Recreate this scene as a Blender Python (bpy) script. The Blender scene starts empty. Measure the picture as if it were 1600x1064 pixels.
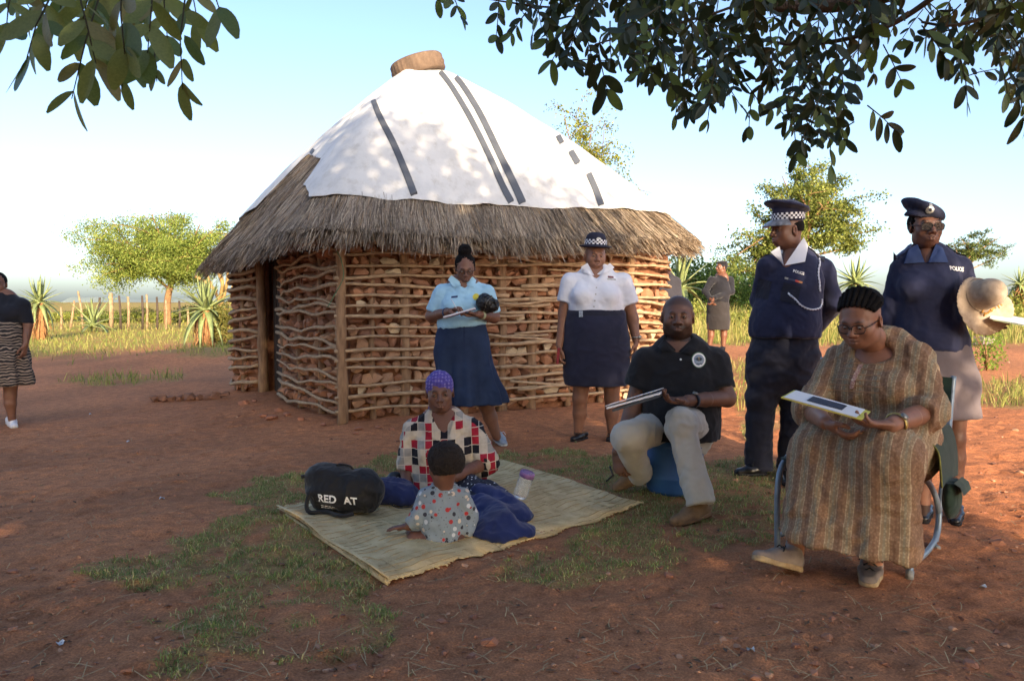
import bpy, bmesh, math, random
import numpy as np
from mathutils import Vector, Matrix
from mathutils.bvhtree import BVHTree

# ------------------------------------------------------------------ camera, sky, sun, exposure
SC = bpy.context.scene
COL = SC.collection
FPX, CAMH, HORIZON = 1225.0, 1.15, 472.0
PITCH = math.atan((532 - HORIZON) / FPX)
cam_data = bpy.data.cameras.new('camera')
cam_data.sensor_fit = 'HORIZONTAL'
cam_data.sensor_width = 36.0
cam_data.lens = FPX / 1600.0 * 36.0
cam_data.clip_start = 0.05
cam_data.clip_end = 4000
cam = bpy.data.objects.new('camera', cam_data)
cam.location = (0, 0, CAMH)
cam.rotation_euler = (math.pi / 2 - PITCH, 0, 0)
cam_data.dof.use_dof = True
cam_data.dof.focus_distance = 5.6
cam_data.dof.aperture_fstop = 9.0
COL.objects.link(cam)
SC.camera = cam

SUN_EL = math.radians(15.5)
SUN_AZ = math.radians(163.0)          # from +Y, clockwise seen from above: behind the camera, to its right
SUNV = Vector((math.sin(SUN_AZ) * math.cos(SUN_EL), math.cos(SUN_AZ) * math.cos(SUN_EL), math.sin(SUN_EL)))
world = bpy.data.worlds.new('World')
SC.world = world
world.use_nodes = True
wn = world.node_tree
wn.nodes.clear()
w_out = wn.nodes.new('ShaderNodeOutputWorld')
w_bg = wn.nodes.new('ShaderNodeBackground')
w_sky = wn.nodes.new('ShaderNodeTexSky')
w_sky.sky_type = 'NISHITA'
w_sky.sun_disc = False
w_sky.sun_elevation = SUN_EL
w_sky.sun_rotation = SUN_AZ
w_sky.air_density = 0.8
w_sky.dust_density = 4.8
w_sky.ozone_density = 1.2
w_sky.altitude = 1000
w_bg.inputs['Strength'].default_value = 0.15
wn.links.new(w_sky.outputs[0], w_bg.inputs['Color'])
wn.links.new(w_bg.outputs[0], w_out.inputs['Surface'])

sun_data = bpy.data.lights.new('sun', 'SUN')
sun_data.energy = 4.0
sun_data.angle = math.radians(0.53)
sun_data.color = (1.0, 0.80, 0.55)
sun = bpy.data.objects.new('sun', sun_data)
sun.rotation_euler = SUNV.to_track_quat('Z', 'Y').to_euler()
sun.location = (6, -12, 12)
COL.objects.link(sun)

SC.view_settings.view_transform = 'Standard'
SC.view_settings.look = 'None'
SC.view_settings.exposure = 1.4
SC.view_settings.gamma = 1.0
SC.view_settings.use_curve_mapping = False

rng = np.random.default_rng(7)
random.seed(7)
R = random.uniform

# ------------------------------------------------------------------ numpy noise
_perm = np.random.default_rng(3).permutation(256)
_perm = np.concatenate([_perm, _perm, _perm])
_g3 = np.random.default_rng(4).normal(size=(256, 3))
_g3 /= np.linalg.norm(_g3, axis=1)[:, None]
def pnoise(p):
    p = np.asarray(p, dtype=np.float64)
    i = np.floor(p).astype(np.int64)
    f = p - i
    u = f * f * f * (f * (f * 6 - 15) + 10)
    i &= 255
    out = 0
    for dx in (0, 1):
        wx = u[:, 0] if dx else 1 - u[:, 0]
        for dy in (0, 1):
            wy = u[:, 1] if dy else 1 - u[:, 1]
            for dz in (0, 1):
                wz = u[:, 2] if dz else 1 - u[:, 2]
                h = _perm[_perm[_perm[i[:, 0] + dx] + i[:, 1] + dy] + i[:, 2] + dz]
                g = _g3[h]
                out = out + wx * wy * wz * (g[:, 0] * (f[:, 0] - dx) + g[:, 1] * (f[:, 1] - dy) + g[:, 2] * (f[:, 2] - dz))
    return out
def fbm(p, octv=4, gain=0.5):
    p = np.asarray(p, dtype=np.float64)
    a, s, o = 1.0, 1.0, 0
    for k in range(octv):
        o = o + a * pnoise(p * s + 17.3 * k)
        a *= gain; s *= 2.03
    return o
def sstep(a, b, x):
    t = np.clip((np.asarray(x, dtype=float) - a) / (b - a), 0, 1)
    return t * t * (3 - 2 * t)

# ------------------------------------------------------------------ measuring with the photograph's geometry
cP, sP = math.cos(PITCH), math.sin(PITCH)
def ray(px, py):
    u = (px - 800) / FPX; v = (532 - py) / FPX
    return Vector((u, cP + v * sP, -sP + v * cP))
def P(px, py, d):
    r = ray(px, py)
    t = d / r.y
    return Vector((r.x * t, d, CAMH + r.z * t))
def hgt(x, y):
    x = np.asarray(x, dtype=float); y = np.asarray(y, dtype=float)
    h = 0.014 * np.clip(x, -6, 6) * np.exp(-((y - 7.5) / 4.0) ** 2)
    h = h + 0.30 * sstep(9, 15, y) * sstep(0.2, 3.2, x)
    h = h + 0.5 * sstep(14, 40, y) * sstep(2, 14, x)
    # trodden earth banked up against the hut wall
    dx, dy = x + 0.87, y - 9.57
    h = h + 0.05 * np.exp(-((np.hypot(dx, dy) - 2.1) / 0.5) ** 2)
    # grassy hump left of the hut
    h = h + 0.22 * np.exp(-(((x + 6.3) / 1.5) ** 2 + ((y - 16.0) / 1.7) ** 2))
    return h
def hz(x, y):
    return float(hgt(x, y))
def G(px, py):
    r = ray(px, py)
    t = -CAMH / r.z
    for _ in range(8):
        z = hz(r.x * t, r.y * t)
        t = (z - CAMH) / r.z
    return Vector((r.x * t, r.y * t, z))
def proj(x, y, z):
    dz = z - CAMH
    zc = y * cP - dz * sP
    yc = y * sP + dz * cP
    zc = np.where(zc < 0.05, 0.05, zc)
    return 800 + FPX * x / zc, 532 - FPX * yc / zc
def inpoly(px, py, poly):
    inside = np.zeros(px.shape, bool)
    n = len(poly)
    for i in range(n):
        x0, y0 = poly[i]; x1, y1 = poly[(i + 1) % n]
        c = ((y0 > py) != (y1 > py)) & (px < (x1 - x0) * (py - y0) / (y1 - y0 + 1e-9) + x0)
        inside ^= c
    return inside

# ------------------------------------------------------------------ objects
def mesh_np(name, V, F, smooth=True, col=None):
    """F: list of int arrays (n,3) or (n,4)"""
    if not isinstance(F, (list, tuple)):
        F = [F]
    F = [np.asarray(f, dtype=np.int32) for f in F if len(f)]
    me = bpy.data.meshes.new(name)
    V = np.asarray(V, dtype=np.float32)
    me.vertices.add(len(V))
    me.vertices.foreach_set('co', V.ravel())
    nl = sum(f.size for f in F); npol = sum(len(f) for f in F)
    me.loops.add(nl)
    me.polygons.add(npol)
    me.loops.foreach_set('vertex_index', np.concatenate([f.ravel() for f in F]))
    tot = np.concatenate([np.full(len(f), f.shape[1], np.int32) for f in F])
    st = np.concatenate([[0], np.cumsum(tot)[:-1]]).astype(np.int32)
    me.polygons.foreach_set('loop_start', st)
    me.polygons.foreach_set('use_smooth', np.full(npol, smooth, bool))
    if col is not None:
        a = me.attributes.new('col', 'FLOAT_COLOR', 'POINT')
        c = np.ones((len(V), 4), np.float32); c[:, :3] = col
        a.data.foreach_set('color', c.ravel())
    me.update(calc_edges=True)
    me.validate()
    return me
def base_of(parent):
    b = Vector((0, 0, 0))
    while parent is not None:
        b = b + parent.location
        parent = parent.parent
    return b
def link(name, me, mat=None, parent=None, origin=None):
    o = bpy.data.objects.new(name, me)
    COL.objects.link(o)
    if parent is not None:
        o.parent = parent
    if mat is not None and me is not None:
        if len(me.materials) == 0:
            me.materials.append(mat)
    return o
def add(name, V, F, mat, parent=None, smooth=True, col=None, origin=None):
    """V in world coordinates"""
    V = np.asarray(V, dtype=np.float64)
    b = base_of(parent)
    if parent is None and origin is not None:
        b = Vector(origin)
    me = mesh_np(name, V - np.array(b), F, smooth, col)
    o = link(name, me, mat, parent)
    if parent is None and origin is not None:
        o.location = origin
    return o
def thing(name, label, cat, loc=(0, 0, 0), group=None):
    o = bpy.data.objects.new(name, None)
    o.empty_display_size = 0.1
    o.location = loc
    COL.objects.link(o)
    return tag(o, label, cat, group)
def tag(o, label, cat=None, group=None, kind=None):
    o['label'] = label
    if cat: o['category'] = cat
    if group: o['group'] = group
    if kind: o['kind'] = kind
    return o
def structure(o):
    o['kind'] = 'structure'
    return o
class MB:
    """collects pieces of one part"""
    def __init__(s): s.V = []; s.T = []; s.Q = []; s.C = []; s.n = 0
    def put(s, V, T=None, Q=None, C=None):
        V = np.asarray(V, dtype=float).reshape(-1, 3)
        s.V.append(V)
        if T is not None and len(T): s.T.append(np.asarray(T, dtype=np.int64).reshape(-1, 3) + s.n)
        if Q is not None and len(Q): s.Q.append(np.asarray(Q, dtype=np.int64).reshape(-1, 4) + s.n)
        if C is not None: s.C.append(np.broadcast_to(np.asarray(C, dtype=float), (len(V), 3)))
        s.n += len(V)
        return s
    def tube(s, pts, rad, n=8, C=None, cap=True):
        pts = [Vector(p) for p in pts]
        if not hasattr(rad, '__len__'): rad = [rad] * len(pts)
        m = len(pts); V = []
        up = None
        for i, p in enumerate(pts):
            t = (pts[min(i + 1, m - 1)] - pts[max(i - 1, 0)]).normalized()
            if up is None:
                up = t.orthogonal().normalized()
            else:
                up = (up - t * up.dot(t)).normalized()
            b = t.cross(up)
            for k in range(n):
                a = 2 * math.pi * k / n
                V.append(p + (up * math.cos(a) + b * math.sin(a)) * rad[i])
        Q = [(i * n + k, i * n + (k + 1) % n, (i + 1) * n + (k + 1) % n, (i + 1) * n + k) for i in range(m - 1) for k in range(n)]
        T = []
        if cap:
            V += [pts[0], pts[-1]]
            a, b_ = m * n, m * n + 1
            T = [(a, (k + 1) % n, k) for k in range(n)] + [(b_, (m - 1) * n + k, (m - 1) * n + (k + 1) % n) for k in range(n)]
        return s.put([tuple(v) for v in V], T, Q, C)
    def box(s, c, sx, sy, sz, rot=None, C=None):
        c = Vector(c); V = []
        for x in (-1, 1):
            for y in (-1, 1):
                for z in (-1, 1):
                    v = Vector((x * sx / 2, y * sy / 2, z * sz / 2))
                    if rot is not None: v = rot @ v
                    V.append(tuple(c + v))
        Q = [(0, 1, 3, 2), (4, 6, 7, 5), (0, 4, 5, 1), (2, 3, 7, 6), (0, 2, 6, 4), (1, 5, 7, 3)]
        return s.put(V, None, Q, C)
    def grid(s, Pg, closed_u=False, C=None, flip=False):
        Pg = np.asarray(Pg, dtype=float)
        a, b = Pg.shape[:2]
        idx = np.arange(a * b).reshape(a, b)
        if closed_u: idx = np.concatenate([idx, idx[:1]], 0)
        Q = np.stack([idx[:-1, :-1], idx[1:, :-1], idx[1:, 1:], idx[:-1, 1:]], -1).reshape(-1, 4)
        if flip: Q = Q[:, ::-1]
        return s.put(Pg.reshape(-1, 3), None, Q, C)
    def build(s, name, mat, parent=None, smooth=True, origin=None):
        V = np.concatenate(s.V)
        F = []
        if s.T: F.append(np.concatenate(s.T))
        if s.Q: F.append(np.concatenate(s.Q))
        col = np.concatenate(s.C) if s.C else None
        return add(name, V, F, mat, parent, smooth, col, origin)
def catmull(pts, n, closed=False):
    pts = np.asarray([tuple(p) for p in pts], dtype=float)
    m = len(pts); out = []
    seg = m if closed else m - 1
    for i in range(seg):
        if closed:
            p0, p1, p2, p3 = pts[(i - 1) % m], pts[i], pts[(i + 1) % m], pts[(i + 2) % m]
        else:
            p0, p1, p2, p3 = pts[max(i - 1, 0)], pts[i], pts[i + 1], pts[min(i + 2, m - 1)]
        for k in range(n):
            t = k / n
            out.append(0.5 * (2 * p1 + (p2 - p0) * t + (2 * p0 - 5 * p1 + 4 * p2 - p3) * t * t + (3 * p1 - p0 - 3 * p2 + p3) * t ** 3))
    if not closed: out.append(pts[-1])
    return np.array(out)

# ------------------------------------------------------------------ materials
def lin(r, g, b):
    f = lambda c: (c / 255) / 12.92 if c <= 10 else ((c / 255 + 0.055) / 1.055) ** 2.4
    return (f(r), f(g), f(b))
def newmat(name):
    m = bpy.data.materials.new(name)
    m.use_nodes = True
    nt = m.node_tree
    return m, nt, nt.nodes['Principled BSDF']
def N(nt, typ, **kw):
    n = nt.nodes.new(typ)
    for k, v in kw.items(): setattr(n, k, v)
    return n
def noise_node(nt, scale, detail=4, rough=0.55, coord=None, vec_scale=None):
    tc = N(nt, 'ShaderNodeTexCoord')
    n = N(nt, 'ShaderNodeTexNoise')
    n.inputs['Scale'].default_value = scale
    n.inputs['Detail'].default_value = detail
    n.inputs['Roughness'].default_value = rough
    src = tc.outputs[coord or 'Object']
    if vec_scale is not None:
        mp = N(nt, 'ShaderNodeMapping')
        mp.inputs['Scale'].default_value = vec_scale
        nt.links.new(src, mp.inputs['Vector']); src = mp.outputs[0]
    nt.links.new(src, n.inputs['Vector'])
    return n
def ramp(nt, src, stops, interp='LINEAR'):
    r = N(nt, 'ShaderNodeValToRGB')
    r.color_ramp.interpolation = interp
    el = r.color_ramp.elements
    while len(el) < len(stops): el.new(0.5)
    for e, (p, c) in zip(el, stops):
        e.position = p
        e.color = (*c, 1) if len(c) == 3 else c
    nt.links.new(src, r.inputs[0])
    return r
def bump(nt, bsdf, src, strength=0.3, dist=0.01, prev=None):
    b = N(nt, 'ShaderNodeBump')
    b.inputs['Strength'].default_value = strength
    b.inputs['Distance'].default_value = dist
    nt.links.new(src, b.inputs['Height'])
    if prev is not None: nt.links.new(prev.outputs[0], b.inputs['Normal'])
    nt.links.new(b.outputs[0], bsdf.inputs['Normal'])
    return b
def mixc(nt, fac, a, b, mode='MIX'):
    m = N(nt, 'ShaderNodeMix', data_type='RGBA', blend_type=mode)
    for s, v in ((m.inputs[0], fac), (m.inputs[6], a), (m.inputs[7], b)):
        if hasattr(v, 'links'): nt.links.new(v, s)
        elif isinstance(v, (int, float)): s.default_value = v
        else: s.default_value = (*v, 1)
    return m.outputs[2]
def simple(name, c1, c2=None, scale=8, rough=0.8, bs=0.25, bd=0.004, bscale=None, vcol=False, metal=0.0, spec=0.5, vec_scale=None, sheen=0.0):
    m, nt, b = newmat(name)
    c2 = c2 or tuple(x * 0.75 for x in c1)
    n = noise_node(nt, scale, vec_scale=vec_scale)
    r = ramp(nt, n.outputs['Fac'], [(0.3, c2), (0.7, c1)])
    col = r.outputs[0]
    if vcol:
        at = N(nt, 'ShaderNodeAttribute', attribute_name='col')
        col = mixc(nt, 1.0, at.outputs['Color'], col, 'MULTIPLY')
    nt.links.new(col, b.inputs['Base Color'])
    b.inputs['Roughness'].default_value = rough
    b.inputs['Metallic'].default_value = metal
    b.inputs['Specular IOR Level'].default_value = spec
    if sheen: b.inputs['Sheen Weight'].default_value = sheen
    if bs:
        n2 = noise_node(nt, bscale or scale * 4, 5, vec_scale=vec_scale)
        bump(nt, b, n2.outputs['Fac'], bs, bd)
    return m
def foliage_mat(name, c1, c2, trans=0.35, rough=0.55):
    m, nt, b = newmat(name)
    at = N(nt, 'ShaderNodeAttribute', attribute_name='col')
    n = noise_node(nt, 1.3, 3)
    r = ramp(nt, n.outputs['Fac'], [(0.3, c2), (0.7, c1)])
    col = mixc(nt, 1.0, r.outputs[0], at.outputs['Color'], 'MULTIPLY')
    nt.links.new(col, b.inputs['Base Color'])
    b.inputs['Roughness'].default_value = rough
    b.inputs['Specular IOR Level'].default_value = 0.3
    tr = N(nt, 'ShaderNodeBsdfTranslucent')
    nt.links.new(col, tr.inputs['Color'])
    mx = N(nt, 'ShaderNodeMixShader')
    mx.inputs[0].default_value = trans
    nt.links.new(b.outputs[0], mx.inputs[1]); nt.links.new(tr.outputs[0], mx.inputs[2])
    nt.links.new(mx.outputs[0], nt.nodes['Material Output'].inputs['Surface'])
    return m

# ================================================================== GROUND
def spaced(lo, hi, near_lo, near_hi, fine, grow):
    a = list(np.arange(near_lo, near_hi, fine))
    s = fine; x = near_hi
    while x < hi:
        a.append(x); s *= grow; x += s
    a.append(hi)
    s = fine; x = near_lo - fine; b = []
    while x > lo:
        b.append(x); s *= grow; x -= s
    b.append(lo)
    return np.array(b[::-1] + a)
GRASS_A = [(120, 900), (265, 855), (400, 795), (330, 775), (500, 738), (640, 722), (760, 745), (640, 800), (470, 790), (440, 800), (520, 850), (608, 915), (560, 925), (625, 950), (610, 1010), (500, 1025), (300, 1064), (230, 1064), (320, 1005), (210, 965), (330, 930), (190, 915)]
GRASS_A2 = [(560, 742), (520, 740), (640, 716), (720, 712), (760, 740), (600, 770)]
GRASS_B = [(740, 715), (880, 700), (960, 706), (1130, 705), (1250, 735), (1235, 800), (1190, 850), (1075, 862), (1060, 890), (960, 905), (900, 930), (800, 905), (715, 900), (840, 860), (1005, 792), (900, 750)]
GRASS_C = [(90, 597), (150, 586), (290, 584), (285, 597), (150, 605)]
GRASS_D = [(1505, 605), (1600, 590), (1680, 590), (1680, 640), (1560, 640), (1510, 632)]
GRASS_E = [(1115, 590), (1170, 555), (1215, 580), (1260, 600), (1250, 660), (1165, 690), (1150, 640)]
GRASS_F = [(255, 548), (300, 525), (370, 515), (372, 556), (300, 557)]
def grass_mask(x, y):
    x = np.asarray(x, float); y = np.asarray(y, float)
    q = np.stack([x * 1.0, y * 1.0, np.zeros_like(x)], -1)
    n1 = fbm(q * 2.2, 4); n2 = fbm(q * 7 + 9, 3)
    px, py = proj(x, y, hgt(x, y))
    jx = px + 60 * n1 + 25 * n2; jy = py + 22 * n1 + 10 * n2
    m = np.zeros_like(x)
    m = np.maximum(m, inpoly(jx, jy, GRASS_A) * 0.95)
    m = np.maximum(m, inpoly(jx, jy, GRASS_A2) * 0.9)
    m = np.maximum(m, inpoly(jx, jy, GRASS_B) * 0.8)
    m = np.maximum(m, inpoly(px + 14 * n1, py + 4 * n1, GRASS_C) * 0.9)
    m = np.maximum(m, inpoly(px + 14 * n1, py + 5 * n1, GRASS_D) * 0.9)
    m = np.maximum(m, inpoly(px + 14 * n1, py + 8 * n1, GRASS_E) * 0.8)
    m = np.maximum(m, inpoly(px + 10 * n1, py + 4 * n1, GRASS_F) * 1.0)
    m = np.where(y < 13.5, m * sstep(-0.35, 0.15, n1 + 0.5 * n2 + 0.05), m)
    far = sstep(15.5, 18.5, y + 3.0 * n1 - 0.06 * x) * sstep(-0.35, 0.05, n1 + 0.25 * np.clip((y - 18) / 10, 0, 2) + 0.1)
    farr = sstep(14.5, 17, y + 2 * n1) * sstep(1, 3, x)
    m = np.maximum(m, np.where(x < 2, far, farr))
    path = np.exp(-((x + 8.2 - 0.02 * (y - 18)) / 1.6) ** 2) * sstep(15, 17, y) * (1 - sstep(21, 27, y))
    return np.clip(m * (1 - 0.85 * path), 0, 1)

gx = spaced(-1500, 1500, -4.6, 4.2, 0.034, 1.075)
gy = spaced(-60, 3500, 2.0, 7.6, 0.03, 1.055)
GX, GY = np.meshgrid(gx, gy, indexing='ij')
fx, fy = GX.ravel(), GY.ravel()
pp = np.stack([fx, fy, np.zeros_like(fx)], -1)
nearw = np.exp(-np.clip(np.hypot(fx, fy - 4) - 5, 0, None) / 6)
zz = hgt(fx, fy) + nearw * (0.030 * fbm(pp * 1.1, 3) + 0.020 * fbm(pp * 4.5 + 5, 3) + 0.010 * fbm(pp * 13, 2)) + 0.25 * sstep(30, 200, fy) * fbm(pp * 0.03, 3)
# cloddy, stony earth in the sunlit strip on the right
rough_w = sstep(1.2, 2.4, fx) * (1 - sstep(9, 12, fy)) * sstep(2.5, 4, fy)
# shoe prints and scuffs trodden into the yard
_pr = np.random.default_rng(21)
for _ in range(130):
    y0 = 1 / _pr.uniform(1 / 7.5, 1 / 2.4); x0 = _pr.uniform(-.66, .66) * y0; a0 = _pr.uniform(0, 6.28); ca_, sa_ = math.cos(a0), math.sin(a0)
    sel = (np.abs(fx - x0) < .2) & (np.abs(fy - y0) < .2)
    lx_, ly_ = (fx[sel] - x0) * ca_ + (fy[sel] - y0) * sa_, -(fx[sel] - x0) * sa_ + (fy[sel] - y0) * ca_
    r_ = np.sqrt((lx_ / .13) ** 2 + (ly_ / .048) ** 2)
    zz[sel] += -.009 * (1 - sstep(.7, 1.0, r_)) + .004 * np.exp(-((r_ - 1.15) / .18) ** 2)
zz += rough_w * 0.022 * np.clip(fbm(pp * 9 + 31, 2), 0, 1)
gm = grass_mask(fx, fy)
soil = np.array(lin(197, 133, 94)); soil2 = np.array(lin(172, 117, 84)); soilr = np.array(lin(204, 128, 84))
dirt = np.array(lin(160, 136, 90)); far_g = np.array(lin(158, 150, 74))
t = sstep(-0.5, 0.5, fbm(pp * 0.8 + 3, 4))[:, None]
gc = soil * t + soil2 * (1 - t)
gc = gc * (1 - 0.6 * rough_w[:, None]) + soilr * 0.6 * rough_w[:, None]
fw = sstep(14, 19, fy)[:, None]
gcol = gc * (1 - gm[:, None] * 0.75) + (dirt * (1 - fw) + far_g * fw) * gm[:, None] * 0.75
idx = np.arange(len(fx)).reshape(GX.shape)
GQ = np.stack([idx[:-1, :-1], idx[1:, :-1], idx[1:, 1:], idx[:-1, 1:]], -1).reshape(-1, 4)
m_soil, nt, b = newmat('soil')
at = N(nt, 'ShaderNodeAttribute', attribute_name='col')
n1 = noise_node(nt, 14, 8, 0.7); n2 = noise_node(nt, 120, 4, 0.6)
r1 = ramp(nt, n1.outputs['Fac'], [(0.25, (0.58, 0.55, 0.53)), (0.5, (0.95, 0.95, 0.95)), (0.72, (1.32, 1.26, 1.16))])
r2 = ramp(nt, n2.outputs['Fac'], [(0.3, (0.66, 0.63, 0.6)), (0.52, (1, 1, 1)), (0.70, (1.4, 1.36, 1.28))])
c = mixc(nt, 1.0, at.outputs['Color'], r1.outputs[0], 'MULTIPLY')
c = mixc(nt, 1.0, c, r2.outputs[0], 'MULTIPLY')
nt.links.new(c, b.inputs['Base Color'])
b.inputs['Roughness'].default_value = 0.95
b.inputs['Specular IOR Level'].default_value = 0.15
b1 = bump(nt, b, n1.outputs['Fac'], 0.75, 0.04)
n3 = noise_node(nt, 60, 6, 0.7)
bump(nt, b, n3.outputs['Fac'], 0.6, 0.012, b1)
ground = add('ground', np.stack([fx, fy, zz], -1), GQ, m_soil, col=gcol)
structure(ground); ground['label'] = 'bare red brown earth of the homestead yard'
GBVH = None
def gz(x, y):
    """height of the built ground sheet"""
    i = min(max(np.searchsorted(gx, x) - 1, 0), len(gx) - 2); j = min(max(np.searchsorted(gy, y) - 1, 0), len(gy) - 2)
    Z = zz.reshape(GX.shape)
    a = (x - gx[i]) / (gx[i + 1] - gx[i]); c_ = (y - gy[j]) / (gy[j + 1] - gy[j])
    return float(Z[i, j] * (1 - a) * (1 - c_) + Z[i + 1, j] * a * (1 - c_) + Z[i, j + 1] * (1 - a) * c_ + Z[i + 1, j + 1] * a * c_)
ZG = zz.reshape(GX.shape)
def gzv(x, y):
    i = np.clip(np.searchsorted(gx, x) - 1, 0, len(gx) - 2); j = np.clip(np.searchsorted(gy, y) - 1, 0, len(gy) - 2)
    a = (x - gx[i]) / (gx[i + 1] - gx[i]); c_ = (y - gy[j]) / (gy[j + 1] - gy[j])
    return ZG[i, j] * (1 - a) * (1 - c_) + ZG[i + 1, j] * a * (1 - c_) + ZG[i, j + 1] * (1 - a) * c_ + ZG[i + 1, j + 1] * a * c_
def blades(x, y, z, h, w, lean, col):
    """two-segment grass blades, vectorised"""
    n = len(x)
    a = rng.uniform(0, 2 * np.pi, n); b_ = rng.uniform(0, 2 * np.pi, n)
    dx, dy = np.cos(a), np.sin(a); lx, ly = np.cos(b_) * lean, np.sin(b_) * lean
    base = np.stack([x, y, z], -1)
    side = np.stack([dx, dy, 0 * dx], -1) * (w / 2)[:, None]
    mid = base + np.stack([lx * h * 0.35, ly * h * 0.35, h * 0.6 * (1 - 0.3 * lean)], -1)
    tip = base + np.stack([lx * h, ly * h, h * (1 - 0.55 * lean)], -1)
    V = np.stack([base - side, base + side, mid - side * 0.75, mid + side * 0.75, tip], 1).reshape(-1, 3)
    o = np.arange(n)[:, None] * 5
    T = np.concatenate([o + [[0, 1, 3]], o + [[0, 3, 2]], o + [[2, 3, 4]]])
    C = np.repeat(col, 5, 0)
    return V, T, C
m_grass = foliage_mat('grass_blades', (1, 1, 1), (0.8, 0.8, 0.75), 0.3, 0.7)
def sow(name, label, x0, x1, y0, y1, n, hrange, w, cols, pcol, leanr, power=1.0, perspective=False, maskf=grass_mask):
    if perspective:
        inv = rng.uniform(1 / y1, 1 / y0, n); y = 1 / inv
        x = rng.uniform(x0, x1, n) * y
    else:
        x = rng.uniform(x0, x1, n); y = rng.uniform(y0, y1, n)
    m = maskf(x, y)
    clump = sstep(-0.35, 0.45, fbm(np.stack([x * 9, y * 9, 0 * x], -1), 3))
    keep = rng.uniform(0, 1, n) < m * (0.35 + 0.65 * clump)
    x, y = x[keep], y[keep]; k = len(x)
    z = gzv(x, y) - 0.004
    h = rng.uniform(*hrange, k) * (0.6 + 0.7 * clump[keep]); ww = rng.uniform(0.7, 1.3, k) * w * (1 if not perspective else y / y0)
    ci = rng.choice(len(cols), k, p=pcol)
    C = np.array(cols)[ci] * rng.uniform(0.75, 1.25, k)[:, None]
    V, T, CC = blades(x, y, z, h, ww, rng.uniform(*leanr, k), C)
    o = add(name, V, T, m_grass, smooth=False, col=CC)
    return tag(o, label, 'grass', kind='stuff')
GC = [lin(136, 152, 86), lin(158, 164, 102), lin(206, 190, 136), lin(108, 130, 70)]
sow('short_grass', 'short green and straw coloured grass growing in patches around the mat', -2.9, 2.2, 2.3, 7.0, 270000, (0.016, 0.045), 0.0042, GC, [0.36, 0.26, 0.24, 0.14], (0.3, 1.15))
GF = [lin(138, 144, 72), lin(158, 156, 84), lin(174, 160, 100), lin(106, 124, 60)]
sow('sunlit_grass', 'yellow green grass beyond the yard in low sunlight', -0.75, 0.75, 8.0, 70, 95000, (0.07, 0.24), 0.007, GF, [0.34, 0.26, 0.2, 0.2], (0.1, 0.9), perspective=True)

sow('tall_dry_grass', 'tall dry yellow grass on the rise at the right', 2.4, 16, 15.5, 30, 16000, (0.25, 0.75), 0.016, GF, [0.2, 0.3, 0.4, 0.1], (0.1, 0.6))

# pebbles, clods and straws lying on the earth: nobody could count them
def hull_rock(seed, n=13, sq=(1, 1, 0.7)):
    r_ = np.random.default_rng(seed)
    p = r_.normal(size=(n, 3)); p /= np.linalg.norm(p, axis=1)[:, None]
    p *= r_.uniform(0.8, 1.12, (n, 1)); p *= np.array(sq)
    bm = bmesh.new()
    for v in p: bm.verts.new(v)
    res = bmesh.ops.convex_hull(bm, input=bm.verts)
    junk = [e for e in res['geom_interior'] if isinstance(e, bmesh.types.BMVert)]
    if junk: bmesh.ops.delete(bm, geom=junk, context='VERTS')
    bm.verts.index_update()
    V = np.array([v.co[:] for v in bm.verts]); F = []
    for f in bm.faces:
        vs = [v.index for v in f.verts]
        for k in range(1, len(vs) - 1): F.append((vs[0], vs[k], vs[k + 1]))
    bm.free()
    return V, np.array(F)
ROCKS = [hull_rock(s) for s in range(14)]
m_peb = simple('pebbles', (1, 1, 1), (0.8, 0.78, 0.75), 30, 0.9, vcol=True)
pb = MB()
n = 2600
inv = rng.uniform(1 / 16, 1 / 2.3, n); py_ = 1 / inv; px_ = rng.uniform(-0.72, 0.72, n) * py_
pc = [lin(172, 118, 90), lin(156, 106, 80), lin(186, 140, 110), lin(140, 94, 74)]
for x, y in zip(px_, py_):
    if (x + 0.87) ** 2 + (y - 9.57) ** 2 < 4: continue
    s = min(0.0035 + 0.0045 * rng.exponential(), 0.022) * (1.5 if x > 1.4 and y > 3.6 else 1.0)
    V, T = ROCKS[rng.integers(14)]
    a = rng.uniform(0, 6.28); ca, sa = math.cos(a), math.sin(a)
    W = V * s * np.array([1, rng.uniform(0.7, 1), rng.uniform(0.6, 1)])
    W = np.stack([W[:, 0] * ca - W[:, 1] * sa, W[:, 0] * sa + W[:, 1] * ca, W[:, 2]], -1) + [x, y, gz(x, y) + s * 0.12]
    pb.put(W, T, None, np.array(pc[rng.integers(4)]) * rng.uniform(0.75, 1.2))
tag(pb.build('pebbles', m_peb, smooth=False), 'small pebbles and clods strewn over the red earth', 'pebbles', kind='stuff')
sb = MB()
for _ in range(1000):
    y = 1 / rng.uniform(1 / 9, 1 / 2.3); x = rng.uniform(-0.7, 0.7) * y
    if (x + 0.87) ** 2 + (y - 9.57) ** 2 < 7: continue
    L = rng.uniform(0.02, 0.11); a = rng.uniform(0, 3.14); z = gz(x, y) + 0.006
    d = np.array([math.cos(a), math.sin(a), 0]); s = np.array([-d[1], d[0], 0]) * 0.0014
    c0 = np.array([x, y, z]); c1 = c0 + d * L * 0.5 + [0, 0, 0.004] + s * rng.uniform(-4, 4); c2 = c0 + d * L + [0, 0, rng.uniform(0, .01)]
    sb.put([c0 - s, c0 + s, c1 - s, c1 + s, c2 - s, c2 + s], None, [(0, 1, 3, 2), (2, 3, 5, 4)], np.array(lin(200, 172, 128)) * rng.uniform(0.6, 1.1))
tag(sb.build('straw_litter', m_peb, smooth=False), 'loose dry straws scattered over the trodden earth', 'straw', kind='stuff')

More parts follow.
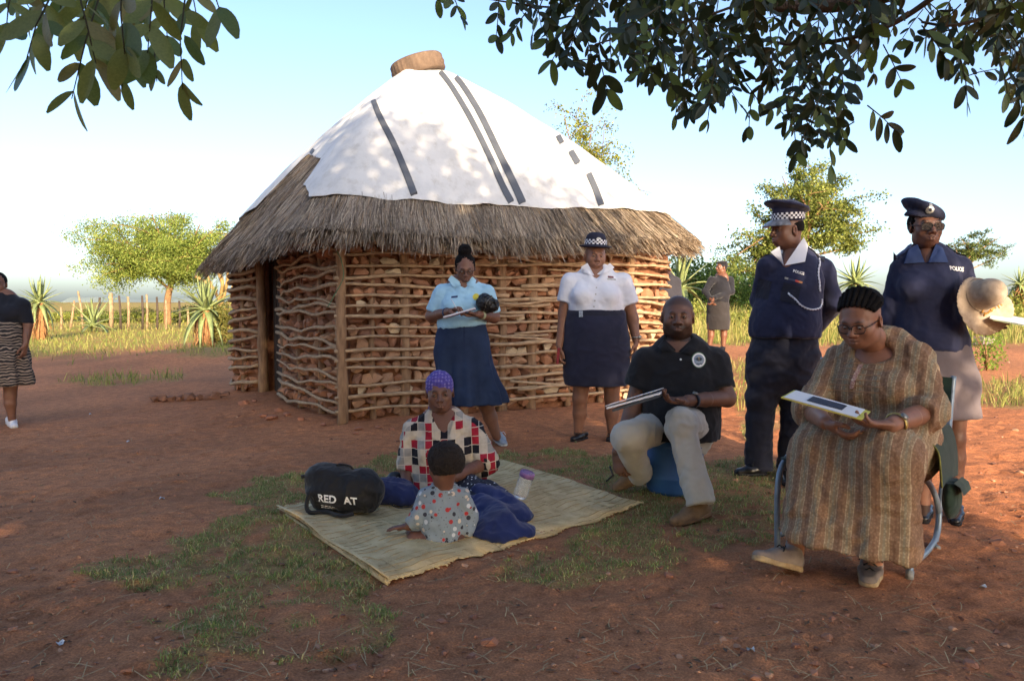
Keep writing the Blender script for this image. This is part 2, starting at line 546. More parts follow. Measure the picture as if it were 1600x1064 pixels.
lf = MB()
for _ in range(420):
    y = 1 / rng.uniform(1 / 8, 1 / 2.3); x = rng.uniform(-0.7, 0.7) * y
    if (x + 0.87) ** 2 + (y - 9.57) ** 2 < 8: continue
    s = rng.uniform(0.008, 0.02); a = rng.uniform(0, 6.28); c0 = np.array([x, y, gz(x, y) + .005]); d = np.array([math.cos(a), math.sin(a), rng.uniform(-.1, .3)]); e = np.array([-d[1], d[0], rng.uniform(-.2, .2)])
    lf.put([c0 - d * s, c0 + e * s * .45 + [0, 0, .003], c0 + d * s, c0 - e * s * .45 + [0, 0, .003]], None, [(0, 1, 2, 3)], np.array([lin(120, 88, 60), lin(150, 120, 80), lin(96, 74, 56)][rng.integers(3)]) * rng.uniform(.7, 1.15))
tag(lf.build('leaf_litter', m_peb, smooth=False), 'small dry brown leaves fallen on the earth', 'leaf litter', kind='stuff')

# larger stones lying about the yard
m_stone_r = simple('yard_stone', lin(180, 122, 94), lin(146, 98, 76), 20, 0.9, 0.5, 0.01)
stone_me = []
for k in range(6):
    V, T = hull_rock(40 + k, 20, (1, 0.8, 0.55))
    me = mesh_np('stone', V, T, False); me.materials.append(m_stone_r); stone_me.append(me)
def stone(px, py, s, label, k, me=None):
    g = G(px, py)
    o = link('stone', me or stone_me[k % 6]); o.location = (g.x, g.y, gz(g.x, g.y) + s * 0.08)
    o.scale = (s, s, s); o.rotation_euler = (0, 0, k * 1.7)
    return tag(o, label, 'stone', 'stones lying on the yard')
stone(766, 1005, 0.034, 'largest rounded stone at the bottom edge, below the mat corner', 0)
stone(738, 1020, 0.024, 'small stone at bottom edge beside the largest rounded one', 1)
stone(690, 968, 0.024, 'flat brown stone on the earth below the mat corner', 2)
stone(893, 1002, 0.018, 'lone small stone on bare earth right of the bottom stones', 3)
stone(1122, 945, 0.026, 'reddish stone on bare earth in front of the tan boot', 4)
stone(1044, 898, 0.028, 'reddish stone by grass edge, below the boot of the seated man', 5)
stone(1516, 1045, 0.030, 'brown stone in the bottom right corner of the yard', 1)
stone(20, 890, 0.028, 'brown stone at the left edge of the yard', 2)
stone(1560, 852, 0.040, 'sunlit stone at the edge of the shade by the folding chair', 0)

# ================================================================== HUT
V0 = Vector((-1.59, 7.35, 0)); HA = Vector((-2.72, 9.2, 0)); HB = Vector((-3.11, 9.84, 0)); HC = Vector((-3.62, 10.25, 0))
HR = [Vector(p) for p in ((-1.59, 7.35, 0), (-0.7, 7.70, 0), (0.19, 8.08, 0), (1.0, 8.46, 0), (1.45, 8.70, 0), (1.70, 8.92, 0), (1.80, 9.2, 0), (1.70, 9.55, 0))]
hut = thing('hut', 'mud and stone hut with stick lattice walls under thatch and white tarpaulin', 'hut', (-0.87, 9.57, 0))
m_mud = simple('mud', lin(146, 98, 68), lin(112, 74, 52), 9, 0.95, 0.6, 0.03)
m_stick = simple('stick_wood', lin(186, 160, 128), lin(138, 114, 88), 16, 0.85, 0.5, 0.006, vec_scale=(1, 1, 3))
m_post = simple('post_wood', lin(158, 126, 94), lin(112, 84, 60), 10, 0.85, 0.6, 0.01, vec_scale=(3, 3, 0.6))
m_dark = simple('dark_doorway', lin(46, 38, 32), lin(34, 28, 24), 6, 0.95)
m_doorw = simple('door_boards', lin(66, 54, 46), lin(44, 36, 30), 7, 0.85, 0.5, 0.008, vec_scale=(6, 6, 0.6))
class Path:
    def __init__(s, pts, n=12):
        s.p = catmull(pts, n) if len(pts) > 2 else np.array([tuple(Vector(pts[0]).lerp(Vector(pts[1]), i / 12)) for i in range(13)])
        seg = np.linalg.norm(np.diff(s.p, axis=0), axis=1)
        s.l = np.concatenate([[0], np.cumsum(seg)]); s.L = s.l[-1]
    def at(s, l):
        q = np.array([np.interp(l, s.l, s.p[:, k]) for k in range(3)])
        e = 0.04
        q2 = np.array([np.interp(min(l + e, s.L), s.l, s.p[:, k]) for k in range(3)]); q1 = np.array([np.interp(max(l - e, 0), s.l, s.p[:, k]) for k in range(3)])
        t = q2 - q1; t /= np.linalg.norm(t)
        nrm = np.array([t[1], -t[0], 0])
        if nrm @ (q - np.array(hut.location)) < 0: nrm = -nrm
        return q, t, nrm
def midb(a, b_, k):
    m = (a + b_) / 2
    o = m - hut.location; o.z = 0
    return m + o.normalized() * k
front = Path(HR)
leftp = Path([V0, midb(V0, HA, 0.07), HA])
leftc = Path([HB, HC, Vector((-3.74, 10.6, 0)), Vector((-3.7, 11.0, 0))])
backp = Path([Vector((-3.7, 11.0, 0)), Vector((-2.9, 11.9, 0)), Vector((-1.2, 12.1, 0)), Vector((0.6, 11.2, 0)), Vector((1.70, 9.55, 0))])
def basez(q): return hz(q[0], q[1])
WT = 1.86
def mudwall(path, inset, name='mud_wall'):
    rows = []
    for i in range(41):
        q, t, nr = path.at(path.L * i / 40)
        b0 = basez(q) - 0.1
        col = []
        for j in range(15):
            z = b0 + (WT - b0) * j / 14
            col.append(q - nr * inset + [0, 0, z - q[2]])
        rows.append(col)
    g = np.array(rows)
    fl = g.reshape(-1, 3)
    g = g + (0.03 * fbm(fl * 5, 3)).reshape(41, 15)[..., None] * np.array([0.5, -0.8, 0])
    mb = MB().grid(g)
    # inner face so that the wall has thickness
    q = g.copy(); c = np.array([hut.location.x, hut.location.y, 0]); d = (c - q) * [1, 1, 0]; d /= np.linalg.norm(d, axis=2)[..., None]
    mb.grid(q + d * 0.2, flip=True)
    return mb.build(name, m_mud, hut)
mudwall(front, 0.075); mudwall(leftp, 0.075); mudwall(leftc, 0.075); mudwall(backp, 0.06)
# posts
def post(q, nr, r0, inset, top=WT, name='post', ext=0.12):
    b0 = basez(q) - ext
    pts = []
    for j in range(9):
        f = j / 8
        pts.append(Vector(q - nr * inset) + Vector((R(-.012, .012), R(-.012, .012), b0 + (top - b0) * f - q[2])))
    rad = [r0 * R(0.88, 1.12) for _ in pts]; rad[0] *= 1.15
    return MB().tube(pts, rad, 9).build(name, m_post, hut)
q, t, nr = front.at(0.0)
post(np.array([V0.x, V0.y - 0.02, 0.0]), np.array([0.0, 0, 0]), 0.05, 0)
for px_post, r0 in ((584, 0.03), (634, 0.05), (690, 0.03), (727, 0.042), (787, 0.05), (832, 0.058), (890, 0.032), (940, 0.036), (988, 0.048)):
    best = min(np.linspace(0.1, front.L - 0.1, 200), key=lambda l: abs(proj(front.at(l)[0][0], front.at(l)[0][1], 0.8)[0] - px_post))
    q, t, nr = front.at(best); post(q, nr, r0, 0.03)
for f in (0.28, 0.6, 0.97):
    q, t, nr = leftp.at(leftp.L * f); post(q, nr, 0.04 if f < .9 else 0.05, 0.04)
q, t, nr = leftc.at(0.03); post(q, nr, 0.062, -0.01, name='door_post')
for f in (0.35, 0.62):
    q, t, nr = leftc.at(leftc.L * f); post(q, nr, 0.04, 0.04)
# door: dark board leaf set back in the opening, lintel above
dd = (HB - HA).normalized(); dn = Vector((dd.y, -dd.x, 0)); dn = dn if dn.dot(HA - hut.location) > 0 else -dn
rotd = Matrix((dd, dn, Vector((0, 0, 1)))).transposed()
dl = (HB - HA).length
for k in range(5):
    c = HA + dd * (dl * (k + 0.5) / 5) - dn * (0.13 + 0.006 * (k % 2)); c.z = 0.82
    MB().box(c, dl / 5 - 0.006, 0.03, 1.78, rotd).build('door_board', m_doorw, hut, smooth=False)
c = (HA + HB) / 2 - dn * 0.02; c.z = 1.76
MB().box(c, dl + 0.1, 0.12, 0.14, rotd).build('lintel', m_post, hut, smooth=False)
c = (HA + HB) / 2 - dn * 0.05; c.z = -0.06
MB().box(c, dl + 0.1, 0.24, 0.12, rotd).build('threshold', m_mud, hut, smooth=False)
# lattice sticks
def stick(path, l0, l1, z, out, slope=0.0, r0=0.019, wob=0.016):
    n_ = max(6, int((l1 - l0) / 0.16))
    pts = []; ph = R(0, 9); rad = []
    for i in range(n_ + 1):
        f = i / n_; l = l0 + (l1 - l0) * f
        q, t, nr = path.at(min(max(l, 0), path.L))
        over = (l - min(max(l, 0), path.L))
        w = wob * (math.sin(ph + l * R(3.8, 4.3)) + 0.6 * math.sin(ph * 2 + l * 9)) + R(-.004, .004)
        pts.append(Vector(q + t * over + nr * (out + 0.3 * w)) + Vector((0, 0, basez(q) + z + slope * (f - .5) + w)))
        rad.append(r0 * (1.1 - 0.35 * f) * R(0.85, 1.15))
    if R(0, 1) < 0.5: rad = rad[::-1]
    return MB().tube(pts, rad, 7).build('stick', m_stick, hut)
zs = [0.12, 0.22, 0.34, 0.46, 0.56, 0.67, 0.78, 0.88, 0.99, 1.09, 1.17, 1.28, 1.38, 1.48, 1.58, 1.68]
for i, z in enumerate(zs):
    cut = front.L * (0.36 + 0.2 * ((i * 7) % 5) / 5)
    stick(front, -0.08, cut + R(0.05, 0.25), z + R(-.02, .02), 0.03, R(-.06, .06), R(.014, .019), .009)
    stick(front, cut - R(0.05, 0.2), front.L - 0.1, z + R(-.025, .025), 0.035 + 0.018 * (i % 2), R(-.06, .06), R(.014, .020), .009)
    if i % 4 == 1:
        stick(front, front.L * R(.3, .4), front.L * R(.6, .7), z + 0.05, 0.055, R(-.13, .13), 0.014)
zl = [0.1, 0.24, 0.34, 0.45, 0.55, 0.67, 0.78, 0.88, 1.0, 1.08, 1.18, 1.29, 1.4, 1.5, 1.6]
for z in zl:
    stick(leftp, 0.02, leftp.L + R(-.04, .03), z + R(-.03, .03), 0.035, R(-.1, .1), R(.015, .021), 0.020)
for z in [0.14, 0.31, 0.44, 0.55, 0.68, 0.78, 0.92, 1.06, 1.18, 1.32, 1.42, 1.52]:
    stick(leftc, 0.06, leftc.L - R(.2, .45), z + R(-.02, .02), 0.05, R(-.05, .05), R(.022, .029), 0.022)
# stones packed between the sticks
stone_cols = [(lin(184, 132, 98), lin(146, 102, 76)), (lin(168, 120, 92), lin(132, 92, 70)), (lin(196, 156, 122), lin(158, 120, 92)), (lin(150, 108, 84), lin(116, 84, 66)), (lin(216, 196, 164), lin(182, 158, 128))]
st_m = [simple('wall_stone_%s' % n_, a, b_, 18, 0.92, 0.5, 0.012) for n_, (a, b_) in zip(('orange', 'brown', 'tan', 'dark', 'pale'), stone_cols)]
st_me = []
for k in range(20):
    V, T = hull_rock(100 + k, 15, (1, 0.75, 0.85))
    me = mesh_np('wall_stone', V, T, False)
    me.materials.append(st_m[[0, 1, 2, 2, 1, 3, 0, 4, 2, 0, 1, 3, 0, 2, 2, 0, 2, 1, 2, 4][k]])
    st_me.append(me)
placed = []
def pack(path, l0, l1, seed):
    r_ = random.Random(seed)
    z = 0.03
    while z < 1.72:
        hh = r_.uniform(0.09, 0.145)
        l = l0 + r_.uniform(0, 0.06)
        while l < l1:
            w = r_.uniform(0.08, 0.20)
            q, t, nr = path.at(min(l + w / 2, path.L))
            o = (q - nr * 0.036 + [0, 0, basez(q) + z + hh / 2 + r_.uniform(-.014, .014) - q[2]], t, nr, w, hh, r_.randrange(20), r_.uniform(-.35, .35))
            placed.append(o)
            l += w * 0.97
        z += hh * 0.95
pack(front, 0.05, front.L - 0.15, 1); pack(leftp, 0.05, leftp.L - 0.03, 2); pack(leftc, 0.05, leftc.L - 0.2, 3)
def size_key(o):
    return -(o[3] * o[4]) / (o[0][1] ** 2) * abs(o[2] @ (o[0] / np.linalg.norm(o[0])))
placed.sort(key=size_key)
rest = MB()
for k, (c, t, nr, w, hh, v, roll) in enumerate(placed):
    X = Vector(t) ; Y = Vector(nr); Z = X.cross(Y)
    M = Matrix((X, Y, Z)).transposed() @ Matrix.Rotation(roll, 3, 'Y') @ Matrix.Diagonal((w * 0.56, 0.075, hh * 0.62))
    if k < 295:
        o = bpy.data.objects.new('wall_stone', st_me[v]); COL.objects.link(o); o.parent = hut
        o.matrix_local = Matrix.Translation(Vector(c) - hut.location) @ M.to_4x4()
    else:
        V = np.array([tuple(M @ Vector(p)) for p in ROCKS[v % 14][0]]) + c
        rest.put(V, ROCKS[v % 14][1], None, np.array(stone_cols[[0, 1, 0, 2, 1, 3][v % 6]][0]) * R(.8, 1.1))
ro = rest.build('wall_stones_remaining', m_peb, hut, smooth=False); ro['kind'] = 'stuff'

# ---------------------------------------------------------------- roof
ring = [(-1.7, 6.95, 1.72), (-0.2, 7.45, 1.68), (1.2, 8.2, 1.73), (2.04, 9.02, 1.77), (2.14, 9.9, 1.77), (1.3, 11.5, 1.76), (-0.2, 12.4, 1.72), (-2.4, 12.2, 1.62),
        (-3.9, 11.3, 1.52), (-4.08, 10.3, 1.48), (-3.3, 9.1, 1.6), (-2.5, 7.85, 1.67)]
EAVE = catmull(ring, 20, True) + np.array([0, 0, 0.10])          # 240 points
NE = len(EAVE)
APEX = np.array([-1.1, 9.5, 4.02])
def roof(i, s, off=0.0):
    e = EAVE[i % NE]
    p = APEX + (e - APEX) * s
    p = p + np.array([0, 0, 0.16 * math.sin(math.pi * min(s, 1.0)) ** 1.0 - 1.3 * max(0, 0.1 - s)])
    if off:
        o = (e - APEX) * [1, 1, 0]; o /= np.linalg.norm(o)
        nrm = np.array([o[0] * 0.62, o[1] * 0.62, 0.78]); p = p + nrm * off
    return p
TARP_POLY = [(494, 329), (472, 288), (502, 250), (480, 240), (447, 262), (425, 268), (425, 180), (600, 40), (1130, 40), (1130, 300), (1046, 358), (1000, 348), (945, 334), (880, 328), (800, 323), (700, 318), (655, 316), (560, 316), (525, 319)]
smax = np.zeros(NE)
for i in range(NE):
    e = EAVE[i]
    facing = (e[:2] - APEX[:2]) @ (-APEX[:2]) > -1.2
    if facing:
        s = 1.0
        while s > 0.2:
            p = roof(i, s, 0.05); a, b_ = proj(p[0], p[1], p[2])
            if inpoly(np.array([a]), np.array([b_]), TARP_POLY)[0]: break
            s -= 0.01
        smax[i] = s
    else: smax[i] = 0.8
smax = np.clip(smax, 0.4, 0.9)
m_tarp, nt, b = newmat('white_tarpaulin')
n_ = noise_node(nt, 2.2, 6, 0.6); r_ = ramp(nt, n_.outputs['Fac'], [(0.3, lin(194, 193, 190)), (0.6, lin(212, 211, 208))])
n2 = noise_node(nt, 9, 5, 0.7, vec_scale=(1, 1, 0.35)); r2_ = ramp(nt, n2.outputs['Fac'], [(0.28, (0.8, 0.78, 0.74)), (0.5, (1, 1, 1))])
nt.links.new(mixc(nt, 1.0, r_.outputs[0], r2_.outputs[0], 'MULTIPLY'), b.inputs['Base Color'])
b.inputs['Roughness'].default_value = 0.6
n3 = noise_node(nt, 5, 4, 0.55); bump(nt, b, n3.outputs['Fac'], 0.35, 0.03)
m_band = simple('tarpaulin_band', lin(88, 92, 100), lin(74, 78, 86), 6, 0.65)
NS = 40
gt = np.zeros((NE, NS, 3))
for i in range(NE):
    for j in range(NS):
        s = 0.015 + (smax[i] - 0.015) * j / (NS - 1)
        gt[i, j] = roof(i, s, 0.045)
fl = gt.reshape(-1, 3)
ang = np.arctan2(fl[:, 1] - APEX[1], fl[:, 0] - APEX[0])
rad_ = np.hypot(fl[:, 1] - APEX[1], fl[:, 0] - APEX[0])
dsp = 0.034 * fbm(np.stack([np.cos(ang) * 7, np.sin(ang) * 7, rad_ * 0.7], -1), 3) * sstep(0.2, 1, rad_) + 0.025 * fbm(fl * 1.5, 2)
gt = gt + np.stack([0 * dsp, -0.3 * dsp, dsp], -1).reshape(NE, NS, 3)
tarp_mb = MB().grid(gt, True, flip=False)
gi = gt.copy(); gi[:, :, 2] -= 0.006
tarp_mb.grid(gi, True, flip=True)
hem = np.stack([gt[:, -1], gi[:, -1]], 1); tarp_mb.grid(hem, True)
tarp = tarp_mb.build('tarpaulin', m_tarp, hut)
TBVH = BVHTree.FromPolygons([tuple(v) for v in gt.reshape(-1, 3)], [(i * NS + j, ((i + 1) % NE) * NS + j, ((i + 1) % NE) * NS + j + 1, i * NS + j + 1) for i in range(NE) for j in range(NS - 1)])
CAMV = Vector((0, 0, CAMH))
def on_tarp(px, py):
    h = TBVH.ray_cast(CAMV, ray(px, py).normalized())
    return h[0], h[1]
def band(pts, w0, w1, name='tarpaulin_band'):
    """a dark band welded on the tarpaulin along a line measured in the photograph"""
    pl = catmull([(a, b_, 0) for a, b_ in pts], 10)
    m = len(pl); L_ = []; Rr = []
    for k, (a, b_, _) in enumerate(pl):
        w = (w0 + (w1 - w0) * k / (m - 1)) / 2
        d0 = pl[min(k + 1, m - 1)] - pl[max(k - 1, 0)]
        nn = np.array([-d0[1], d0[0]]); nn = nn / np.linalg.norm(nn)
        h1, n1_ = on_tarp(a - nn[0] * w, b_ - nn[1] * w); h2, n2_ = on_tarp(a + nn[0] * w, b_ + nn[1] * w)
        if h1 is None or h2 is None: continue
        if (h1 - h2).length > 0.6: continue
        off = Vector((0, -0.006, 0.008))
        L_.append(tuple(h1 + off)); Rr.append(tuple(h2 + off))
    if len(L_) < 2: return
    g = np.stack([np.array(L_), (np.array(L_) + np.array(Rr)) / 2 + [0, -.002, .003], np.array(Rr)], 1)
    MB().grid(g).grid(g - [0, 0, 0.012], flip=True).build(name, m_band, tarp)
band([(583, 158), (595, 186), (615, 225), (635, 272), (651, 314)], 8, 11)
band([(687, 112), (705, 135), (735, 185), (765, 245), (785, 290), (801, 320)], 7, 10)
band([(706, 116), (722, 133), (750, 178), (780, 240), (805, 292), (818, 321)], 7, 12)
band([(872, 213), (878, 224)], 8, 8); band([(892, 237), (903, 256)], 9, 10)
band([(920, 272), (932, 300), (943, 331)], 9, 10)
band([(1033, 333), (1042, 355)], 11, 13)
band([(481, 291), (488, 308), (497, 323)], 10, 10)
band([(486, 236), (500, 246)], 8, 8); band([(455, 252), (472, 244)], 8, 8)
# thatch: underlying mat and tens of thousands of reeds
m_thbase = simple('thatch_core', lin(122, 106, 88), lin(86, 74, 60), 30, 0.95, 0.8, 0.03, vec_scale=(1, 1, 0.3))
gb = np.array([[roof(i, s, -0.015) for s in np.linspace(0.02, 0.985, 24)] for i in range(NE)])
gu = np.array([[roof(i, s, -0.17 - 0.02 * math.sin(i)) for s in np.linspace(0.02, 0.97, 24)] for i in range(NE)])
flb = gb.reshape(-1, 3); gb = gb + (0.03 * fbm(flb * 3, 3)).reshape(NE, 24, 1) * [0, -.3, 1]
tb = MB().grid(gb, True).grid(gu, True, flip=True).grid(np.stack([gb[:, -1], gu[:, -1]], 1), True)
tb.build('thatch_core', m_thbase, hut)
m_reed = simple('thatch_reeds', (1, 1, 1), (0.7, 0.68, 0.66), 40, 0.9, 0, vcol=True)
ii = []; ss = []
EA = np.array(EAVE); facing_w = np.array([1.0 if ((e[:2] - APEX[:2]) @ (-APEX[:2]) > -1.5 and True) else 0.12 for e in EA])
seglen = np.linalg.norm(np.roll(EA, -1, 0) - EA, axis=1)
wgt = facing_w * seglen; wgt /= wgt.sum()
NR = 74000
ri = rng.choice(NE, NR, p=wgt) + rng.uniform(0, 1, NR)
i0 = np.floor(ri).astype(int) % NE; i1 = (i0 + 1) % NE; fr = (ri % 1)[:, None]
e_ = EA[i0] * (1 - fr) + EA[i1] * fr
sm = smax[i0]
rs = 1 - (1 - (sm - 0.06)) * rng.uniform(0, 1, NR) ** 1.35
edge = rng.uniform(0, 1, NR) < 0.42
rs = np.where(edge, rng.uniform(0.93, 1.0, NR), rs)
def roofv(e, s):
    p = APEX + (e - APEX) * s[:, None]
    p[:, 2] += 0.16 * np.sin(np.pi * np.minimum(s, 1.0))
    return p
dirv = roofv(e_, rs + 0.02) - roofv(e_, rs - 0.02); dirv /= np.linalg.norm(dirv, axis=1)[:, None]
outw = (e_ - APEX) * [1, 1, 0]; outw /= np.linalg.norm(outw, axis=1)[:, None]
nrm = np.stack([outw[:, 0] * 0.62, outw[:, 1] * 0.62, np.full(NR, 0.78)], -1)
side = np.cross(dirv, nrm)
depth = np.where(edge, rng.uniform(-0.15, 0.015, NR), rng.uniform(-0.01, 0.02, NR))
clump = fbm(np.stack([ri * 0.35, rs * 3, 0 * ri], -1), 3)
p0 = roofv(e_, rs) + nrm * (depth + 0.02 * clump)[:, None]
Ln = rng.uniform(0.16, 0.42, NR)
Ln = np.where(edge, rng.uniform(0.06, 0.19, NR) * (1 + 0.8 * clump), Ln)
slope_c = (1.02 + 0.03 * clump - rs) * 2.9       # keep reeds from overshooting the eave by much
Ln = np.where(edge, Ln, np.minimum(Ln, np.maximum(slope_c, 0.08)))
skew = rng.normal(0, 0.13, NR) + 0.22 * clump
d1 = dirv + side * skew[:, None]; d1 /= np.linalg.norm(d1, axis=1)[:, None]
p1 = p0 + d1 * (Ln * 0.55)[:, None] + nrm * rng.uniform(-0.004, 0.014, NR)[:, None]
drop = np.where(edge, 0.25, 0.06) * Ln
p2 = p1 + d1 * (Ln * 0.45)[:, None] - np.array([0, 0, 1]) * (drop * rng.uniform(0, 1, NR))[:, None] + nrm * rng.uniform(-0.004, 0.012, NR)[:, None]
wd = side * rng.uniform(0.0012, 0.0030, NR)[:, None] + nrm * rng.normal(0, 0.0014, NR)[:, None]
V = np.stack([p0 - wd, p0 + wd, p1 - wd, p1 + wd, p2 - wd * 0.7, p2 + wd * 0.7], 1).reshape(-1, 3)
o_ = np.arange(NR)[:, None] * 6
Q = np.concatenate([o_ + [[0, 1, 3, 2]], o_ + [[2, 3, 5, 4]]])
pal = np.array([lin(164, 152, 138), lin(136, 124, 112), lin(186, 174, 156), lin(104, 94, 84), lin(160, 138, 112)])
rc = pal[rng.choice(5, NR, p=[.3, .28, .17, .15, .1])] * (1 + 0.35 * clump)[:, None] * rng.uniform(.8, 1.15, NR)[:, None]
sun_tint = sstep(0.5, 2.0, e_[:, 0])[:, None]  # golden sunlight on the right-hand reeds, put into their colour
rc = rc * (1 - 0.5 * sun_tint) + rc * np.array([1.12, 0.98, 0.8]) * 0.5 * sun_tint
th = add('thatch_reeds', V, Q, m_reed, hut, smooth=False, col=np.repeat(np.clip(rc, 0.02, 1), 6, 0)); th['kind'] = 'stuff'
# ragged rafters' ends and a dangling cord
for k in range(0, NE, 9):
    if facing_w[k] < 1: continue
    a = roof(k, 0.66, -0.19); c = roof(k, 0.985, -0.19)
    MB().tube([Vector(a), Vector((a + c) / 2), Vector(c)], [0.022, 0.02, 0.017], 6).build('rafter', m_stick, hut)
m_cord = simple('green_cord', lin(70, 120, 84), lin(50, 96, 66), 30, 0.7, 0)
cc = [P(526, 392, 7.2), P(534, 410, 7.2), P(536, 435, 7.2), P(522, 462, 7.22), P(512, 480, 7.2)]
MB().tube([Vector(p) for p in catmull(cc, 5)], 0.004, 5).build('cord', m_cord, hut)

# tyre weighing the tarpaulin down
tz = P(653, 107, 9.42)
tyre = thing('tyre', 'worn brown car tyre lying on the peak of the white roof', 'tyre', tz)
prof = [(0.205, -0.075), (0.235, -0.098), (0.27, -0.104), (0.30, -0.097), (0.318, -0.075), (0.325, -0.03), (0.326, 0.0), (0.325, 0.03), (0.318, 0.075), (0.30, 0.097), (0.27, 0.104), (0.235, 0.098), (0.205, 0.075), (0.215, 0.06), (0.25, 0.05), (0.27, 0.0), (0.25, -0.05), (0.215, -0.06)]
rot_t = Matrix.Rotation(math.radians(-17), 3, 'Y') @ Matrix.Rotation(math.radians(4), 3, 'X')
m_tyre, nt, b = newmat('worn_tyre')
n_ = noise_node(nt, 7, 6, 0.65); r_ = ramp(nt, n_.outputs['Fac'], [(0.3, lin(84, 68, 56)), (0.55, lin(108, 88, 72)), (0.75, lin(130, 108, 90))])
nt.links.new(r_.outputs[0], b.inputs['Base Color']); b.inputs['Roughness'].default_value = 0.85
n3 = noise_node(nt, 40, 4, 0.6); bump(nt, b, n3.outputs['Fac'], 0.5, 0.01)
gr = []
for k in range(96):
    a = 2 * math.pi * k / 96
    row = []
    for (r0, z0) in prof + prof[:1]:
        rr = r0 - (0.009 if (k % 3 == 0 and r0 > 0.31) else 0) - (0.008 if abs(abs(z0) - .03) < .002 else 0)
        row.append(tuple(tz + rot_t @ Vector((rr * math.cos(a), rr * math.sin(a), z0))))
    gr.append(row)
MB().grid(np.array(gr), True).build('tread', m_tyre, tyre)

# rubble at the foot of the wall and the stone edging left of the door
for k, (px_, py_, s) in enumerate([(382, 632, .07), (398, 628, .05), (425, 655, .075), (412, 650, .05), (448, 650, .06), (470, 658, .05), (436, 643, .05), (505, 664, .04), (560, 672, .05), (556, 678, .03), (590, 668, .04), (612, 672, .045)]):
    g = G(px_, py_)
    o = link('stone', stone_me[k % 6]); o.location = (g.x, g.y, gz(g.x, g.y) + s * .2); o.scale = (s, s * .9, s); o.rotation_euler = (0, 0, k * 2.1)
    tag(o, 'loose rubble stone at the hut wall foot, %s from the left' % ('first second third fourth fifth sixth seventh eighth ninth tenth eleventh twelfth'.split()[[0, 1, 3, 2, 5, 6, 4, 7, 9, 8, 10, 11][k]]), 'stone', 'rubble stones at the foot of the hut wall')
edging = thing('stone_edging', 'low row of brown stones on the ground left of the hut door', 'stone edging', G(290, 625))
m_edge = simple('edging_stone', lin(138, 98, 76), lin(108, 76, 60), 14, 0.92, 0.5, 0.012)
for k, px_ in enumerate(np.linspace(240, 352, 9)):
    g = G(px_, 629 - 6 * (px_ - 240) / 112)
    V, T = hull_rock(70 + k, 18, (1, .8, .8)); s = 0.075 + 0.015 * math.sin(k * 2)
    add('stone', V * s * [1.05, 1, 0.85] + [g.x, g.y, gz(g.x, g.y) + 0.03], T, m_edge, edging, smooth=False)

# ================================================================== SHADE TREE (stands behind the camera, its boughs hang into view)
m_bark = simple('bark', lin(92, 76, 62), lin(62, 50, 40), 12, 0.95, 0.7, 0.02, vec_scale=(2, 2, 0.5))
m_leaf, nt, b = newmat('broad_leaf')
at = N(nt, 'ShaderNodeAttribute', attribute_name='col')
n_ = noise_node(nt, 20, 3); r_ = ramp(nt, n_.outputs['Fac'], [(0.3, (0.75, 0.78, 0.7)), (0.7, (1.05, 1.05, 1))])
lc = mixc(nt, 1.0, r_.outputs[0], at.outputs['Color'], 'MULTIPLY')
nt.links.new(lc, b.inputs['Base Color']); b.inputs['Roughness'].default_value = 0.42
tr = N(nt, 'ShaderNodeBsdfTranslucent'); nt.links.new(lc, tr.inputs['Color'])
mx = N(nt, 'ShaderNodeMixShader'); mx.inputs[0].default_value = 0.32
nt.links.new(b.outputs[0], mx.inputs[1]); nt.links.new(tr.outputs[0], mx.inputs[2]); nt.links.new(mx.outputs[0], nt.nodes['Material Output'].inputs['Surface'])
TREE0 = Vector((2.6, -3.6, 0))
stree = thing('shade_tree', 'large dark leafy shade tree whose boughs hang in from the top edge', 'tree', (TREE0.x, TREE0.y, hz(TREE0.x, TREE0.y)))
tm = MB()
def tp(*a): return [Vector(p) for p in catmull(a, 6)]
tm.tube(tp((2.6, -3.6, -.1), (2.5, -3.5, 0.9), (2.3, -3.3, 1.9), (2.0, -3.2, 2.7)), [0.27 - 0.006 * i for i in range(19)], 12)
tm.build('trunk', m_bark, stree)
limbs = [
    [(2.3, -3.3, 1.8), (2.4, -1.5, 2.7), (2.2, 0.6, 2.75), (1.95, 2.0, 2.45), (1.45, 3.0, 2.32), (0.95, 3.2, 2.33)],
    [(2.3, -3.3, 1.9), (2.9, -1.2, 2.9), (2.7, 1.0, 2.75), (2.35, 2.6, 2.6), (2.2, 3.0, 2.3)],
    [(2.1, -3.2, 2.4), (0.4, -2.4, 3.1), (-0.6, -0.6, 2.95), (-1.0, 1.0, 2.5), (-1.15, 1.7, 2.22)],
    [(2.0, -3.2, 2.6), (-0.5, -3.8, 3.6), (-3, -4.2, 4.0), (-5.5, -4.3, 4.2)],
    [(2.0, -3.2, 2.6), (1.5, -4.2, 4.2), (0.5, -4.6, 5.8)], [(2.1, -3.3, 2.4), (3.2, -4.4, 3.8), (3.6, -4.6, 5.0)],
    [(1.5, -3.3, 3.0), (-1.2, -4.6, 4.8), (-3.5, -5, 5.8)]]
for lp in limbs:
    pts = tp(*lp); m = len(pts)
    MB().tube(pts, [0.12 * (1 - i / m) + 0.012 for i in range(m)], 8).build('limb', m_bark, stree)
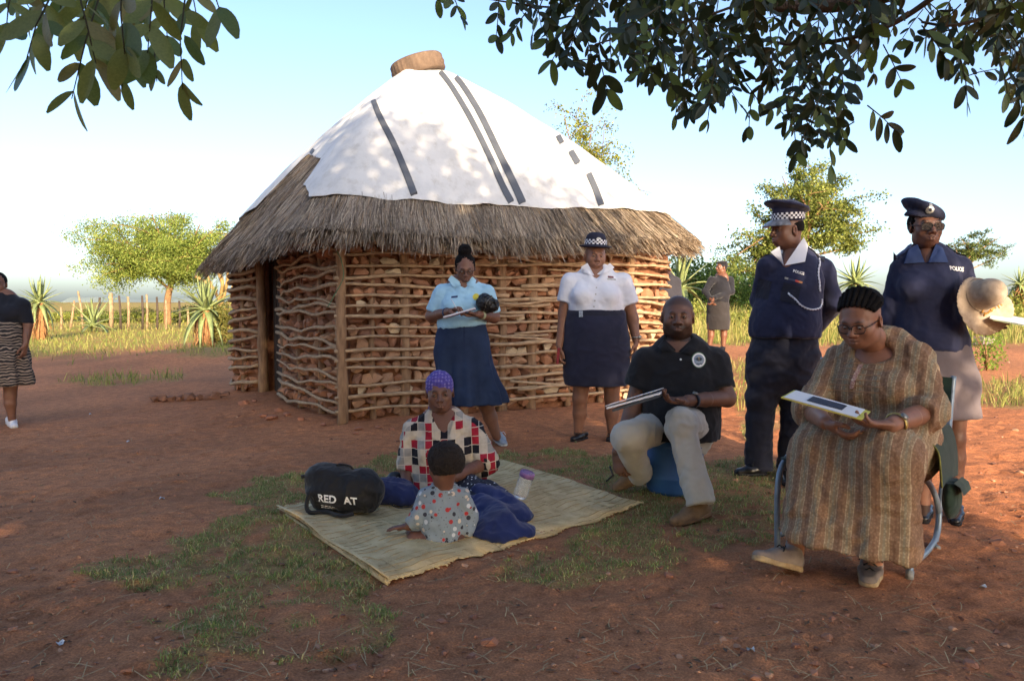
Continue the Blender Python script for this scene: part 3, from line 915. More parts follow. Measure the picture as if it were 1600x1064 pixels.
# the mass of the crown, behind and above the camera
nl = 52000
cx = rng.uniform(-7.0, 5.1, nl); cy = rng.uniform(-6.6, -2.2, nl); cz = rng.uniform(0.9, 7.0, nl)
nz_ = fbm(np.stack([cx * 0.9, cy * 0.6, cz * 0.9], -1), 3); nz2 = fbm(np.stack([cx * 2.6, cy * 0.8, cz * 2.6], -1) + 5, 2)
top = 6.35 + 0.35 * np.sin(cx * 0.9 + 1) - 0.05 * (cx + 1) ** 2 * 0.35 + 0.9 * nz_ + 0.3 * nz2
keep = (cz < top) & (cx < 4.6 + 0.4 * nz_ + 0.3 * nz2) & (nz_ * 0.4 + nz2 * 0.6 > np.where(cz < 5.5, -2, -0.34))
cx, cy, cz = cx[keep], cy[keep], cz[keep]
def leaf_quads(x, y, z, L, W, col):
    n = len(x)
    d = rng.normal(size=(n, 3)); d[:, 2] -= 0.6; d /= np.linalg.norm(d, axis=1)[:, None]
    s = np.cross(d, rng.normal(size=(n, 3))); s /= np.linalg.norm(s, axis=1)[:, None]
    c = np.stack([x, y, z], -1)
    V = np.stack([c - d * (L / 2)[:, None], c + s * (W / 2)[:, None] + d * (L * .05)[:, None], c + d * (L / 2)[:, None], c - s * (W / 2)[:, None] + d * (L * .05)[:, None]], 1).reshape(-1, 3)
    return V, np.arange(n)[:, None] * 4 + [[0, 1, 2, 3]], np.repeat(col, 4, 0)
k = len(cx)
V, Q, C = leaf_quads(cx, cy, cz, rng.uniform(0.16, 0.3, k), rng.uniform(0.09, 0.16, k), np.array(lin(84, 100, 52)) * rng.uniform(.7, 1.3, (k, 1)))
o = add('crown', V, Q, m_leaf, stree, smooth=False, col=C); o['kind'] = 'stuff'

# leaflets in view: compound leaves with pairs of oblong leaflets on a stalk
def leaflet_mesh(L, W, fold, curl, name='leaf', notch=False, col=(1, 1, 1)):
    nu = 7; rows = []
    for i in range(nu):
        f = i / (nu - 1)
        w = W / 2 * (math.sin(math.pi * min(max(f * 0.94 + 0.04, 0), 1)) ** 0.62) * (0.82 + 0.3 * f) if 0 < f else 0.001
        if f == 1: w = 0.12 * W
        y = L * f; z = -curl * L * f * f
        rows.append([(-w, y, z + fold * w), (0, y, z), (w, y, z + fold * w)])
    V = np.array(rows)
    m = MB().grid(V)
    return np.concatenate(m.V), np.concatenate(m.Q)
LEAFV = [leaflet_mesh(1.0, wv, fo, cu) for wv, fo, cu in ((0.38, 0.25, 0.12), (0.44, 0.15, 0.2), (0.34, 0.35, 0.06), (0.47, 0.1, -0.06), (0.40, 0.2, 0.3))]
leaf_me = {}
def leaf_mesh_for(v, tone):
    if (v, tone) not in leaf_me:
        c = [lin(104, 124, 62), lin(136, 146, 76), lin(46, 60, 34), lin(146, 140, 84)][tone]  # third tone: backlit silhouette darkness of the right boughs put into leaf colour
        me = mesh_np('leaf', LEAFV[v][0], LEAFV[v][1], True, np.tile(c, (len(LEAFV[v][0]), 1))); me.materials.append(m_leaf)
        leaf_me[(v, tone)] = me
    return leaf_me[(v, tone)]
leaves = []     # (matrix, variant, tone, apparent size)
stalks = MB()
rl = random.Random(11)
def spray(base, tip, n_pairs, L, tones=(0, 0, 1, 2)):
    """one compound leaf hanging from base to tip"""
    base, tip = Vector(base), Vector(tip)
    ax = (tip - base); ln = ax.length; ax.normalize()
    side0 = ax.cross(Vector((rl.gauss(0, .5), -1, rl.gauss(0, .5)))).normalized()
    nrm = side0.cross(ax)
    mid = base.lerp(tip, .5) + nrm * ln * 0.04
    stalks.tube([base, mid, tip], [0.0026, 0.002, 0.0013], 5, lin(70, 66, 42))
    for k in range(n_pairs):
        f = (k + 0.8) / (n_pairs + 0.1)
        p = base.lerp(tip, min(f, 1))
        for sg in (-1, 1):
            if rl.random() < 0.06: continue
            sp = 0.95 - 0.45 * f + rl.gauss(0, .15)
            d = (ax * math.cos(sp) + side0 * sg * math.sin(sp) + nrm * rl.gauss(0, .22) + Vector((0, 0, -.18))).normalized()
            x_ = d.cross(nrm + Vector((rl.gauss(0, .35), rl.gauss(0, .35), rl.gauss(0, .35)))).normalized()
            z_ = x_.cross(d)
            l = L * rl.uniform(0.75, 1.15)
            M = Matrix((x_ * l, d * l, z_ * l)).transposed().to_4x4(); M.translation = p
            leaves.append((M, rl.randrange(5), rl.choice(tones), l / p.y))
# left cluster (measured): stalk base, stalk tip in the photograph, distance
for (a, c_, d, npair, L) in [((82, -10), (40, 88), 2.0, 3, .095), ((120, -20), (150, 90), 1.95, 4, .095), ((160, -20), (112, 145), 2.05, 4, .09), ((190, -30), (195, 75), 1.95, 3, .1),
        ((240, -30), (230, 80), 2.05, 3, .1), ((290, -10), (285, 130), 2.15, 4, .075), ((335, -18), (345, 12), 2.1, 1, .085), ((20, -20), (10, 35), 2.1, 2, .085),
        ((60, -40), (75, 30), 2.2, 3, .085), ((255, -30), (262, 55), 2.3, 3, .085), ((205, 40), (190, 130), 2.1, 2, .08), ((150, -40), (130, 20), 2.25, 3, .09), ((220, -40), (170, 20), 2.3, 3, .09), ((300, -40), (310, 30), 2.3, 2, .08), ((243, 60), (245, 118), 2.1, 1, .055),
        ((10, -60), (50, 10), 2.4, 3, .09), ((100, -60), (95, 20), 2.4, 3, .09), ((270, -60), (230, 15), 2.4, 3, .09)]:
    spray(P(a[0], a[1], d), P(c_[0], c_[1] + 10, d - .05), npair, L * 1.2, (0, 1, 1, 3))
MB().tube([Vector(p) for p in catmull([(-1.15, 1.7, 2.22), P(200, -40, 2.05), P(120, -30, 2.0), P(30, -40, 2.0)], 5)], 0.006, 6, lin(84, 72, 50)).build('twig', m_peb, stree)
MB().tube([P(200, -40, 2.05), P(260, -30, 2.1), P(340, -25, 2.15)], 0.005, 6, lin(84, 72, 50)).build('twig', m_peb, stree)
# right canopy: sprays filling the outline of the foliage
CAN = [(845, -60), (832, 20), (850, 70), (870, 105), (915, 120), (990, 110), (1030, 130), (1075, 160), (1130, 170), (1150, 130), (1200, 120), (1225, 165), (1240, 215), (1290, 240), (1325, 215), (1335, 150), (1370, 110), (1420, 70), (1480, 70), (1500, 120), (1545, 115), (1620, 150), (1700, 160), (1700, -60)]
cnt = 0
while cnt < 330:
    px_, py_ = rl.uniform(830, 1690), rl.uniform(-60, 240)
    if not inpoly(np.array([px_]), np.array([py_]), CAN)[0]: continue
    if rl.random() < 0.35 and 1180 < px_ < 1330 and py_ < 60: continue     # thinner patch where the sky shows
    cnt += 1
    d = rl.uniform(2.35, 3.7); lp_ = rl.uniform(48, 88)
    an = rl.gauss(1.57, 0.7)
    b0 = P(px_ - 0.5 * lp_ * math.cos(an), py_ - 0.75 * lp_ * math.sin(an), d); t0 = P(px_ + 0.4 * lp_ * math.cos(an), py_ + 0.35 * lp_ * math.sin(an), d + rl.uniform(-.12, .12))
    spray(b0, t0, rl.choice((3, 4, 4)), rl.uniform(.046, .07), (2, 2, 2, 0, 2))  # mostly the leaf tone darkened as a silhouette
for (a, c_, d, npair, L) in [((700, -20), (722, 30), 2.9, 3, .06), ((672, -12), (688, 2), 2.9, 1, .06), ((780, -10), (775, 60), 2.9, 4, .062), ((822, 20), (798, 55), 2.9, 3, .055), ((790, -20), (820, 25), 2.9, 3, .06),
        ((885, 55), (860, 100), 2.7, 2, .085), ((935, 80), (950, 145), 2.65, 3, .09), ((1010, 95), (1020, 118), 2.8, 2, .075), ((1165, 130), (1190, 168), 2.9, 2, .05), ((1060, 110), (1055, 185), 2.9, 4, .05), ((1110, 140), (1105, 195), 2.9, 2, .05),
        ((1175, 150), (1170, 205), 2.9, 2, .055), ((1240, 180), (1245, 245), 2.8, 3, .07), ((1290, 190), (1300, 265), 2.8, 3, .07), ((1355, 165), (1400, 205), 2.75, 4, .075), ((1380, 70), (1410, 130), 2.8, 3, .07),
        ((1500, 90), (1512, 165), 2.6, 3, .07), ((1585, 120), (1600, 190), 2.5, 3, .08), ((1560, 90), (1575, 150), 2.5, 3, .08), ((1440, 40), (1480, 95), 2.5, 4, .085)]:
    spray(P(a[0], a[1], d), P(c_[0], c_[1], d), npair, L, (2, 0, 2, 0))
for pts, r0 in (([P(1480, -20, 2.75), P(1400, 35, 2.85), P(1320, 62, 2.95), P(1240, 70, 3.0), P(1190, 62, 3.1)], 0.011), ([P(1420, 20, 2.8), P(1340, 75, 2.85), P(1300, 110, 2.85), P(1270, 150, 2.85)], 0.007),
        ([P(1190, 62, 3.1), P(1120, 90, 3.0), P(1090, 150, 2.9)], 0.005), ([P(1240, -30, 3.1), P(1120, 20, 3.0), P(1000, 50, 2.9), P(930, 70, 2.7)], 0.006), ([P(1000, -30, 3.0), P(900, 10, 2.9), P(800, 5, 2.9), P(700, -15, 2.9)], 0.005),
        ([P(1640, -20, 2.6), P(1560, 20, 2.6), P(1490, 40, 2.6), P(1440, 35, 2.6)], 0.008)):
    pl = catmull(pts, 6)
    MB().tube([Vector(p) for p in pl], [r0 * (1 - 0.55 * i / len(pl)) for i in range(len(pl))], 6, lin(74, 60, 48)).build('twig', m_peb, stree)
o = stalks.build('leaf_stalks', m_peb, stree); o['kind'] = 'stuff'
leaves.sort(key=lambda l: -l[3] - (1000 if 0 < proj(*l[0].translation)[0] < 1600 and -5 < proj(*l[0].translation)[1] else 0))
restl = MB()
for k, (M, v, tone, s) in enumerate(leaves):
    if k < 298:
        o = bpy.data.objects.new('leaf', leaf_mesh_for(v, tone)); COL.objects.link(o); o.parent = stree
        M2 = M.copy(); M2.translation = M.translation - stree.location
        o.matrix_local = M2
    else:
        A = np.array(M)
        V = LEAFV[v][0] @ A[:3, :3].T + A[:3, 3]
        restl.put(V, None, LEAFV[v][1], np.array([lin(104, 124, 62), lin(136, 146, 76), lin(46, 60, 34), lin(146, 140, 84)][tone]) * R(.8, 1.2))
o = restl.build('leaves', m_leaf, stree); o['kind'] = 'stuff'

# ================================================================== BACKGROUND TREES AND PLANTS
m_fol_a = foliage_mat('acacia_leaf', (1.05, 1.05, 1), (0.75, 0.78, 0.75), 0.4)
m_bark_w = simple('acacia_bark', lin(150, 116, 78), lin(108, 80, 54), 6, 0.9, 0.6, 0.03, vec_scale=(2, 2, .5))
def grow_tree(name, label, base, trunk_pts, tips, spread, nleaf, leafL, leafW, cols, clumps=None, r0=0.16, group=None, droop=0.0, flat=0.5, mat=None):
    """trunk polyline, limbs to each tip (world points), twigs round the tips that carry leaves"""
    t = thing(name, label, 'tree', base, group)
    tb_ = MB(); tp_ = [Vector(p) for p in catmull(trunk_pts, 5)]
    m = len(tp_)
    tb_.tube(tp_, [r0 * (1 - 0.45 * i / m) for i in range(m)], 9)
    fork = tp_[-1]
    tw = []
    rr = random.Random(len(label) * 7 + int(abs(base[0]) * 10))
    for tip in tips:
        tip = Vector(tip)
        j = rr.randrange(max(1, m // 2), m)
        s_ = tp_[j]
        mid = s_.lerp(tip, .5) + Vector((rr.gauss(0, .12), rr.gauss(0, .12), rr.gauss(0.1, .1))) * (tip - s_).length * 0.5
        pl = [Vector(p) for p in catmull([s_, mid, tip], 6)]
        tb_.tube(pl, [r0 * 0.30 * (1 - 0.85 * i / len(pl)) for i in range(len(pl))], 6)
        for k in range(5):
            a = pl[rr.randrange(4, len(pl))]
            e = a + Vector((rr.gauss(0, 1), rr.gauss(0, 1), rr.gauss(0, 1) * flat)) * spread * 0.75
            tb_.tube([a, a.lerp(e, .5) + Vector((0, 0, .05)), e], [r0 * .1, r0 * .07, r0 * .03], 4)
            tw.append((a, e))
    tb_.build('trunk', m_bark_w, t)
    n = nleaf
    A = np.array([tuple(x[0]) for x in tw]); E = np.array([tuple(x[1]) for x in tw])
    wi = rng.integers(0, len(tw), n); f = rng.uniform(0, 1.15, n)[:, None]
    c = A[wi] * (1 - f) + E[wi] * f
    c = c + rng.normal(size=(n, 3)) * spread * np.array([0.24, 0.24, 0.24 * flat])
    c[:, 2] -= droop * rng.uniform(0, 1, n)
    cl = fbm(c * (0.8 / spread) + 3, 3)
    ok = cl > -0.33
    c = c[ok]; cl = cl[ok]; n = len(c)
    col = np.array(cols)[rng.integers(0, len(cols), n)] * (1 + 0.35 * cl)[:, None] * rng.uniform(.75, 1.25, (n, 1))
    V, Q, C = leaf_quads(c[:, 0], c[:, 1], c[:, 2], rng.uniform(.7, 1.3, n) * leafL, rng.uniform(.7, 1.3, n) * leafW, col)
    o = add('crown', V, Q, mat or m_fol_a, t, smooth=False, col=C); o['kind'] = 'stuff'
    return t
AC = [lin(136, 150, 72), lin(158, 166, 84), lin(110, 130, 58)]
def gp(px, d):
    x = (px - 800) / FPX * d
    return Vector((x, d, gz(x, d)))
# umbrella acacia on the left
b0 = gp(262, 40)
tips = [P(x, y, 40 + dz) for x, y, dz in ((128, 372, 0), (150, 350, 1.5), (175, 345, -1), (205, 335, 1), (235, 328, -1.5), (262, 325, .5), (290, 328, 1.2), (318, 338, -1), (345, 350, .6), (358, 365, -.5),
        (140, 395, .8), (165, 412, -.6), (190, 400, 1.4), (215, 385, -1.2), (245, 372, 1.6), (275, 368, -1.6), (305, 372, .5), (332, 388, 1.2), (150, 372, -1.8), (185, 370, 1.9), (225, 358, 0), (268, 348, -.8), (300, 352, 1.8), (330, 362, -1.7), (205, 418, 0), (180, 430, .6), (345, 395, 0), (315, 400, -.9), (240, 400, -1))]
grow_tree('acacia_tree', 'spreading flat topped acacia tree behind the fence on the left', b0, [b0, P(262, 470, 40), P(268, 442, 40), P(278, 415, 40)], tips, 1.2, 62000, 0.14, 0.05, AC, r0=0.2, flat=0.45, droop=.5)
# wispy tree behind the hut roof
b0 = gp(930, 16)
tips = [P(x, y, 16 + dz) for x, y, dz in ((880, 172, 0), (898, 180, .4), (925, 195, -.3), (885, 205, .4), (905, 215, 0), (945, 188, .3), (915, 240, -.4), (940, 255, .3), (960, 275, 0), (975, 288, .4), (1000, 300, 0), (1020, 302, -.2), (890, 230, .2), (935, 225, 0))]
grow_tree('wispy_tree', 'wispy yellow green tree rising behind the right slope of the roof', b0, [b0, P(935, 400, 16), P(928, 330, 16), P(915, 260, 16)], tips, 0.34, 4200, 0.07, 0.034, [lin(128, 132, 56), lin(150, 146, 66), lin(104, 116, 46)], r0=0.06, flat=0.8)
# tall tree behind the officer
b0 = gp(1262, 27)
tips = [P(x, y, 27 + dz) for x, y, dz in ((1222, 275, 0), (1245, 264, .6), (1270, 268, -.5), (1295, 280, .4), (1212, 298, .5), (1240, 295, -.7), (1275, 295, .8), (1308, 300, 0), (1205, 322, -.4), (1235, 325, .7), (1285, 322, -.8), (1315, 318, .3),
        (1190, 345, .4), (1300, 345, .5), (1322, 352, -.3), (1270, 350, 0), (1165, 385, 0), (1180, 370, .6), (1150, 400, -.5), (1195, 395, .4), (1175, 415, .3), (1205, 370, -.6), (1320, 375, .5), (1335, 385, 0), (1300, 375, -.5), (1160, 425, .2), (1190, 430, 0), (1250, 340, .6), (1258, 310, -.2))]
grow_tree('tall_tree', 'tall dense olive green tree behind the officer in peaked cap', b0, [b0, P(1262, 430, 27), P(1258, 395, 27), P(1255, 350, 27)], tips, 0.6, 32000, 0.10, 0.06, [lin(124, 132, 66), lin(144, 148, 74), lin(100, 114, 56)], r0=0.2, flat=0.75)
# fan shaped small tree far right
b0 = gp(1505, 32)
tips = [P(x, y, 32 + dz) for x, y, dz in ((1500, 372, 0), (1518, 362, .4), (1540, 366, -.4), (1560, 372, .2), (1578, 385, 0), (1545, 382, .4), (1520, 380, -.3), (1562, 395, 0), (1500, 390, .3), (1535, 398, 0), (1490, 380, 0))]
grow_tree('fan_tree', 'small fan shaped thorn tree on the right behind the beret officer', b0, [b0, P(1506, 432, 32), P(1512, 412, 32)], tips, 0.42, 4200, 0.11, 0.04, [lin(86, 100, 52), lin(108, 118, 60)], r0=0.1, flat=0.4)
# low round bushes
def bush(px, py_top, d, wpx, label, cols, n=2600, leaf=.1, name='bush', cat='bush', group=None):
    g = gp(px, d)
    t = thing(name, label, cat, g, group)
    topz = P(px, py_top, d).z
    h = max(topz - g.z, .15); w = wpx / FPX * d / 2
    p = rng.normal(size=(n, 3)); p /= np.linalg.norm(p, axis=1)[:, None]
    p *= (rng.uniform(0, 1, n) ** 0.45)[:, None]
    lump = 1 + 0.45 * fbm(p * 1.9 + px, 3)
    p = p * lump[:, None]
    c = np.array([g.x, g.y, g.z + h * 0.45]) + p * np.array([w, w * .8, h * .55])
    c = c[c[:, 2] > g.z]
    k = len(c)
    col = np.array(cols)[rng.integers(0, len(cols), k)] * rng.uniform(.7, 1.3, (k, 1))
    V, Q, C = leaf_quads(c[:, 0], c[:, 1], c[:, 2], rng.uniform(.7, 1.4, k) * leaf, rng.uniform(.6, 1.2, k) * leaf * .55, col)
    add('foliage', V, Q, m_fol_a, t, smooth=False, col=C)
    st = MB()
    for _ in range(7):
        e = Vector((g.x + R(-.6, .6) * w, g.y + R(-.5, .5) * w, g.z + h * R(.5, .85)))
        st.tube([g, g.lerp(e, .5) + Vector((0, 0, .1 * h)), e], [.02 * h + .004, .014 * h + .003, .004], 5)
    st.build('stem', m_bark_w, t)
    return t
DG = [lin(84, 110, 54), lin(104, 128, 62), lin(70, 96, 48)]
YG = [lin(146, 150, 70), lin(164, 162, 80), lin(122, 132, 60)]
bush(1075, 398, 34, 110, 'dark green rounded bush tree behind the end of the hut eave', DG, 5200, .16)
bush(1140, 400, 36, 110, 'dark green bush beside the tall tree, behind the far standing woman', DG, 5000, .16)
bush(1190, 425, 33, 90, 'green bush at the foot of the tall tree', DG, 3000, .14)
bush(1420, 446, 30, 90, 'low scrub between the seated woman and the beret officer', YG, 1800, .1)
bush(1590, 452, 27, 70, 'low sunlit scrub at the right edge below the pale sky', YG, 1800, .1)
bush(1545, 500, 11.5, 60, 'small leafy green weed on the ground behind the straw hat', [lin(110, 140, 50), lin(134, 156, 60)], 700, .045, 'weed', 'weed')
bush(350, 470, 19, 50, 'leafy shrub close against the left end of the hut', [lin(120, 120, 60), lin(150, 140, 76)], 2200, .07)
k = 0
for px_, py_, d, w in ((20, 484, 44, 90), (95, 488, 46, 70), (135, 482, 48, 90), (215, 480, 46, 90), (300, 476, 45, 80), (335, 470, 42, 60), (175, 492, 43, 60), (255, 488, 44, 70)):
    bush(px_, py_, d, w, 'low green scrub bush at the wire fence, %s from the left' % 'first second fourth fifth seventh eighth third sixth'.split()[k], YG if k % 2 else [lin(96, 112, 50), lin(116, 126, 56)], 1500, .14, group='scrub bushes along the wire fence'); k += 1
k = 0
for px_, py_, d, w in ((1210, 470, 24, 70), (1330, 462, 26, 80), (1380, 470, 24, 60), (1500, 470, 23, 80), (1570, 476, 22, 80), (1160, 488, 21, 60), (1080, 470, 25, 70)):
    bush(px_, py_, d, w, 'clump of tall sunlit weeds on the rise, %s from the left' % 'third fourth fifth sixth seventh second first'.split()[k], YG, 1200, .12, group='weeds on the sunlit rise'); k += 1

# aloes: rosette of thick tapering leaves, some on a trunk skirted with dead leaves
m_aloe = simple('aloe_leaf', lin(142, 152, 98), lin(108, 124, 76), 9, 0.55, 0.2)
m_dead = simple('aloe_dead_leaf', lin(176, 130, 84), lin(124, 84, 52), 14, 0.9, 0.4)
def aloe_leaf_mesh(bend, mat, w=0.095, th=0.035, name='leaf'):
    rows = []
    for i in range(8):
        f = i / 7; ww = w * (1 - f) ** 0.8 + .002; t_ = th * (1 - f) + .001
        x = f * math.cos(bend * f * .6); z = f * math.sin(-bend * f * .8)
        rows.append([(x, -ww, z + t_ * .9), (x, 0, z - t_ * .2), (x, ww, z + t_ * .9), (x, 0, z + t_ * .25 - t_)])
    m = MB(); m.grid(np.transpose(np.array(rows), (1, 0, 2)), True)
    me = mesh_np(name, np.concatenate(m.V), np.concatenate(m.Q), True); me.materials.append(mat)
    return me
AL = [aloe_leaf_mesh(bd, m_aloe) for bd in (-.35, .1, .5, .95)]
AD = [aloe_leaf_mesh(bd, m_dead, .09, .015, 'dead_leaf') for bd in (.6, 1.1)]
def aloe(px, py_top, d, label, leafL, nleaf=34, trunk=None, base_py=None, name='aloe', up=0.0):
    g = gp(px, d)
    zc = P(px, py_top, d).z
    t = thing(name, label, 'aloe', g)
    if trunk:
        pts = [g + Vector((0, 0, -.05)), g.lerp(Vector((g.x, g.y, zc)), .5) + Vector((.04, 0, 0)), Vector((g.x, g.y, zc))]
        MB().tube(pts, [trunk * .3, trunk * .36, trunk * .3], 9).build('trunk', m_dead, t)
        for k in range(90):
            f = rl.uniform(.05, .98); a = rl.uniform(0, 6.28)
            o = bpy.data.objects.new('dead_leaf', AD[k % 2]); COL.objects.link(o); o.parent = t
            o.location = (math.cos(a) * trunk * .3, math.sin(a) * trunk * .3, (zc - g.z) * f)
            o.rotation_euler = (rl.uniform(-.3, .3), rl.uniform(.35, 1.15), a); s = rl.uniform(.28, .46) * leafL / .6; o.scale = (s, s * .8, s)
    for k in range(nleaf):
        f = (k + .5) / nleaf
        el = -0.55 + 1.75 * f + up; a = k * 2.39996 + rl.uniform(-.2, .2)
        o = bpy.data.objects.new('leaf', AL[min(3, int((1 - f) * 4))]); COL.objects.link(o); o.parent = t
        o.location = (0, 0, zc - g.z + .05 * f); o.rotation_euler = (rl.uniform(-.15, .15), -el, a)
        s = leafL * 1.35 * rl.uniform(.85, 1.15) * (1 - .2 * f); o.scale = (s, s, s)
    return t
aloe(62, 474, 24, 'tall aloe with a shaggy brown trunk beside the walking woman', .68, 36, .5)
aloe(322, 486, 19, 'tall aloe on a shaggy trunk left of the hut, against the sunlight', .78, 46, .55, up=.05)
aloe(145, 510, 30, 'stemless grey green aloe growing in front of the wire fence', .95, 22, up=.5)
aloe(1062, 452, 15, 'pale aloe showing behind the right end of the hut', .62, 26, up=.45)
aloe(1335, 444, 21, 'spiky aloe on the rise between the officer and the seated woman', .62, 40, .4)
aloe(1592, 446, 27, 'small aloe at the right edge of the picture', .55, 26, .3)
# leafless candelabra shrub beside the aloe
cs = thing('candelabra_shrub', 'tangled orange brown candelabra shrub beside the tall aloe by the hut', 'shrub', gp(345, 20))
for (pts) in ([(345, 505), (342, 470), (330, 445), (322, 425)], [(344, 480), (352, 455), (356, 430), (352, 415)], [(343, 470), (348, 440), (340, 422)], [(345, 490), (360, 470), (364, 445)], [(338, 455), (320, 440), (305, 432)], [(350, 455), (345, 435), (336, 418)]):
    pl = [P(a, c_, 20 + R(-.2, .2)) for a, c_ in pts]; pl = [Vector(p) for p in catmull(pl, 4)]
    MB().tube(pl, [.05 * (1 - .4 * i / len(pl)) for i in range(len(pl))], 7).build('branch', simple('succulent_bark', lin(176, 138, 84), lin(130, 110, 60), 10, .8) if 'succulent_bark' not in bpy.data.materials else bpy.data.materials['succulent_bark'], cs)
# wire fence
fence = thing('wire_fence', 'rough pole and wire fence along the far edge of the grass', 'fence', gp(200, 33))
m_pole = simple('fence_pole', lin(168, 142, 108), lin(116, 94, 70), 8, .9, .4)
m_dpole = simple('fence_pole_dark', lin(82, 68, 56), lin(58, 48, 40), 8, .9, .4)
for px_, top_, bot, r_, dk, lean in ((173, 458, 514, .10, 0, 0), (95, 480, 517, .05, 0, 0), (108, 470, 505, .05, 0, 8), (130, 455, 512, .05, 0, -8), (150, 465, 500, .055, 1, 6), (188, 462, 505, .05, 1, -2), (200, 464, 512, .06, 0, 0), (222, 462, 498, .05, 1, 0), (229, 460, 511, .05, 0, 0), (245, 464, 498, .05, 1, 0), (259, 468, 508, .05, 0, 0), (280, 470, 504, .05, 1, 0), (293, 480, 508, .05, 0, 0), (330, 475, 508, .05, 1, 0), (20, 470, 512, .05, 1, 0), (-40, 470, 512, .05, 0, 0)):
    g = gp(px_, 33)
    tpz = P(px_ + lean, top_, 33)
    MB().tube([g - Vector((0, 0, .2)), g.lerp(tpz, .5) + Vector((.03, 0, 0)), tpz], [r_, r_ * .95, r_ * .8], 7).build('post', m_dpole if dk else m_pole, fence)
for zz_ in (.45, .8, 1.12):
    a, c_ = gp(-300, 33), gp(345, 33)
    MB().tube([a + Vector((0, 0, zz_)), a.lerp(c_, .5) + Vector((0, 0, zz_ - .04)), c_ + Vector((0, 0, zz_))], .008, 4).build('wire', m_dpole, fence)
# low far hills, distance haze put into their grey-green colour
hl = MB()
for (x0, x1, d, h) in ((-1500, 400, 2600, 26), (-300, 1700, 3000, 20)):
    n_ = 60; g = []
    for i in range(n_):
        x = x0 + (x1 - x0) * i / (n_ - 1); y = d + 60 * math.sin(i * .3)
        hh = h * (0.45 + 0.4 * math.sin(i * .17 + d) ** 2 + .12 * math.sin(i * .71))
        g.append([(x, y, -2), (x, y + 60, hh * .75), (x, y + 140, hh), (x, y + 320, -2)])
    hl.grid(np.array(g), flip=True)
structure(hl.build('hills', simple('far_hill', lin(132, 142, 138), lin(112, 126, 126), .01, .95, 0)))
# far homestead roofs on the rise
hs = gp(1150, 42); hs.z = P(1150, 452, 42).z
fh = thing('far_shelter', 'small pale roofed shelter far off behind the standing woman', 'shelter', hs)
m_pr = simple('pale_roof', lin(214, 210, 200), lin(180, 172, 160), 3, .7); m_pw = simple('pale_wall', lin(176, 150, 110), lin(140, 116, 84), 3, .9)
MB().put([tuple(P(a, c_, dd_)) for a, c_, dd_ in ((1142, 446, 41), (1166, 447, 41), (1170, 441, 44), (1146, 440, 44))] + [tuple(P(a, c_ + 1, dd_)) for a, c_, dd_ in ((1142, 446, 41), (1166, 447, 41), (1170, 441, 44), (1146, 440, 44))], None, [(0, 1, 2, 3), (7, 6, 5, 4), (0, 4, 5, 1), (1, 5, 6, 2), (2, 6, 7, 3), (3, 7, 4, 0)]).build('roof', m_pr, fh, smooth=False)
MB().box(P(1154, 452, 42.4), .75, 1.6, .5).build('wall', m_pw, fh, smooth=False)

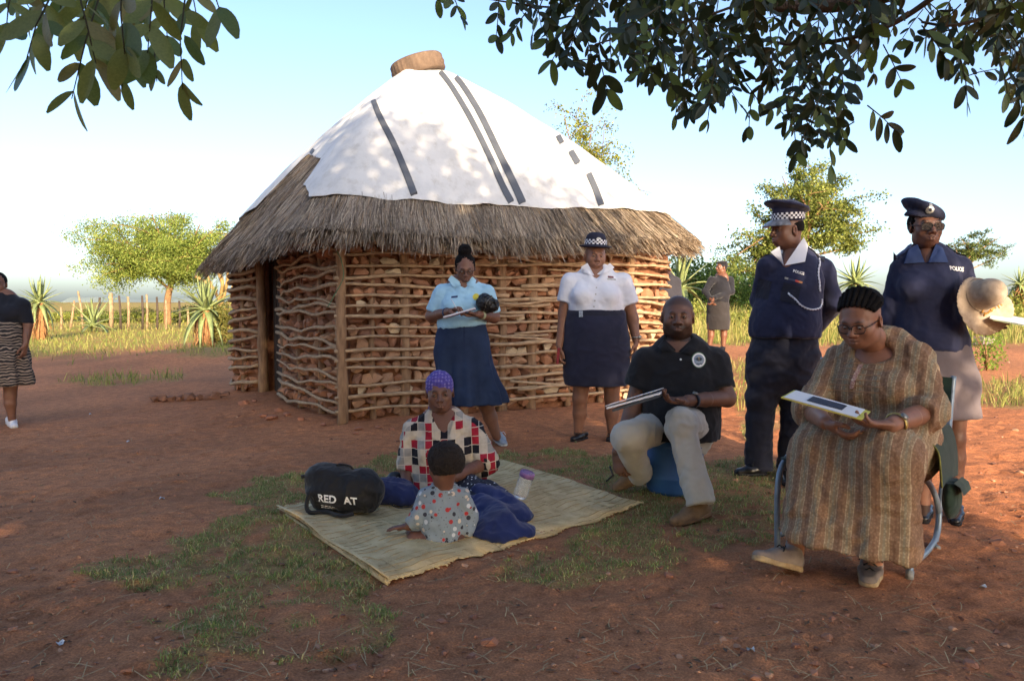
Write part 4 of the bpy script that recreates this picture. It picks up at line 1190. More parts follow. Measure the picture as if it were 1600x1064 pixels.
# ================================================================== SOFT BODIES: signed distance fields meshed by surface nets
def A3(p): return np.array(tuple(p), dtype=np.float32)
def unit(v):
    v = np.array(tuple(v), dtype=float); return v / (np.linalg.norm(v) + 1e-12)
class Field:
    def __init__(s, lo, hi, vox):
        s.lo = np.array(tuple(lo), dtype=np.float32); s.v = vox
        s.n = np.ceil((np.array(tuple(hi)) - s.lo) / vox).astype(int) + 1
        s.D = np.full(s.n, 10.0, dtype=np.float32)
    def sub(s, lo, hi, m):
        a = np.clip(np.floor((np.array(lo) - m - s.lo) / s.v).astype(int), 0, s.n); b = np.clip(np.ceil((np.array(hi) + m - s.lo) / s.v).astype(int) + 1, 0, s.n)
        if (b <= a).any(): return None
        ax = [s.lo[k] + s.v * np.arange(a[k], b[k], dtype=np.float32) for k in range(3)]
        return (slice(a[0], b[0]), slice(a[1], b[1]), slice(a[2], b[2])), np.stack(np.meshgrid(*ax, indexing='ij'), -1)
    def merge(s, sl, d, k, mode='add'):
        D = s.D[sl]
        if mode == 'sub':
            a, b = -D, d
        else: a, b = D, d
        if k > 0:
            h = np.maximum(k - np.abs(a - b), 0) / k
            r = np.minimum(a, b) - h * h * k * 0.25
        else: r = np.minimum(a, b)
        s.D[sl] = -r if mode == 'sub' else r
    def cone(s, a, b, ra, rb, k=0.02, cut=None, mode='add', n=None, fl=1.0):
        """tapered capsule; n/fl flatten it along direction n; cut: list of (point, normal) half-spaces removed"""
        a, b = A3(a), A3(b); rm = max(ra, rb)
        r = s.sub(np.minimum(a, b) - rm, np.maximum(a, b) + rm, k + 2 * s.v)
        if r is None: return s
        sl, X = r
        ba = b - a; L2 = float(ba @ ba) + 1e-12
        t = np.clip(((X - a) @ ba) / L2, 0, 1)
        q = X - a - t[..., None] * ba
        if n is not None:
            n_ = A3(unit(n)); q = q + (q @ n_)[..., None] * n_ * (1.0 / fl - 1.0)
        d = np.linalg.norm(q, axis=-1) - (ra + (rb - ra) * t)
        if n is not None: d = d * min(1, fl * 1.1)
        for (p0, nn) in (cut or []):
            d = np.maximum(d, (X - A3(p0)) @ A3(unit(nn)))
        s.merge(sl, d, k, mode); return s
    def ell(s, c, r, ax=None, k=0.02, mode='add', cut=None):
        """ellipsoid; ax rows = local axes"""
        c = A3(c); r = np.array(r, dtype=np.float32)
        M = np.eye(3, dtype=np.float32) if ax is None else np.array([unit(v) for v in ax], dtype=np.float32)
        ext = np.sqrt(((M * r[:, None]) ** 2).sum(0))
        g = s.sub(c - ext, c + ext, k + 2 * s.v)
        if g is None: return s
        sl, X = g
        L = (X - c) @ M.T
        k0 = np.linalg.norm(L / r, axis=-1); k1 = np.linalg.norm(L / (r * r), axis=-1) + 1e-9
        d = k0 * (k0 - 1) / k1
        for (p0, nn) in (cut or []):
            d = np.maximum(d, (X - A3(p0)) @ A3(unit(nn)))
        s.merge(sl, d, k, mode); return s
    def loft(s, st, fwd, k=0.03):
        """chain of elliptical stations (centre, half width, half depth); fwd = depth direction"""
        for (c0, w0, d0), (c1, w1, d1) in zip(st[:-1], st[1:]):
            a, b = A3(c0), A3(c1); rm = max(w0, w1, d0, d1)
            g = s.sub(np.minimum(a, b) - rm, np.maximum(a, b) + rm, k + 2 * s.v)
            if g is None: continue
            sl, X = g
            ba = b - a; L2 = float(ba @ ba) + 1e-12
            t = np.clip(((X - a) @ ba) / L2, 0, 1)
            q = X - a - t[..., None] * ba
            w = w0 + (w1 - w0) * t; dp = d0 + (d1 - d0) * t
            f = A3(unit(fwd)); qn = q @ f
            q = q + (qn * (w / dp - 1))[..., None] * f
            d = (np.linalg.norm(q, axis=-1) - w) * np.minimum(1, dp / w)
            s.merge(sl, d, k)
        return s
    def cutp(s, p, n):
        """remove everything on the side n points to"""
        ax = [s.lo[k] + s.v * np.arange(s.n[k], dtype=np.float32) for k in range(3)]
        n = unit(n); p = np.array(tuple(p))
        d = ax[0][:, None, None] * n[0] + ax[1][None, :, None] * n[1] + ax[2][None, None, :] * n[2] - p @ n
        s.D = np.maximum(s.D, d.astype(np.float32)); return s
    def mesh(s, smooth=1):
        D = s.D; inside = D < 0
        nx, ny, nz = D.shape
        # cells with a sign change
        cnt = np.zeros((nx - 1, ny - 1, nz - 1), np.int8)
        for dx in (0, 1):
            for dy in (0, 1):
                for dz in (0, 1):
                    cnt += inside[dx:nx - 1 + dx, dy:ny - 1 + dy, dz:nz - 1 + dz]
        act = (cnt > 0) & (cnt < 8)
        ci = np.argwhere(act)
        if len(ci) == 0: return np.zeros((0, 3)), np.zeros((0, 4), int)
        ids = np.full(act.shape, -1, np.int64); ids[act] = np.arange(len(ci))
        acc = np.zeros((len(ci), 3)); num = np.zeros(len(ci))
        cor = [(dx, dy, dz) for dx in (0, 1) for dy in (0, 1) for dz in (0, 1)]
        val = {c: D[ci[:, 0] + c[0], ci[:, 1] + c[1], ci[:, 2] + c[2]] for c in cor}
        for c in cor:
            for ax in range(3):
                if c[ax] == 0:
                    c2 = list(c); c2[ax] = 1; c2 = tuple(c2)
                    a, b = val[c], val[c2]
                    m = (a < 0) != (b < 0)
                    t = np.where(m, a / (a - b + 1e-12), 0)
                    t = np.clip(t, 0, 1)
                    for j in range(3):
                        acc[:, j] += np.where(m, c[j] + (t if j == ax else 0), 0)
                    num += m
        V = s.lo + s.v * (ci + acc / num[:, None])
        Q = []
        for ax in range(3):
            a1, a2 = (ax + 1) % 3, (ax + 2) % 3
            sl0 = [slice(None)] * 3; sl1 = [slice(None)] * 3
            sl0[ax] = slice(0, D.shape[ax] - 1); sl1[ax] = slice(1, None)
            i0, i1 = inside[tuple(sl0)], inside[tuple(sl1)]
            e = np.argwhere(i0 != i1)
            e = e[(e[:, a1] > 0) & (e[:, a2] > 0) & (e[:, a1] < D.shape[a1] - 1) & (e[:, a2] < D.shape[a2] - 1)]
            if len(e) == 0: continue
            fl = i0[e[:, 0], e[:, 1], e[:, 2]]
            def cid(o1, o2):
                q = e.copy(); q[:, a1] += o1; q[:, a2] += o2
                return ids[q[:, 0], q[:, 1], q[:, 2]]
            q = np.stack([cid(-1, -1), cid(0, -1), cid(0, 0), cid(-1, 0)], -1)
            q[~fl] = q[~fl][:, ::-1]
            Q.append(q)
        Q = np.concatenate(Q)
        Q = Q[(Q >= 0).all(1)]
        for _ in range(smooth):
            V = lap(V, Q, 0.5)
        return V, Q
def lap(V, Q, f=0.5):
    e = np.concatenate([Q[:, [0, 1]], Q[:, [1, 2]], Q[:, [2, 3]], Q[:, [3, 0]]])
    acc = np.zeros_like(V); n = np.zeros(len(V))
    for k in range(3):
        acc[:, k] = np.bincount(e[:, 0], V[e[:, 1], k], len(V)) + np.bincount(e[:, 1], V[e[:, 0], k], len(V))
    n = np.bincount(e[:, 0], minlength=len(V)) + np.bincount(e[:, 1], minlength=len(V))
    n = np.maximum(n, 1)
    return V * (1 - f) + acc / n[:, None] * f
def vnormals(V, Q):
    fn = np.cross(V[Q[:, 2]] - V[Q[:, 0]], V[Q[:, 3]] - V[Q[:, 1]])
    out = np.zeros_like(V)
    for k in range(4):
        for j in range(3):
            out[:, j] += np.bincount(Q[:, k], fn[:, j], len(V))
    return out / (np.linalg.norm(out, axis=1)[:, None] + 1e-12)
def wrinkle(V, Q, amp, freq, aniso=(1, 1, 1), seed=0, ridged=True):
    p = V * freq * np.array(aniso) + seed * 7.7
    p = p + 0.6 * np.stack([pnoise(p * .7 + 3), pnoise(p * .7 + 11), pnoise(p * .7 + 19)], -1)
    n = fbm(p, 2)
    if ridged: n = 0.35 - np.abs(n) * 1.4
    return V + vnormals(V, Q) * (amp * n)[:, None]
def join(parts):
    Vs, Qs, o = [], [], 0
    for V, Q in parts:
        Vs.append(V); Qs.append(Q + o); o += len(V)
    return np.concatenate(Vs), np.concatenate(Qs)

# ------------------------------------------------------------------ people
class Frame:
    """head frame: f = where the face looks, u = up; head coordinates (x to the person's left, y forward, z up)"""
    def __init__(s, c, f, u=(0, 0, 1), sc=1.0):
        s.c = np.array(tuple(c), dtype=float); s.f = unit(f)
        u = np.array(tuple(u), dtype=float); u = u - s.f * (u @ s.f); s.u = unit(u)
        s.x = unit(np.cross(s.u, s.f)); s.s = sc      # person's left
    def __call__(s, x, y, z):
        return s.c + s.s * (s.x * x + s.f * y + s.u * z)
    def loc(s, V):
        q = (V - s.c) / s.s
        return np.stack([q @ s.x, q @ s.f, q @ s.u], -1)
    @property
    def ax(s): return (s.x, s.f, s.u)
def head_mesh(F, neck, wide=1.0, cheeks=0.0, jaw=1.0, vox=0.0027, neck_r=0.056, brow=1.0, nosew=1.0):
    S = F.s
    lo = np.minimum(F.c - 0.16 * S, np.array(tuple(neck)) - 0.08); hi = np.maximum(F.c + 0.16 * S, np.array(tuple(neck)) + 0.08)
    g = Field(lo, hi, vox)
    E = lambda x, y, z, r, k=.02, mode='add', ax=None: g.ell(F(x, y, z), np.array(r) * S, ax or F.ax, k * S, mode)
    E(0, -.018, .03, (.074 * wide, .094, .084), .02)
    E(0, .018, -.025, (.061 * wide, .068, .085), .03)
    E(0, .035, -.083, (.036 * jaw * wide, .04, .026), .035)
    for sx in (-1, 1):
        E(sx * .036 * wide, .048, -.028, (.026 + cheeks, .026 + cheeks, .03 + cheeks), .025)
        E(sx * .045 * jaw * wide, .005, -.07, (.018, .03, .022), .03)
    g.cone(F(-.032, .078, .022), F(.032, .078, .022), .010 * S * brow, .010 * S * brow, .02 * S)
    for sx in (-1, 1):
        E(sx * .031, .096, .003, (.019, .018, .012), .014, 'sub')
        E(sx * .031, .070, .003, (.0165, .0165, .0135), .006)
        E(sx * .031, .094, .0015, (.0125, .012, .0046), .003, 'sub')
    g.cone(F(0, .083, .016), F(0, .103, -.024), .0085 * S, .0125 * S, .012 * S)
    E(0, .104, -.027, (.0125 * nosew, .011, .010), .006)
    for sx in (-1, 1):
        E(sx * .0145 * nosew, .092, -.031, (.0095, .012, .0085), .006)
        E(sx * .008, .100, -.0395, (.004, .006, .004), .003, 'sub')
    E(0, .074, -.06, (.03, .02, .022), .02)
    for a, b_ in (((-.0245, .080, -.0585), (-.008, .0925, -.0545)), ((-.008, .0925, -.0545), (.008, .0925, -.0545)), ((.008, .0925, -.0545), (.0245, .080, -.0585))):
        g.cone(F(*a), F(*b_), .0055 * S, .0062 * S, .003 * S)
    for a, b_ in (((-.022, .080, -.063), (-.007, .0915, -.068)), ((-.007, .0915, -.068), (.007, .0915, -.068)), ((.007, .0915, -.068), (.022, .080, -.063))):
        g.cone(F(*a), F(*b_), .006 * S, .0075 * S, .003 * S)
    g.cone(F(-.023, .092, -.0612), F(.023, .092, -.0612), .0022 * S, .0022 * S, .002 * S, mode='sub')
    for sx in (-1, 1):
        a1 = unit(F.x * sx + F.f * -.35); a2 = unit(np.cross(F.u, a1))
        g.ell(F(sx * .0755 * wide, -.012, -.006), np.array((.009, .018, .031)) * S, (a1, a2, F.u), .008 * S)
        g.ell(F(sx * .082 * wide, -.006, -.003), np.array((.006, .009, .018)) * S, (a1, a2, F.u), .004 * S, 'sub')
    nb = np.array(tuple(neck))
    g.cone(F(0, -.022, -.05), nb, neck_r * S * .98, neck_r * 1.08, .03)
    V, Q = g.mesh(1)
    return V, Q
def hand_mesh(w, d, n, s, curl=0.35, spread=0.12, sc=1.0, vox=0.003, thumb=0.5, fore=None, fore_r=0.026, pinch=False):
    """w wrist, d finger direction, n palm normal (side the fingers curl to), s thumb side"""
    w = np.array(tuple(w), dtype=float); d = unit(d); n = np.array(tuple(n), dtype=float); n = unit(n - d * (n @ d))
    s0 = np.cross(d, n); s0 = s0 if s0 @ np.array(tuple(s)) > 0 else -s0
    ext = .21 * sc
    lo, hi = w - ext, w + ext
    if fore is not None: lo, hi = np.minimum(lo, np.array(tuple(fore)) - .05), np.maximum(hi, np.array(tuple(fore)) + .05)
    g = Field(lo, hi, vox)
    if fore is not None: g.cone(fore, w, fore_r * 1.08, .0245 * sc, .01)
    g.cone(w, w + d * .03 * sc, .024 * sc, .028 * sc, .015, n=n, fl=.68)
    g.cone(w + d * .03 * sc, w + d * .082 * sc + s0 * 0, .033 * sc, .039 * sc, .012, n=n, fl=.38)
    Ls = (.070, .078, .073, .057); off = (.029, .0098, -.0098, -.0285)
    for i in range(4):
        b = w + d * (.088 - (.007 if i in (0, 3) else 0)) * sc + s0 * off[i] * sc
        dirn = unit(d + s0 * spread * (1.5 - i) * .6)
        cu = curl * (1 + .15 * i) if not (pinch and i == 0) else curl * .8
        p = b; a = cu * .5
        r = (.0098 - .0008 * (i == 3)) * sc
        for j, fr in enumerate((.45, .32, .25)):
            dd_ = unit(dirn * math.cos(a) + n * math.sin(a))
            q = p + dd_ * Ls[i] * fr * sc * 1.08
            g.cone(p, q, r, r * .92, .003)
            p = q; r *= .9; a += cu * (1.0 if j == 0 else .8)
    tb = w + d * .028 * sc + s0 * .022 * sc
    t1 = tb + unit(s0 * (.85 - .4 * thumb) + d * .75 + n * (.25 + .6 * thumb)) * .036 * sc
    t2 = t1 + unit(s0 * (.45 - .5 * thumb) + d * .9 + n * (.15 + .5 * thumb)) * .03 * sc
    t3 = t2 + unit(s0 * (.2 - .4 * thumb) + d * .95 + n * .2) * .022 * sc
    g.cone(tb, t1, .0145 * sc, .012 * sc, .012); g.cone(t1, t2, .0115 * sc, .0105 * sc, .003); g.cone(t2, t3, .0105 * sc, .0085 * sc, .003)
    return g.mesh(1)

def skin_mat(name, c, c2):
    m, nt, b = newmat(name)
    at = N(nt, 'ShaderNodeAttribute', attribute_name='col')
    n_ = noise_node(nt, 22, 5, .6)
    r_ = ramp(nt, n_.outputs['Fac'], [(.3, tuple(x / max(y, 1e-5) for x, y in zip(c2, c))), (.7, (1.06, 1.05, 1.04))])
    nt.links.new(mixc(nt, 1.0, at.outputs['Color'], r_.outputs[0], 'MULTIPLY'), b.inputs['Base Color'])
    b.inputs['Roughness'].default_value = .48
    b.inputs['Specular IOR Level'].default_value = .45
    b.inputs['Subsurface Weight'].default_value = .06
    b.inputs['Subsurface Radius'].default_value = (.4, .15, .08); b.inputs['Subsurface Scale'].default_value = .01
    n2 = noise_node(nt, 260, 4, .6); bump(nt, b, n2.outputs['Fac'], .12, .002)
    return m
m_skin = skin_mat('dark_skin', (1, 1, 1), (.84, .82, .8))
m_eye, nt, b = newmat('eye')
at = N(nt, 'ShaderNodeAttribute', attribute_name='col'); nt.links.new(at.outputs['Color'], b.inputs['Base Color']); b.inputs['Roughness'].default_value = .15
m_hair = simple('black_hair', lin(24, 21, 20), lin(13, 11, 11), 60, .85, .7, .01, 220, spec=.15)
m_spec = simple('spectacle_frame', lin(28, 20, 20), lin(18, 14, 14), 30, .3, 0)
m_lens, nt, b = newmat('spectacle_lens')
b.inputs['Base Color'].default_value = (.9, .92, .95, 1); b.inputs['Roughness'].default_value = .02; b.inputs['Transmission Weight'].default_value = 1.0; b.inputs['IOR'].default_value = 1.02
m_lensd, nt, b = newmat('tinted_lens')
b.inputs['Base Color'].default_value = (.10, .09, .09, 1); b.inputs['Roughness'].default_value = .05; b.inputs['Transmission Weight'].default_value = .6

def body_colors(V, F, tone, hands, lips=(.55, .3, .28), beard=None, scalp=0.0):
    """skin colour of each point: lips, lighter palms, brows"""
    c = np.tile(np.array(tone), (len(V), 1))
    if F is not None:
        q = F.loc(V)
        lipm = np.exp(-((q[:, 0] / .024) ** 2)) * np.exp(-(((q[:, 2] + .061) / .0095) ** 2)) * sstep(.078, .088, q[:, 1])
        lc_ = np.array(tone) * .55 + np.array(lips) * .16
        c = c * (1 - .8 * lipm[:, None]) + lc_ * .8 * lipm[:, None]
        for sx in (-1, 1):
            bz = .0235 + .005 * (1 - np.abs(np.abs(q[:, 0]) - .03) / .02)
            bm_ = np.exp(-(((q[:, 0] - sx * .032) / .016) ** 4)) * np.exp(-(((q[:, 2] - bz) / .0042) ** 2)) * (q[:, 1] > .06)
            c = c * (1 - .8 * bm_[:, None]) + np.array((.012, .01, .01)) * .8 * bm_[:, None]
        if scalp:
            sm_ = sstep(.035, .06, q[:, 2] - .55 * np.clip(q[:, 1] - .03, 0, 1) + .25 * np.clip(-q[:, 1], 0, .1)) * scalp
            c = c * (1 - sm_[:, None]) + np.array((.016, .013, .012)) * sm_[:, None]
        if beard:
            bd = sstep(-.025, -.05, q[:, 2]) * (q[:, 1] > -.01) * (q[:, 2] > -.13) * (1 - .75 * np.exp(-((q[:, 0] / .021) ** 4)) * np.exp(-(((q[:, 2] + .0615) / .012) ** 4)))
            mou = np.exp(-((q[:, 0] / .027) ** 4)) * np.exp(-(((q[:, 2] + .046) / .0055) ** 2)) * (q[:, 1] > .07)
            bd = np.clip(np.maximum(bd * sstep(.0, .03, q[:, 1] + np.abs(q[:, 0]) * .3), mou), 0, 1) * beard
            c = c * (1 - bd[:, None]) + np.array((.012, .01, .009)) * bd[:, None]
    return c
def eye_part(F, parent, look=(0, 1, 0)):
    for sx in (-1, 1):
        c = F(sx * .031, .0735, .0025); r = .0125 * F.s
        V = []; C = []
        nu, nv = 14, 16
        ax = unit(F.x * look[0] + F.f * look[1] + F.u * look[2]); b1 = unit(np.cross(ax, F.u)); b2 = np.cross(ax, b1)
        rows = []; cols = []
        for i in range(nu):
            th = math.pi * (i + .02) / (nu - .96)
            rows.append([c + r * (ax * math.cos(th) + (b1 * math.cos(2 * math.pi * k / nv) + b2 * math.sin(2 * math.pi * k / nv)) * math.sin(th)) for k in range(nv)])
            cc = (.012, .008, .006) if th < .52 else (.50, .45, .40)
            cols += [cc] * nv
        m = MB().grid(np.transpose(np.array(rows), (1, 0, 2)), True)
        m.C = [np.array(cols).reshape(nu, nv, 3).transpose(1, 0, 2).reshape(-1, 3)]
        m.build('eye', m_eye, parent)
class Person:
    def __init__(s, label, root, tone, group=None):
        s.root = thing('person', label, 'person', root, group)
        s.tone = lin(*tone)
        s.parts = []       # body meshes
        s.F = None
        s.body = None
    def head(s, F, neck, **kw):
        s.F = F
        s.parts.append(head_mesh(F, neck, **kw)); s.neck = neck
    def hand(s, *a, **kw): s.parts.append(hand_mesh(*a, **kw))
    def limbs(s, fn, lo, hi, vox=.008):
        g = Field(lo, hi, vox); fn(g); s.parts.append(g.mesh(1))
    def finish(s, beard=None, eyes=True, look=(0, 1, 0), scalp=0.0):
        V, Q = join(s.parts)
        C = body_colors(V, s.F, s.tone, None, beard=beard, scalp=scalp)
        s.body = add('body', V, Q, m_skin, s.root, True, C)
        if eyes and s.F is not None: eye_part(s.F, s.body, look)
    def cloth(s, name, fn, lo, hi, mat, vox=.009, wr=(.006, 9), aniso=(1, 1, 1), smooth=2, post=None, parent=None, seed=0, wr2=None):
        g = Field(lo, hi, vox); fn(g)
        V, Q = g.mesh(smooth)
        if post is not None: V = post(V, Q)
        if wr: V = wrinkle(V, Q, wr[0] * 1.9, wr[1], aniso, seed)
        if wr2: V = wrinkle(V, Q, wr2[0] * 1.7, wr2[1], (1, 1, 1), seed + 5)
        o = add(name, V, Q, mat, parent or s.root, True)
        s.last = (V, Q)
        return o
def bvh_of(VQ):
    V, Q = VQ
    return BVHTree.FromPolygons([tuple(v) for v in V], [tuple(int(i) for i in q) for q in Q])
def decal(bvh, V2, F2, o, ux, uy, nrm, off=.003, back=.25, name='badge', mat=None, parent=None, col=None, thick=0.0):
    """lay flat artwork V2 (n,2 in metres) on the cloth by casting along -nrm; o = centre in space"""
    o = Vector(tuple(o)); ux = Vector(unit(ux)); uy = Vector(unit(uy)); nv = Vector(unit(nrm))
    out = []
    for p in V2:
        st = o + ux * float(p[0]) + uy * float(p[1]) + nv * back
        h = bvh.ray_cast(st, -nv, back * 2.2)
        q = h[0] if h[0] is not None else st - nv * back
        out.append(tuple(q + nv * off))
    out = np.array(out)
    T = [f for f in F2 if len(f) == 3]; Q = [f for f in F2 if len(f) == 4]
    F = ([np.array(T)] if T else []) + ([np.array(Q)] if Q else [])
    return add(name, out, F, mat, parent, False, col)
_textcache = {}
def text_mesh(txt, size, bold=.012, spacing=1.0):
    cu = bpy.data.curves.new('t', 'FONT'); cu.body = txt; cu.size = size; cu.align_x = 'CENTER'; cu.align_y = 'CENTER'; cu.offset = bold * size; cu.resolution_u = 3; cu.space_character = spacing
    ob = bpy.data.objects.new('t', cu); COL.objects.link(ob)
    dg = bpy.context.evaluated_depsgraph_get()
    me = bpy.data.meshes.new_from_object(ob.evaluated_get(dg))
    V = np.array([v.co[:2] for v in me.vertices]); F = []
    me.calc_loop_triangles()
    F = [tuple(t.vertices) for t in me.loop_triangles]
    bpy.data.objects.remove(ob); bpy.data.curves.remove(cu); bpy.data.meshes.remove(me)
    return V, F
def disc2(r, n=24, r0=0.0):
    if r0 > 0:
        V = [(q * math.cos(2 * math.pi * k / n), q * math.sin(2 * math.pi * k / n)) for q in (r0, r) for k in range(n)]
        return np.array(V), [(k, n + k, n + (k + 1) % n, (k + 1) % n) for k in range(n)]
    V = [(0, 0)] + [(r * math.cos(2 * math.pi * k / n), r * math.sin(2 * math.pi * k / n)) for k in range(n)]
    return np.array(V), [(0, 1 + k, 1 + (k + 1) % n) for k in range(n)]
def rect2(w, h, nu=6, nv=3):
    V = [(w * (i / nu - .5), h * (j / nv - .5)) for i in range(nu + 1) for j in range(nv + 1)]
    return np.array(V), [(i * (nv + 1) + j, (i + 1) * (nv + 1) + j, (i + 1) * (nv + 1) + j + 1, i * (nv + 1) + j + 1) for i in range(nu) for j in range(nv)]
def shoe(p, ankle, toe, heel, w=.042, h=.075, mat=None, sole=None, name='shoe', sole_h=.022, top=.06, floor_n=(0, 0, 1), high=0.0, lace=None, vox=.005):
    """shoe from heel to toe points (both on the sole plane)"""
    heel, toe, ankle = A3(heel).astype(float), A3(toe).astype(float), A3(ankle).astype(float)
    d = unit(toe - heel); n = np.array(tuple(floor_n), float); n = unit(n - d * (n @ d)); L = np.linalg.norm(toe - heel)
    g = Field(np.minimum(np.minimum(heel, toe), ankle) - .09, np.maximum(np.maximum(heel, toe), ankle) + .09, vox)
    c = lambda f, z: heel + d * L * f + n * z
    g.cone(c(.16, .038), c(.5, .036), w * .86, w * .95, .02, n=n, fl=.95)
    g.cone(c(.5, .03), c(.86, .024), w * .98, w * .72, .02, n=n, fl=.72)
    g.cone(c(.2, .05), ankle + n * high, w * .80, w * .80, .03)
    g.cutp(heel + n * (sole_h * .6), -n)
    g.cutp(ankle + n * (high + .012), n)
    V, Q = g.mesh(2)
    o = add(name, V, Q, mat, p)
    g = Field(np.minimum(heel, toe) - .09, np.maximum(heel, toe) + .09, vox)
    g.cone(c(.16, sole_h * .5), c(.5, sole_h * .5), w * .93, w * .98, .01); g.cone(c(.5, sole_h * .5), c(.84, sole_h * .5), w * .99, w * .80, .01)
    g.cutp(heel, -n); g.cutp(heel + n * sole_h, n)
    V, Q = g.mesh(1)
    add('sole', V, Q, sole or mat, o)
    if lace:
        m = MB(); s_ = np.cross(d, n)
        for k in range(3):
            f = .40 + .1 * k; z = .078 - .017 * k + .0
            a = c(f, z - .012) - s_ * w * .55; b_ = c(f + .05, z - .006) + s_ * w * .55; mid = (a + b_) / 2 + n * .016
            m.tube([Vector(a), Vector(mid), Vector(b_)], .0032, 5)
            a2 = c(f, z - .012) + s_ * w * .55; b2 = c(f + .05, z - .006) - s_ * w * .55
            m.tube([Vector(a2), Vector((a2 + b2) / 2 + n * .018), Vector(b2)], .0032, 5)
        for sg in (-1, 1):
            a = c(.4, .078); m.tube([Vector(a), Vector(a + s_ * sg * .03 + n * .012 + d * .01), Vector(a + s_ * sg * .045 - n * .012 + d * .02)], .003, 5)
        m.build('shoelace', lace, o)
    return o
def spectacles(F, parent, lens_r=(.022, .0165), tint=False, square=.7):
    m = MB(); S = F.s
    def P_(x, y, z): return Vector(F(x, y, z))
    for sx in (-1, 1):
        ring_ = []
        for k in range(20):
            a = 2 * math.pi * k / 20; ca, sa = math.cos(a), math.sin(a)
            ca = math.copysign(abs(ca) ** square, ca); sa = math.copysign(abs(sa) ** square, sa)
            ring_.append(P_(sx * .031 + lens_r[0] * ca, .103 - abs(sx * .031 + lens_r[0] * ca) * .18, -.002 + lens_r[1] * sa))
        m.tube(ring_ + ring_[:1], .0021 * S, 5, cap=False)
        cen = sum(ring_, Vector()) / 20
        lens = MB().put([tuple(cen)] + [tuple(p) for p in ring_], [(0, 1 + k, 1 + (k + 1) % 20) for k in range(20)])
        if sx < 0: l1 = lens
        else: l2 = lens
        m.tube([P_(sx * (.031 + lens_r[0]), .094, .004), P_(sx * .074, .06, .005), P_(sx * .08, 0, .004), P_(sx * .078, -.02, -.008)], .002 * S, 5)
    m.tube([P_(-.0095, .101, .003), P_(0, .104, .006), P_(.0095, .101, .003)], .002 * S, 5)
    o = m.build('spectacles', m_spec, parent)
    for l in (l1, l2): l.build('lens', m_lensd if tint else m_lens, o)
    return o
def collar(p, flaps, bvh, mat, d_neck, neck_c=None, r=.07, fwd=(0, -1, 0), name='collar'):
    """folded collar: two flaps lying on the shirt (corners measured in the photograph) and a stand round the neck"""
    o = None
    for (a, b_, c_, d_) in flaps:
        g = []
        def dep(px, py):
            h = bvh.ray_cast(CAMV, ray(px, py).normalized())
            return h[0].y if h[0] is not None and abs(h[0].y - d_neck) < .22 else d_neck - .05
        D_ = [min(dep(*a), d_neck - .02), dep(*b_), dep(*c_), dep(*d_)]
        n = 9
        for i in range(n):
            u = i / (n - 1); row = []
            for k in range(n):
                v = k / (n - 1)
                w = ((1 - u) * (1 - v), u * (1 - v), u * v, (1 - u) * v)
                x = sum(w_ * q_[0] for w_, q_ in zip(w, (a, b_, c_, d_))); y = sum(w_ * q_[1] for w_, q_ in zip(w, (a, b_, c_, d_)))
                dd = sum(w_ * e for w_, e in zip(w, D_))
                h = bvh.ray_cast(CAMV, ray(x, y).normalized())
                if h[0] is not None and abs(h[0].y - dd) < .12: dd = min(dd, h[0].y)
                row.append(tuple(P(x, y, dd - .012 - .006 * math.sin(math.pi * v))))
            g.append(row)
        g = np.array(g)
        m = MB().grid(g).grid(g + [0, .006, 0], flip=True)
        for e in (g[0], g[-1], g[:, 0], g[:, -1]): m.grid(np.stack([e, e + [0, .006, 0]], 1))
        o = m.build(name, mat, p)
    if neck_c is not None:
        c = np.array(tuple(neck_c), float); f = unit(np.array(tuple(fwd)) * [1, 1, 0]); x = np.cross((0, 0, 1), f); rows = []
        for k in range(29):
            a = math.radians(-128 + 256 * k / 28); fr = abs(a) / math.radians(128)
            dv = -f * math.cos(a) + x * math.sin(a)
            z = .03 * (1 - fr ** 2)
            rows.append([c + dv * (r + .012) + np.array([0, 0, z - .035]), c + dv * (r + .006) + np.array([0, 0, z]), c + dv * r + np.array([0, 0, z]), c + dv * r + np.array([0, 0, z - .035])])
        MB().grid(np.array(rows)).build('collar_stand', mat, p)
    return o
def watch(p, w, d, nrm, mat, r=.03, name='watch', dial=True, wid=.012):
    w = np.array(tuple(w), float); d = unit(d); n = np.array(tuple(nrm), float); n = unit(n - d * (n @ d)); s_ = np.cross(d, n)
    ring_ = [w + r * (n * math.cos(a) * .9 + s_ * math.sin(a)) for a in np.linspace(0, 2 * math.pi, 21)[:-1]]
    g = np.array([[q - d * wid * .5 + (q - w) * .0, q - d * wid * .5 + (q - w) * .1, q + d * wid * .5 + (q - w) * .1, q + d * wid * .5] for q in ring_])
    o = MB().grid(g, True).build(name, mat, p)
    if dial:
        c = w + n * r * 1.02
        V = [c + .016 * (d * math.cos(a) + s_ * math.sin(a)) for a in np.linspace(0, 2 * math.pi, 17)[:-1]]
        V2 = [v + n * .007 for v in V]
        MB().put([tuple(v) for v in V + V2] + [tuple(c + n * .0075)], [(32, 16 + k, 16 + (k + 1) % 16) for k in range(16)], [(k, (k + 1) % 16, 16 + (k + 1) % 16, 16 + k) for k in range(16)]).build('watch_dial', m_dial, o)
    return o
m_dial = simple('watch_metal', lin(170, 168, 160), lin(130, 126, 118), 40, .3, 0, metal=.6)
m_white_print, nt, b = newmat('white_print'); b.inputs['Base Color'].default_value = (.78, .78, .78, 1); b.inputs['Roughness'].default_value = .7
